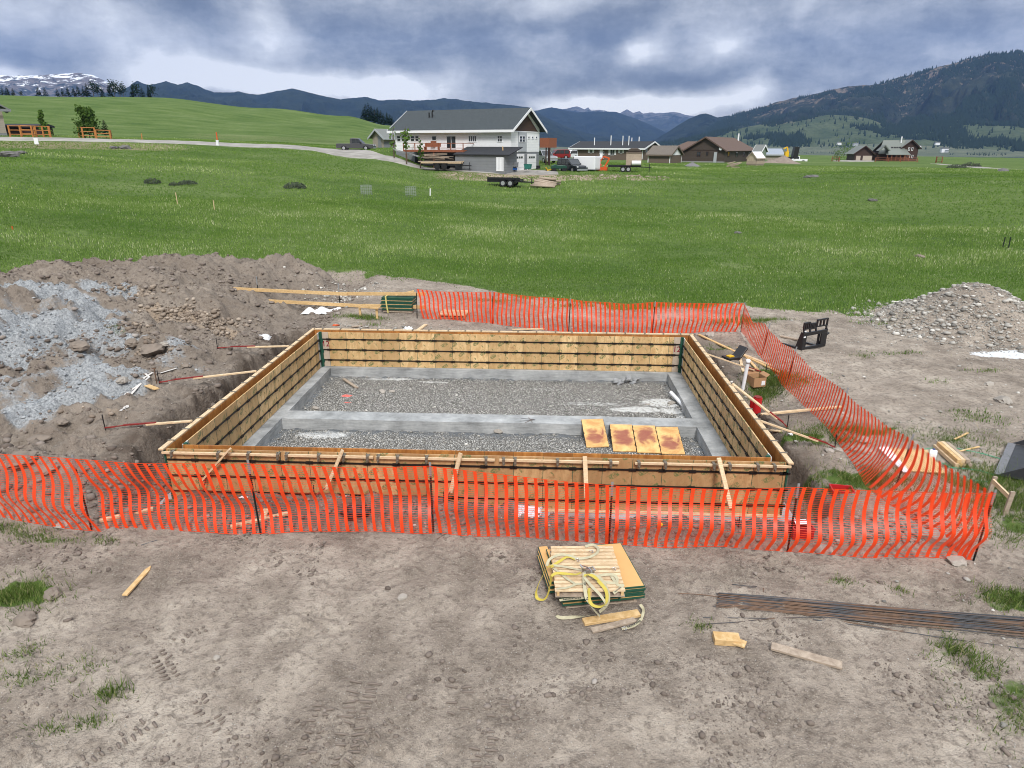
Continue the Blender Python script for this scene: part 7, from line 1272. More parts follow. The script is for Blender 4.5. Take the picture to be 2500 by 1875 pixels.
def attach(o, root):
    mw = o.matrix_world.copy(); mw.translation -= root.location; o.parent = root; o.matrix_world = mw; o.matrix_parent_inverse = Matrix.Identity(4); o.matrix_basis = mw
S = {o['label']: o for o in COL.objects if o.name.startswith('ratchet_strap')}
attach(lettering('ERICKSON', (980, 790), zs+.05, (1015, 1020), zs-.06, .05, '', (-.1, -.75, .65)), S['faded strap with black lettering hanging straight down the front'])
attach(lettering('ERICKSON', (930, 992), ztop+.018, (690, 1018), ztop+.018, .05, '', (0, 0, 1)), S['pale strap with black lettering on the panel edge below the pallet'])
attach(lettering('ERICKSON', (1735, 1305), g0+.014, (1560, 1392), g0+.008, .05, '', (0, 0, 1)), S['strap with black lettering and hook on the dirt beside the boards'])
attach(lettering('ERICKSON', (1010, 690), zs+.085, (1150, 770), zs+.085, .035, '', (0, -.2, 1)), S['bright yellow strap loop falling over the front edge'])
attach(lettering('ERICKSON', (1470, 850), zs+.01, (1390, 915), zs-.005, .03, '', (0, 0, 1)), S['folded strap end with printed tag at the right front'])
rt = thing('ratchet_buckle', 'shiny steel ratchet buckle in the tangle of straps', 'ratchet', tuple(Vector(at(*Z7(1060, 620), zs+.06))), R(20)); M['chrome'] = plain('zinc_steel', (.50, .50, .50), .28, .9, .15, 12)
MB().box(-.13, .05, -.045, -.035, -.03, .03).box(-.13, .05, .035, .045, -.03, .03).build('frame', M['chrome'], rt); MB().tube([(.0, -.06, 0), (.0, .06, 0)], .018, 10).tube([(.06, -.06, .02), (.06, .06, .02)], .01, 8).build('spool', M['chrome'], rt); MB().beam((-.02, -.04, .03), (-.16, -.04, .10), .02, .01).beam((-.02, .04, .03), (-.16, .04, .10), .02, .01).beam((-.16, -.05, .10), (-.16, .05, .10), .02, .02).build('handle', M['chrome'], rt)
for px, py, z, lb in ((850, 480, zs+.02, 'steel hook at the end of the yellow strap'), (1040, 365, zs+.02, 'steel buckle on the uppermost slats'), (1345, 600, zs+.03, 'steel hook right of the ratchet buckle'), (1480, 1405, g0+.01, 'steel hook of the lettered strap on the dirt')):
    c = Vector(at(*Z7(px, py), z)); o = MB().tube(crv([(0, 0, 0), (.04, .01, .02), (.07, 0, .0), (.06, -.03, -.005), (.03, -.035, .01)], 5), .006, 6).build('strap_hook', M['chrome'], smooth=True); o.location = c; tag(o, lb, 'hook')
# loose wood in the foreground
def fboard(p0, p1, w_, t_, label, mm, roll=0, point=False):
    a, b_ = lay(*p0, t_/2+.004), lay(*p1, t_/2+.004); zm = max(Hs(*(a.lerp(b_, k/6)[:2])) for k in range(7)); a.z = zm+t_/2; b_.z = zm+t_/2
    if not point: return board(a, b_, w_, t_, 'loose_board', label, 'board', mm, None, roll, .004)
    d = b_-a; L = d.length; d.normalize(); o = MB().prism([(-w_/2, 0), (w_/2, 0), (w_/2, L*.86), (0, L), (-w_/2, L*.86)], -t_/2, t_/2, 'z').build('wooden_stake', M[mm]); o.location = a; o.rotation_euler = (0, 0, math.atan2(d.y, d.x)-math.pi/2); bev(o, .003); return tag(o, label, 'stake')
fboard((1424, 1522), (1560, 1500), .14, .05, 'thick board lying in front of the strapped stack', 'lumber_y'); fboard((1444, 1541), (1550, 1514), .10, .04, 'grey tapered board beside the thick one at the stack', 'lumber_old'); fboard((306, 1460), (370, 1388), .088, .03, 'pale pointed stake lying on the left foreground dirt', 'lumber_y', point=True); fboard((1882, 1582), (2055, 1630), .15, .04, 'weathered plank lying alone on the foreground dirt', 'lumber_old'); fboard((1742, 1560), (1805, 1564), .19, .10, 'square yellowish wood block, upper of two on the dirt', 'lumber_y'); 
a = lay(1762, 1556, .045); board(a, a+Vector((.30, -.17, 0)), .15, .03, 'loose_board', 'square wood block lying under another on the dirt', 'board', 'lumber_y'); o_ = COL.objects[-1]
# rebar
zr_ = -.82; T0, T1_ = Vector(at(1752, 1450, zr_)), Vector(at(2500, 1511, zr_)); U0, U1 = Vector(at(1752, 1481, zr_)), Vector(at(2500, 1551, zr_)); dT = (T1_-T0).normalized(); dU = (U1-U0).normalized(); nb = 38
for i in range(nb):
    f = (i+random.uniform(-.4, .4))/(nb-1); a = T0.lerp(U0, f)+Vector((random.uniform(-.03, .03), 0, 0)); d = dT.lerp(dU, f); b_ = a+d*6.1+Vector((0, random.uniform(-.05, .05), 0)); lv = random.choice((0, 0, 1, 2)); pts_ = []
    for k in range(9): p = a.lerp(b_, k/8)+Vector((0, .012*math.sin(k*1.3+i), 0)); pts_.append(p)
    zl = max(Hs(p.x, p.y) for p in pts_[:5])+.012+lv*.016+.0
    P = [Vector((p.x, p.y, zl+.004*math.sin(k+i))) for k, p in enumerate(pts_)]; o = MB().tube([p-P[0] for p in P], .0065, 6).build('rebar', M['rust']); o.location = P[0]; tag(o, 'long rusty rebar rod in the bundle at the right foreground', 'rebar', 'bundle of rebar rods')
for pl, lb in [([(1656, 1451), (1720, 1459), (1800, 1474), (1966, 1505), (2150, 1530)], 'loose rebar sticking out left from the bundle'), ([(1716, 1507), (1877, 1511), (2023, 1515), (2200, 1530), (2500, 1560)], 'loose rebar lying along the lower side of the bundle'), ([(1721, 1523), (1800, 1518), (1877, 1512), (2000, 1512), (2150, 1520)], 'loose rebar end splayed below the bundle'), ([(1985, 1517), (2150, 1533), (2320, 1562), (2500, 1583)], 'separate rebar lying lowest, apart from the bundle'), ([(1740, 1484), (1850, 1495), (2000, 1505), (2300, 1530)], 'rebar just under the bundle edge')]:
    P = [lay(x, y, .014) for x, y in pl]; P.append(P[-1]+(P[-1]-P[-2]).normalized()*.8); o = MB().tube([p-P[0] for p in crv(P, 4)], .0065, 6).build('rebar', M['rust']); o.location = P[0]; tag(o, lb, 'rebar')
for pl, lb in [([(1787, 1429), (1790, 1431), (1820, 1437), (1848, 1433)], 'bent tie wire above the rebar bundle'), ([(1803, 1438), (1845, 1437)], 'short wire offcut above the rebar bundle'), ([(1864, 1436), (1863, 1448)], 'tiny upright wire by the rebar bundle'), ([(1067, 1322), (1090, 1303)], 'thin wire at the centre fence post foot, one arm of a cross'), ([(1075, 1304), (1089, 1323)], 'thin wire at the centre fence post foot, other arm'), ([(597, 1313), (620, 1296)], 'thin dark wire sticking out below the front fence'), ([(345, 1333), (384, 1323)], 'thin dark twig near the foreground weeds'), ([(2405, 1226), (2450, 1237)], 'black wire between the corner post and stake frame')]:
    P = [lay(x, y, .012) for x, y in pl]; o = MB().tube([p-P[0] for p in P], .006, 5).build('tie_wire', M['rust']); o.location = P[0]; tag(o, lb, 'wire')
# ------------------------------------------------------------------ vehicles and yard things by the houses
def wheel(root, x, y, r, wd, rim='paint_w'):
    t = MB().tube([(x, y-wd/2, r), (x, y+wd/2, r)], r, 18).build('wheel', M['tyre'], root); MB().tube([(x, y-wd/2-.012, r), (x, y+wd/2+.012, r)], r*.6, 12).build('rim', M[rim], t)
M['tyre'] = plain('tyre', (.015, .015, .016), .8)
def vehicle(name, label, cat, px, d, rz, L, Wd, Ht, paint, kind='pickup', py=None, group=None, rim='rimm', z=None):
    q = atD(px, 380, d); z0 = Hs(q[0], q[1])+.05 if py is None else zat(px, py, d); r = thing(name, label, cat, (q[0], q[1], z0), rz, group)
    g = Ht*.17; belt = Ht*.56; wr = Ht*.205; x0, x1 = -L/2, L/2; xa, xb = x0+L*.20, x1-L*.21
    def arch(xc, n=6): return [(xc+wr*1.2*math.cos(math.pi*k/n), g+wr*1.05*math.sin(math.pi*k/n)) for k in range(n+1)]
    prof = [(x0, g+.05), (x0+.03, belt*.98), (x1-L*.24, belt), (x1-.12, belt*.88), (x1, belt*.7), (x1-.02, g)]+arch(xb)+arch(xa)
    if kind == 'pickup': prof[1:2] = [(x0, belt), (x0+L*.36, belt)]
    body = MB().prism(prof, -Wd/2, Wd/2, 'y').build('body', M[paint], r); bev(body, .04, 2)
    c0, c1 = (x0+L*.37, x1-L*.27) if kind == 'pickup' else (x0+.05, x1-L*.27); cw = Wd*.46
    cab = [(c0, belt-.01), (c0+(.12 if kind == 'pickup' else .25), Ht-.03), (c0+.5, Ht), (c1-.85, Ht-.02), (c1, belt-.01)]; cb = MB().prism(cab, -cw, cw, 'y').build('cab', M[paint], r); bev(cb, .05, 2)
    wz0, wz1 = belt+.03, Ht-.12; n = 2 if kind == 'pickup' else 3; xs_ = np.linspace(c0+.28, c1-.42, n+1)
    for s in (-1, 1):
        for i in range(n):
            a_, b_ = xs_[i]+.04, xs_[i+1]-.04; tp = .0 if i < n-1 else -.28; bt = .30 if i == n-1 else 0
            MB().prism([(a_, wz0), (b_+bt, wz0), (b_+tp+.02, wz1), (a_, wz1)], s*cw, s*(cw+.012), 'y').build('side_window', M['glass'], r)
    MB().slab([(c1-.02, -cw*.9, belt+.03), (c1-.02, cw*.9, belt+.03), (c1-.80, cw*.86, Ht-.10), (c1-.80, -cw*.86, Ht-.10)], -.02).build('windshield', M['glass'], r)
    MB().box(c0-.012, c0+.02, -cw*.8, cw*.8, belt+.08, Ht-.18).build('rear_window', M['glass'], r)
    for xx in (xa, xb):
        for s in (-1, 1): wheel(r, xx, s*(Wd/2-.12), wr, .22, rim)
    for s in (-1, 1):
        ys = sorted((s*Wd*.47, s*Wd*.36)); MB().box(x1-.05, x1+.015, ys[0], ys[1], belt*.70, belt*.86).build('headlight', M['lamp'], r); MB().box(x0-.015, x0+.03, ys[0], ys[1], belt*.62, belt*.92).build('tail_light', M['redplastic'], r)
    MB().box(x1-.03, x1+.06, -Wd*.45, Wd*.45, g+.0, g+.22).build('bumper', M['rimm'], r); MB().box(x0-.06, x0+.03, -Wd*.45, Wd*.45, g, g+.18).build('bumper', M['rimm'], r)
    if kind == 'pickup': MB().box(x0+.08, x0+L*.355, -Wd*.42, Wd*.42, belt-.002, belt+.012).build('bed_liner', M['tyre'], r)
    for s in (-1, 1): MB().box(c1-.5, c1-.35, s*(cw+.1)-.08, s*(cw+.1)+.08, belt+.02, belt+.2).build('mirror', M['tyre'], r)
    return r
q = (z4(325, 470)[0]); vehicle('pickup_truck', 'dark grey extended cab pickup parked on the gravel road left of the white house', 'truck', q, 117, R(2), 5.9, 1.95, 1.85, 'car_grey', 'pickup', py=367.5)
vehicle('suv', 'silver sport utility car beside the lower corner of the white house', 'car', z5(292, 0)[0], 112, R(-62), 5.1, 1.95, 1.9, 'car_silver', 'suv', py=z5(0, 358)[1])
vehicle('suv', 'red sport utility car between the silver and white cars', 'car', z5(405, 0)[0], 132, R(-160), 4.7, 1.85, 1.7, 'car_red', 'suv', py=z5(0, 327)[1])
vehicle('suv', 'white car partly hidden beside the ranch house', 'car', z5(508, 0)[0], 138, R(-120), 4.6, 1.8, 1.6, 'car_white', 'suv', py=z5(0, 322)[1])
vehicle('suv', 'black sport utility car in front of the white cargo trailer', 'car', z5(540, 0)[0], 95, R(-55), 4.6, 1.85, 1.75, 'car_black', 'suv', py=z5(0, 446)[1])
vehicle('pickup_truck', 'white pickup truck parked right of the dirt heap', 'truck', z7(1555, 0)[0], 215, R(174), 5.4, 1.9, 1.8, 'car_white', 'pickup', py=z7(0, 742)[1])
def trailer(name, label, px, d, rz, L, Wd, deck, py, wheels, rim='rimm'):
    q = atD(px, py, d); q[2] = max(q[2], Hs(q[0], q[1])); r = thing(name, label, 'trailer', tuple(q), rz); mb = MB().box(-L/2, L/2, -Wd/2, Wd/2, deck-.14, deck); mb.box(-L/2, L/2, -Wd/2, -Wd/2+.08, deck+.002, deck+.12); mb.box(-L/2, L/2, Wd/2-.08, Wd/2, deck+.002, deck+.12); mb.build('bed', M['black'], r)
    MB().beam((L/2, -.5, deck-.12), (L/2+1.3, 0, deck-.15), .08, .1).beam((L/2, .5, deck-.12), (L/2+1.3, 0, deck-.15), .08, .1).beam((L/2+1.1, 0, deck+.25), (L/2+1.1, 0, .02), .08, .08).build('hitch', M['black'], r)
    for x in wheels:
        for s in (-1, 1): wheel(r, x, s*(Wd/2+.16), .36, .2, rim)
    for s in (-1, 1): MB().box(min(wheels)-.45, max(wheels)+.45, s*(Wd/2+.14)-.14, s*(Wd/2+.14)+.14, .74, .78).build('fender', M['black'], r)
    return r
r = trailer('utility_trailer', 'black twin axle trailer loaded with lumber in front of the deck', z4(1075, 0)[0], 90.5, R(-4), 4.7, 1.9, .62, z4(0, 655)[1], (-.5, .4), 'tyre')
lb = thing('lumber_load', 'load of pale boards lying on the twin axle trailer', 'lumber', (r.location[0], r.location[1], r.location[2]), R(-4)); 
for i in range(16): y_ = -.85+(i % 8)*.22; z_ = .74+(i//8)*.14; o_ = random.uniform(-.5, .3); MB().box(-2.8+o_, 2.3+o_, y_, y_+.18, z_+.0, z_+.12).build('board', M['lumber_old' if i % 3 else 'lumber'], lb)
r = trailer('low_trailer', 'empty black low trailer sunk in the grass below the gravel pad', z4(1620, 0)[0], math.hypot(*(hit(1240, 455)-CAM)[:2]), R(-12), 3.6, 1.7, .6, z4(0, 805)[1], (.0, .8)); MB().box(-1.8, 1.8, -.85, -.81, .62, .95).build('side_rail', M['black'], r)
for i, (px, py, lx, nm) in enumerate([(0, 0, 0, 0)]): pass
lg = []
for i, (xa, ya, xb, yb, rr) in enumerate([(165, 562, 385, 593, .11), (187, 550, 370, 582, .12), (200, 540, 385, 570, .14), (200, 520, 400, 553, .15), (230, 512, 400, 535, .14), (245, 496, 395, 500, .15), (270, 505, 440, 520, .13), (285, 520, 430, 545, .13), (300, 545, 435, 560, .12)]):
    dl = math.hypot(*(hit(1320, 460)-CAM)[:2]); A = atD(*z5(xa, ya), dl+.3+i*.16); B = atD(*z5(xb, yb), dl-.2+i*.3); zz = Hs(A[0], A[1]); A[2] = max(A[2], zz+rr); B[2] = max(Hs(B[0], B[1])+rr, B[2]-.1)
    o = MB().tube([A-A, B-A], rr, 10).build('log', M['logw']if 'logw' in M else M['lumber_old'], None, smooth=True); o.location = A; tag(o, 'weathered pale log in the pile below the gravel pad', 'log', 'logs piled in the grass')
# cargo trailer
ct = thing('cargo_trailer', 'white enclosed cargo trailer behind the black car', 'trailer', tuple(atD(z5(672, 0)[0], z5(0, 446)[1], 96)), R(-28)); L = 3.1; bev(MB().box(-L/2, L/2, -.95, .95, .42, 2.05).build('body', M['car_white'], ct), .08, 2)
MB().box(-L/2-.02, L/2+.02, -.97, .97, .36, .44).build('skirt', M['rimm'], ct); MB().box(L/2+.005, L/2+.03, -.8, .8, .6, 1.9).build('rear_door', M['car_white'], ct); MB().box(-.3, .5, -1.02, -.94, .3, .85).build('fender', M['rimm'], ct)
for s in (-1, 1): wheel(ct, .1, s*.86, .33, .2)
# plough quad bike
at_v = thing('quad_bike', 'dark green quad bike with a yellow snow plough blade in front', 'quad bike', tuple(atD(z5(420, 0)[0], z5(0, 448)[1], 93.5)), R(186)); bev(MB().prism([(-1.0, .5), (-1.0, .85), (-.5, .95), (.2, .9), (.5, 1.05), (1.0, .85), (1.05, .5)], -.35, .35, 'y').build('body', M['atvgreen'], at_v), .05, 2)
bev(MB().box(-.7, .1, -.2, .2, .95, 1.08).build('seat', M['tyre'], at_v), .04); MB().tube([(.35, -.4, 1.28), (.45, 0, 1.2), (.35, .4, 1.28)], .03, 6).build('handlebar', M['black'], at_v)
for xx in (-.65, .65):
    for s in (-1, 1): wheel(at_v, xx, s*.45, .3, .22, 'tyre')
MB().slab([(1.5, -.8, .12), (1.5, .8, .12), (1.72, .8, .62), (1.72, -.8, .62)], .06).beam((1.5, 0, .3), (.9, 0, .4), .1, .1).build('plough_blade', M['yellow'], at_v)
# orange auger machine
om = thing('backhoe_attachment', 'orange digging attachment between the white trailer and the flatbed', 'machine', tuple(atD(z5(812, 0)[0], z5(0, 438)[1], 97)), R(-10)); MB().box(-.7, .7, -.5, .5, .15, .6).build('frame', M['orange'], om)
MB().beam((.3, 0, .6), (.9, 0, 1.7), .16, .2).beam((.9, 0, 1.7), (.1, 0, 1.95), .14, .18).beam((.1, 0, 1.95), (-.4, 0, 1.1), .12, .14).build('boom', M['orange'], om); MB().beam((-.6, -.3, .6), (-.9, -.5, 2.3), .07, .07).beam((-.6, .3, .6), (-.5, .5, 2.2), .07, .07).build('stabiliser', M['black'], om); MB().prism([(-.6, .9), (-.3, 1.15), (-.1, .8), (-.45, .55)], -.25, .25, 'y').build('bucket', M['orange'], om)
fb = trailer('flatbed_trailer', 'black flatbed trailer carrying a brown box and white tank', z5(1010, 0)[0], 96, R(-6), 4.3, 1.9, .75, z5(0, 452)[1], (-.2, .5))
bx_ = thing('wooden_crate', 'tall brown wooden box body on the flatbed trailer', 'crate', tuple(fb.location), R(-6)); MB().box(.15, 2.15, -.7, .7, .765, 2.35).build('box', M['lumber_old'], bx_); MB().box(.1, 2.2, -.75, .75, 2.355, 2.5).build('lid', M['siding_br'], bx_)
tk = thing('white_tank', 'white gas tank in front of the brown box on the flatbed', 'tank', tuple(fb.location), R(-6)); MB().tube([(.9, -1.05, 1.15), (.96, -1.05, 1.15), (2.0, -1.05, 1.15), (2.06, -1.05, 1.15)], .30, 14).build('shell', M['paint_w'], tk); MB().tube([(1.4, -1.05, 1.42), (1.4, -1.05, 1.55)], .08, 8).build('valve', M['rimm'], tk)
tp = thing('covered_car', 'rounded dark covered load on top of the brown box', 'cover', tuple(fb.location), R(-6)); bev(MB().prism([(.3, 2.51), (.4, 2.85), (.8, 3.0), (1.6, 2.98), (1.95, 2.8), (2.1, 2.51)], -.6, .6, 'y').build('cover', M['siding_dk'], tp), .1, 2)
# clutter at the garage
for i, (x_, yb, w_, hh_, mm, nm, lb_) in enumerate([(1700, 668, 30, 24, 'blue', 'storage_bin', 'blue plastic bin beside the left garage door'), (1645, 668, 26, 60, 'tyre', 'rubbish_bin', 'black rubbish bin between the shed and the garage door'), (1668, 668, 18, 50, 'blue', 'tool_cart', 'dark blue cart leaning by the shed wall'), (1708, 640, 36, 42, 'siding_g', 'barbecue_grill', 'grey barbecue grill left of the first garage door'), (1815, 657, 56, 44, 'teal', 'garden_cart', 'teal green cart between the two garage doors'), (1632, 672, 26, 30, 'yellow', 'wheelbarrow', 'yellow wheelbarrow upright against the shed door'), (1905, 655, 22, 30, 'tyre', 'dark_bin', 'small dark bin at the right corner of the garage')]):
    P = atD(*z4(x_, yb), 89.8); sz = 90/1660/3.568; r_ = thing(nm, lb_, nm.replace('_', ' '), tuple(P), -R(27)); w2 = w_*sz/2; h2_ = hh_*sz
    bev(MB().prism([(-w2*.8, .08), (w2*.8, .08), (w2, h2_*.9), (-w2, h2_*.9)], -.3, .3, 'y').build('body', M[mm], r_), .03); MB().box(-w2*1.05, w2*1.05, -.33, .33, h2_*.9+.005, h2_).build('lid', M[mm], r_)
    for s in (-1, 1): MB().tube([(s*w2*.7, -.32, .08), (s*w2*.7, -.26, .08)], .08, 8).build('caster', M['tyre'], r_)
P = atD(*z4(1617, 600), 89.6)
for i in range(3): A = atD(*z4(1606+i*8, 668), 89.4); o = MB().beam((0, 0, 0), (-.15-.1*i, .25, 2.9-.4*i), .1, .04).build('leaning_plank', M['lumber_y'], None); o.location = A; tag(o, 'pale plank leaning on the grey shed beside its white door', 'plank', 'planks leaning on the shed')
ld = thing('ladder', 'aluminium ladder lying on the slope below the deck', 'ladder', tuple(atD(*z4(760, 520), 95)+np.array([0, 0, .1])), 0); A = Vector((-1.8, 0, .55)); B = Vector((1.9, .2, -.45)); 
for s in (0, .45): MB().beam(A+Vector((0, s, -s*.3)), B+Vector((0, s, -s*.3)), .06, .08).build('rail', M['rimm'], ld)
rg = MB()
for i in range(12): q = A.lerp(B, (i+.5)/12); rg.beam(q, q+Vector((0, .45, -.135)), .04, .04)
rg.build('rungs', M['rimm'], ld)
# dirt heaps / rubble by the brown house
def heap(px, py, d, rx, h, m_, label, nm='dirt_heap', cat='heap'):
    q = atD(px, py, d); z0 = Hs(q[0], q[1]); N = 24; V = []; Fc = []
    for j in range(9):
        t = j/8
        for i in range(N): a = 2*math.pi*i/N; rr = rx*(1-t)*(1+.2*float(fbm(math.cos(a)*2+px, math.sin(a)*2+t*2, 3, 3))); V.append((rr*math.cos(a), rr*.7*math.sin(a), h*(t**.9)*(1+.1*math.sin(a*3))-.15))
    mb = MB().add(V, [(j*N+i, j*N+(i+1) % N, (j+1)*N+(i+1) % N, (j+1)*N+i) for j in range(8) for i in range(N)]); o = mb.build(nm, m_, None, smooth=True); o.location = (q[0], q[1], z0); return tag(o, label, cat)
heap(z7(1340, 0)[0], 400, 168, 3.6, 1.7, M['tanrock'] if False else M['clodp'] if 'clodp' in M else plain('dirt_heap', (.22, .18, .15), .95, var=.35, scale=1.5), 'rounded grey brown dirt heap in front of the metal building'); heap(z7(1140, 0)[0], 398, 165, 2.0, .9, plain('dirt_heap', (.22, .18, .15), .95, var=.35, scale=1.5), 'smaller pale dirt heap left of the big one')
heap(z5(1620, 0)[0], z5(0, 412)[1], 132, 1.8, .9, plain('gravel_heap', (.16, .155, .16), .95, var=.3, scale=3), 'small grey gravel heap right of the garden shed')
for i in range(14):
    P = atD(*z7(520+random.uniform(0, 140), 800-random.uniform(0, 20)), 128); o = MB().beam((-.7, 0, 0), (.7, random.uniform(-.5, .5), random.uniform(-.1, .4)), .14, .1).build('scrap_branch', M['lumber_old'], None); o.location = (P[0], P[1], Hs(P[0], P[1])+.12+.05*i); tag(o, 'pale branch in the scrap wood heap before the brown house', 'branch', 'scrap wood heap before the brown house')
ex = thing('excavator', 'small yellow excavator behind the dirt heap', 'excavator', tuple(atD(z7(1385, 0)[0], z7(0, 700)[1], 180)), 0); MB().box(-1.2, 1.0, -.8, .8, .1, .7).build('track', M['tyre'], ex); MB().box(-.5, .3, -.5, .5, .75, 1.9).build('cab', M['yellow'], ex); MB().beam((.3, 0, 1.3), (-.1, 0, 2.9), .25, .3).beam((-.1, 0, 2.9), (-.9, 0, 2.5), .2, .25).build('boom', M['yellow'], ex); MB().prism([(1.2, .4), (2.3, .3), (2.5, 2.9), (1.5, 3.0)], -.8, .8, 'y').build('bucket', M['black'], ex)
# distant rock bank under the pad
n = 260; a = RNG.uniform(azof(1090), azof(1640), n); d = RNG.uniform(81, 87.5, n); x = CAM[0]+np.sin(a)*d; y = CAM[1]+np.cos(a)*d; r = RNG.uniform(.06, .30, n)**1.35; scatter('bank_rubble', x, y, H(x, y)+r*.1, r, RNG.uniform(.2, .95, n), M['tanrock'], 'pale rocks along the bank below the gravel pad', 'rocks', .6, 1)
n = 500; a = RNG.uniform(azof(480), azof(900), n)
# ------------------------------------------------------------------ trees
def conifer(px, py, h, d, label, grp=None, w_=.24, m_='pine', cat='pine tree'):
    q = atD(px, py, d); z0 = min(q[2], Hs(q[0], q[1])+.3); r_ = thing('conifer_tree', label, cat, (q[0], q[1], z0), 0, grp); MB().tube([(0, 0, -1), (0, 0, h*.9)], h*.02, 6, r2=.03).build('trunk', M['bark'], r_); mb = MB()
    for i in range(int(330)):
        t = random.random()**.8; zz = h*(.08+.9*t); R0 = h*w_*(1-t)**.8*random.uniform(.45, 1.15)+.06; a = random.uniform(0, 6.28); c = Vector((math.cos(a)*R0, math.sin(a)*R0, zz)); s_ = h*.095*random.uniform(.6, 1.2)*(1.15-t)
        u = Vector((math.cos(a), math.sin(a), -.35))*s_; v = Vector((-math.sin(a), math.cos(a), random.uniform(-.2, .2)))*s_*.7; mb.add([c-u*.8, c+v, c+u, c-v], [(0, 1, 2, 3)])
    mb.build('crown', M[m_], r_); return r_
def leafy(px, py, h, w_, d, label, m_='leaf', n=700, name='leafy_tree', cat='tree', grp=None, trunk=.35, cone=.0):
    q = atD(px, py, d); z0 = Hs(q[0], q[1]); r_ = thing(name, label, cat, (q[0], q[1], z0), 0, grp); t_ = MB().tube([(0, 0, -.3), (0, 0, h*.5), (.05, 0, h*.85)], h*.022, 7, r2=.02)
    for i in range(7): a = i*.9; z_ = h*(trunk+.07*i); t_.tube([(0, 0, z_), (math.cos(a)*w_*.35, math.sin(a)*w_*.35, z_+h*.18)], .03, 5, r2=.01)
    t_.build('trunk', M['bark'], r_); mb = MB(); cl = [Vector((random.uniform(-1, 1)*w_*.34*(1-cone*k/12), random.uniform(-1, 1)*w_*.34*(1-cone*k/12), h*(trunk+(.94-trunk)*k/12))) for k in range(13)]
    for i in range(n):
        k = random.randrange(13); c = cl[k]+Vector((random.gauss(0, 1), random.gauss(0, 1), random.gauss(0, .8)))*w_*.15*(1-cone*k/14); s_ = random.uniform(.07, .15)*max(h, 2)*.36
        u = Vector((random.uniform(-1, 1), random.uniform(-1, 1), random.uniform(-1, 1))).normalized(); v = u.orthogonal().normalized(); mb.add([c+u*s_, c+v*s_, c-u*s_*.8, c-v*s_*.8], [(0, 1, 2, 3)])
    mb.build('crown', M[m_], r_); return r_
leafy(110, 329, 4.0, 2.0, 138, 'slender light green tree behind the left rail fence', 'lightleaf', 420, cone=.7, trunk=.15)
leafy(219, 334, 4.4, 3.0, 128, 'round bushy green tree inside the middle rail fence', 'leaf', 1500, trunk=.2, cone=.3)
conifer(259, 332, 2.6, 127, 'small young spruce inside the right rail fence', w_=.26)
for i, (px, h_, w2, k) in enumerate([(8, 4, .3, 0), (20, 4.5, .3, 0), (34, 4, .3, 0), (52, 2.6, .4, 1), (96, 5, .26, 0), (112, 4.4, .28, 0), (142, 4, .3, 0), (155, 4.3, .28, 0), (168, 5, .26, 0), (182, 5, .24, 0), (193, 5.6, .26, 0), (206, 5.2, .26, 0), (215, 6.8, .24, 0), (229, 7.0, .3, 1), (240, 6, .28, 1), (252, 5, .26, 0), (270, 7.2, .22, 0), (281, 7.6, .34, 1), (294, 6.8, .3, 1), (303, 5.2, .3, 1), (326, 6.8, .22, 0), (338, 7.0, .34, 1), (349, 5.6, .3, 0), (365, 6.0, .16, 0), (374, 6.4, .3, 1)]):
    pyb = float(np.interp(px, [0, 100, 200, 370], [233, 235, 236, 239])); 
    if k: leafy(px, pyb, h_*1.0, h_*.8, 440, 'round topped tree on the crest of the left hill', 'pine', 300, grp='trees on the left hill crest')
    else: conifer(px, pyb+2, h_*1.05, 440, 'dark conifer on the crest of the left hill', 'trees on the left hill crest', w2)
for px, h_, pyb in [(887, 6, 282), (893, 8.5, 283), (900, 9.5, 284), (907, 8.5, 285), (915, 8, 286), (922, 8.5, 287), (930, 7.5, 288), (937, 6, 289), (945, 7, 291), (952, 6, 292), (957, 5, 293)]: conifer(px, pyb, h_*1.05, 390, 'dense dark conifer in the clump left of the white house roof', 'conifer clump beside the white house', .28)
conifer(1047, 290, 6, 390, 'lone conifer top peeking over the white house roof', w_=.3)
leafy(z4(757, 0)[0], z4(0, 555)[1], 4.6, 1.0, 93, 'thin young leafy tree in front of the timber deck', 'lightleaf', 90, trunk=.45); leafy(z4(878, 0)[0], z4(0, 575)[1], 3.6, .7, 92, 'narrow dark young tree in front of the deck', 'leaf', 90, trunk=.3); leafy(z4(650, 0)[0], z4(0, 535)[1], 4.4, 1.0, 96, 'bare thin sapling at the left corner of the white house', 'lightleaf', 30, trunk=.3)
leafy(2075, 394, 5, 11, 285, 'wide round green bush left of the dark house', 'lightleaf', 700, 'bush', 'bush', trunk=.05)
leafy(2042, 394, 3.4, 2.4, 250, 'small tree in a rail enclosure left of the dark house', 'leaf', 200, trunk=.1)
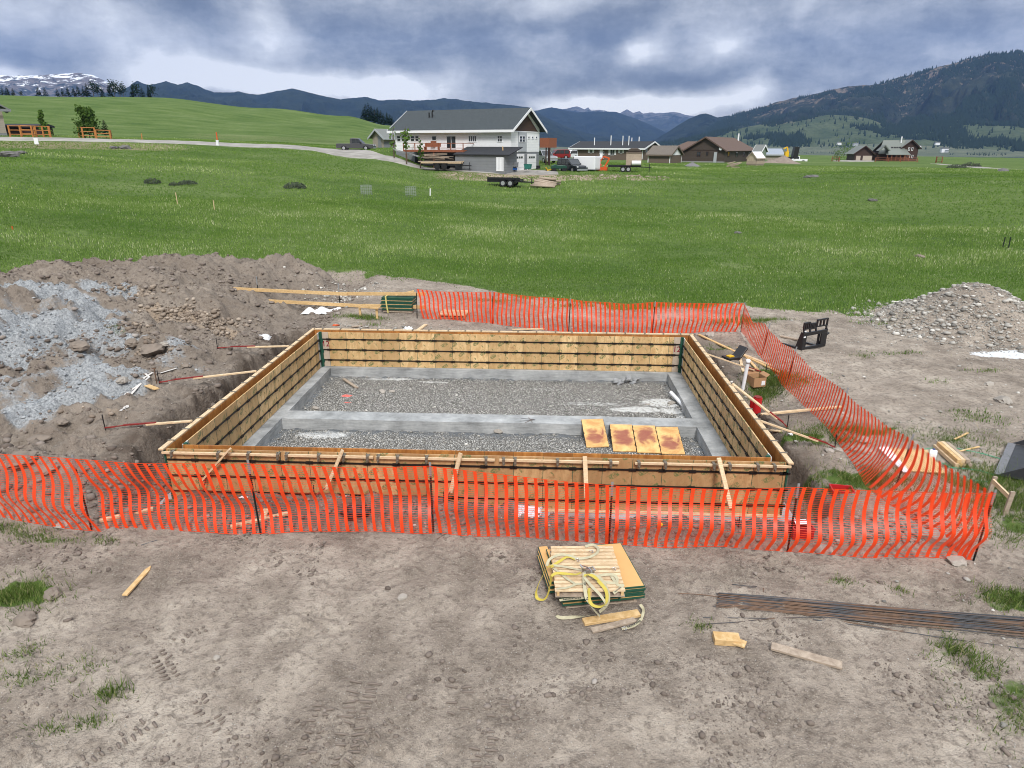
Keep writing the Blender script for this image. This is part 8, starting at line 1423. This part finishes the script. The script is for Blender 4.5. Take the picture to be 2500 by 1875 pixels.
# ------------------------------------------------------------------ rail fences and stakes
def railfence(name, label, P, d, h=1.15, rails=3, mm='railwood', grp=None, post=.12):
    A = [np.array([CAM[0]+math.sin(azof(px))*dd, CAM[1]+math.cos(azof(px))*dd, 0]) for px, dd in P]; root = thing(name, label, 'fence', (A[0][0], A[0][1], Hs(A[0][0], A[0][1])), 0, grp)
    for a, b_ in zip(A[:-1], A[1:]):
        za, zb = Hs(a[0], a[1]), Hs(b_[0], b_[1])
        for k in range(rails): z_ = h*(.25+.7*k/(rails-1)); MB().tube([(a[0], a[1], za+z_), (b_[0], b_[1], zb+z_)], .06, 6).build('rail', M[mm], root, True)
    for a in A: za = Hs(a[0], a[1]); MB().tube([(a[0], a[1], za-.3), (a[0], a[1], za+h)], post, 7).build('post', M[mm], root, True)
g_ = 'orange brown log rail fences'
railfence('rail_fence', 'leftmost log rail fence beside the beige house corner', [(31, 125), (58, 124.5), (86, 124), (92, 131), (60, 133)], 0, 1.6, 3, grp=g_); railfence('rail_fence', 'log rail fence with the slender tree, second from left', [(95, 126), (112, 126), (129, 126), (127, 133)], 0, 1.6, 3, grp=g_)
railfence('rail_fence', 'log rail fence around the round bushy tree', [(199, 131), (208, 124.5), (238, 124.5), (240, 131)], 0, 1.6, 3, grp=g_); railfence('rail_fence', 'log rail fence around the small young spruce', [(240, 123.6), (274, 123.6), (276, 129)], 0, 1.3, 3, grp=g_)
railfence('rail_fence', 'reddish rail fence in front of the dark house porch', [(2143, 240), (2175, 238), (2205, 236), (2246, 238)], 0, 1.3, 3, 'deckwood', grp=g_); railfence('rail_fence', 'small rail enclosure alone in the far right field', [(2292, 225), (2307, 222), (2307, 227), (2293, 229)], 0, 1.6, 3, 'deckwood', grp=g_); railfence('rail_fence', 'small rail enclosure around a tree left of the dark house', [(2036, 240), (2053, 238), (2054, 244)], 0, 1.4, 3, 'deckwood', grp=g_)
def stake(px, pyb, pyt, label, mm='lumber_y', w_=.05, board=None, d=None):
    q = hit(px, pyb) if d is None else atD(px, pyb, d); dd_ = math.hypot(q[0]-CAM[0], q[1]-CAM[1]); h_ = zat(px, pyt, dd_)-q[2]; r_ = thing('survey_stake', label, 'stake', tuple(q)); MB().beam((0, 0, -.2), (random.uniform(-.06, .06), 0, h_), w_, w_*.5).build('stick', M[mm], r_)
    if board: MB().box(-board, board, -.06, -.03, h_*.45, h_+.05).build('board', M['paint_w'], r_)
stake(93, 364, 338, 'white reflector board on a post at the road edge', 'bark', .08, .26, 104); stake(347, 342, 326, 'leaning orange stake beside the road', 'railwood', .13, None, 121); stake(531, 345, 323, 'tall orange post at the road bend', 'orange', .16, None, 121); stake(531, 351.5, 342, 'short white marker below the orange post', 'paint_w', .36, None, 109)
stake(434, 500, 470, 'thin wooden stake leaning in the left meadow', 'lumber', .05); stake(524, 513, 488, 'thin pale stake in the meadow, right of another', 'lumber', .05); stake(1050, 478, 460, 'short white marker post in the middle meadow', 'paint_w', .09)
stake(2447, 605, 578, 'dark green post in the right meadow, left one', 'postdark', .06); stake(2462, 607, 578, 'dark green post in the right meadow, right one', 'postdark', .06); stake(32, 560, 552, 'tiny orange flag stake at far left', 'orange', .06)
for px, py, pt in ((895, 475, 452), (1003, 478, 456)):
    q = hit(px, py); dd_ = math.hypot(q[0]-CAM[0], q[1]-CAM[1]); h_ = zat(px, pt, dd_)-q[2]; c = thing('wire_cage', 'round wire tree cage in the meadow, %s one' % ('left' if px < 950 else 'right'), 'wire cage', tuple(q)); mb = MB()
    for k in range(16): a = k*math.pi/8; mb.beam((.5*math.cos(a), .5*math.sin(a), 0), (.5*math.cos(a), .5*math.sin(a), h_), .012, .012)
    for j in range(7): mb.tube([(.5*math.cos(a), .5*math.sin(a), h_*j/6) for a in np.linspace(0, 6.283, 17)], .007, 4, cap=False)
    mb.build('wire', M['rimm'], c)
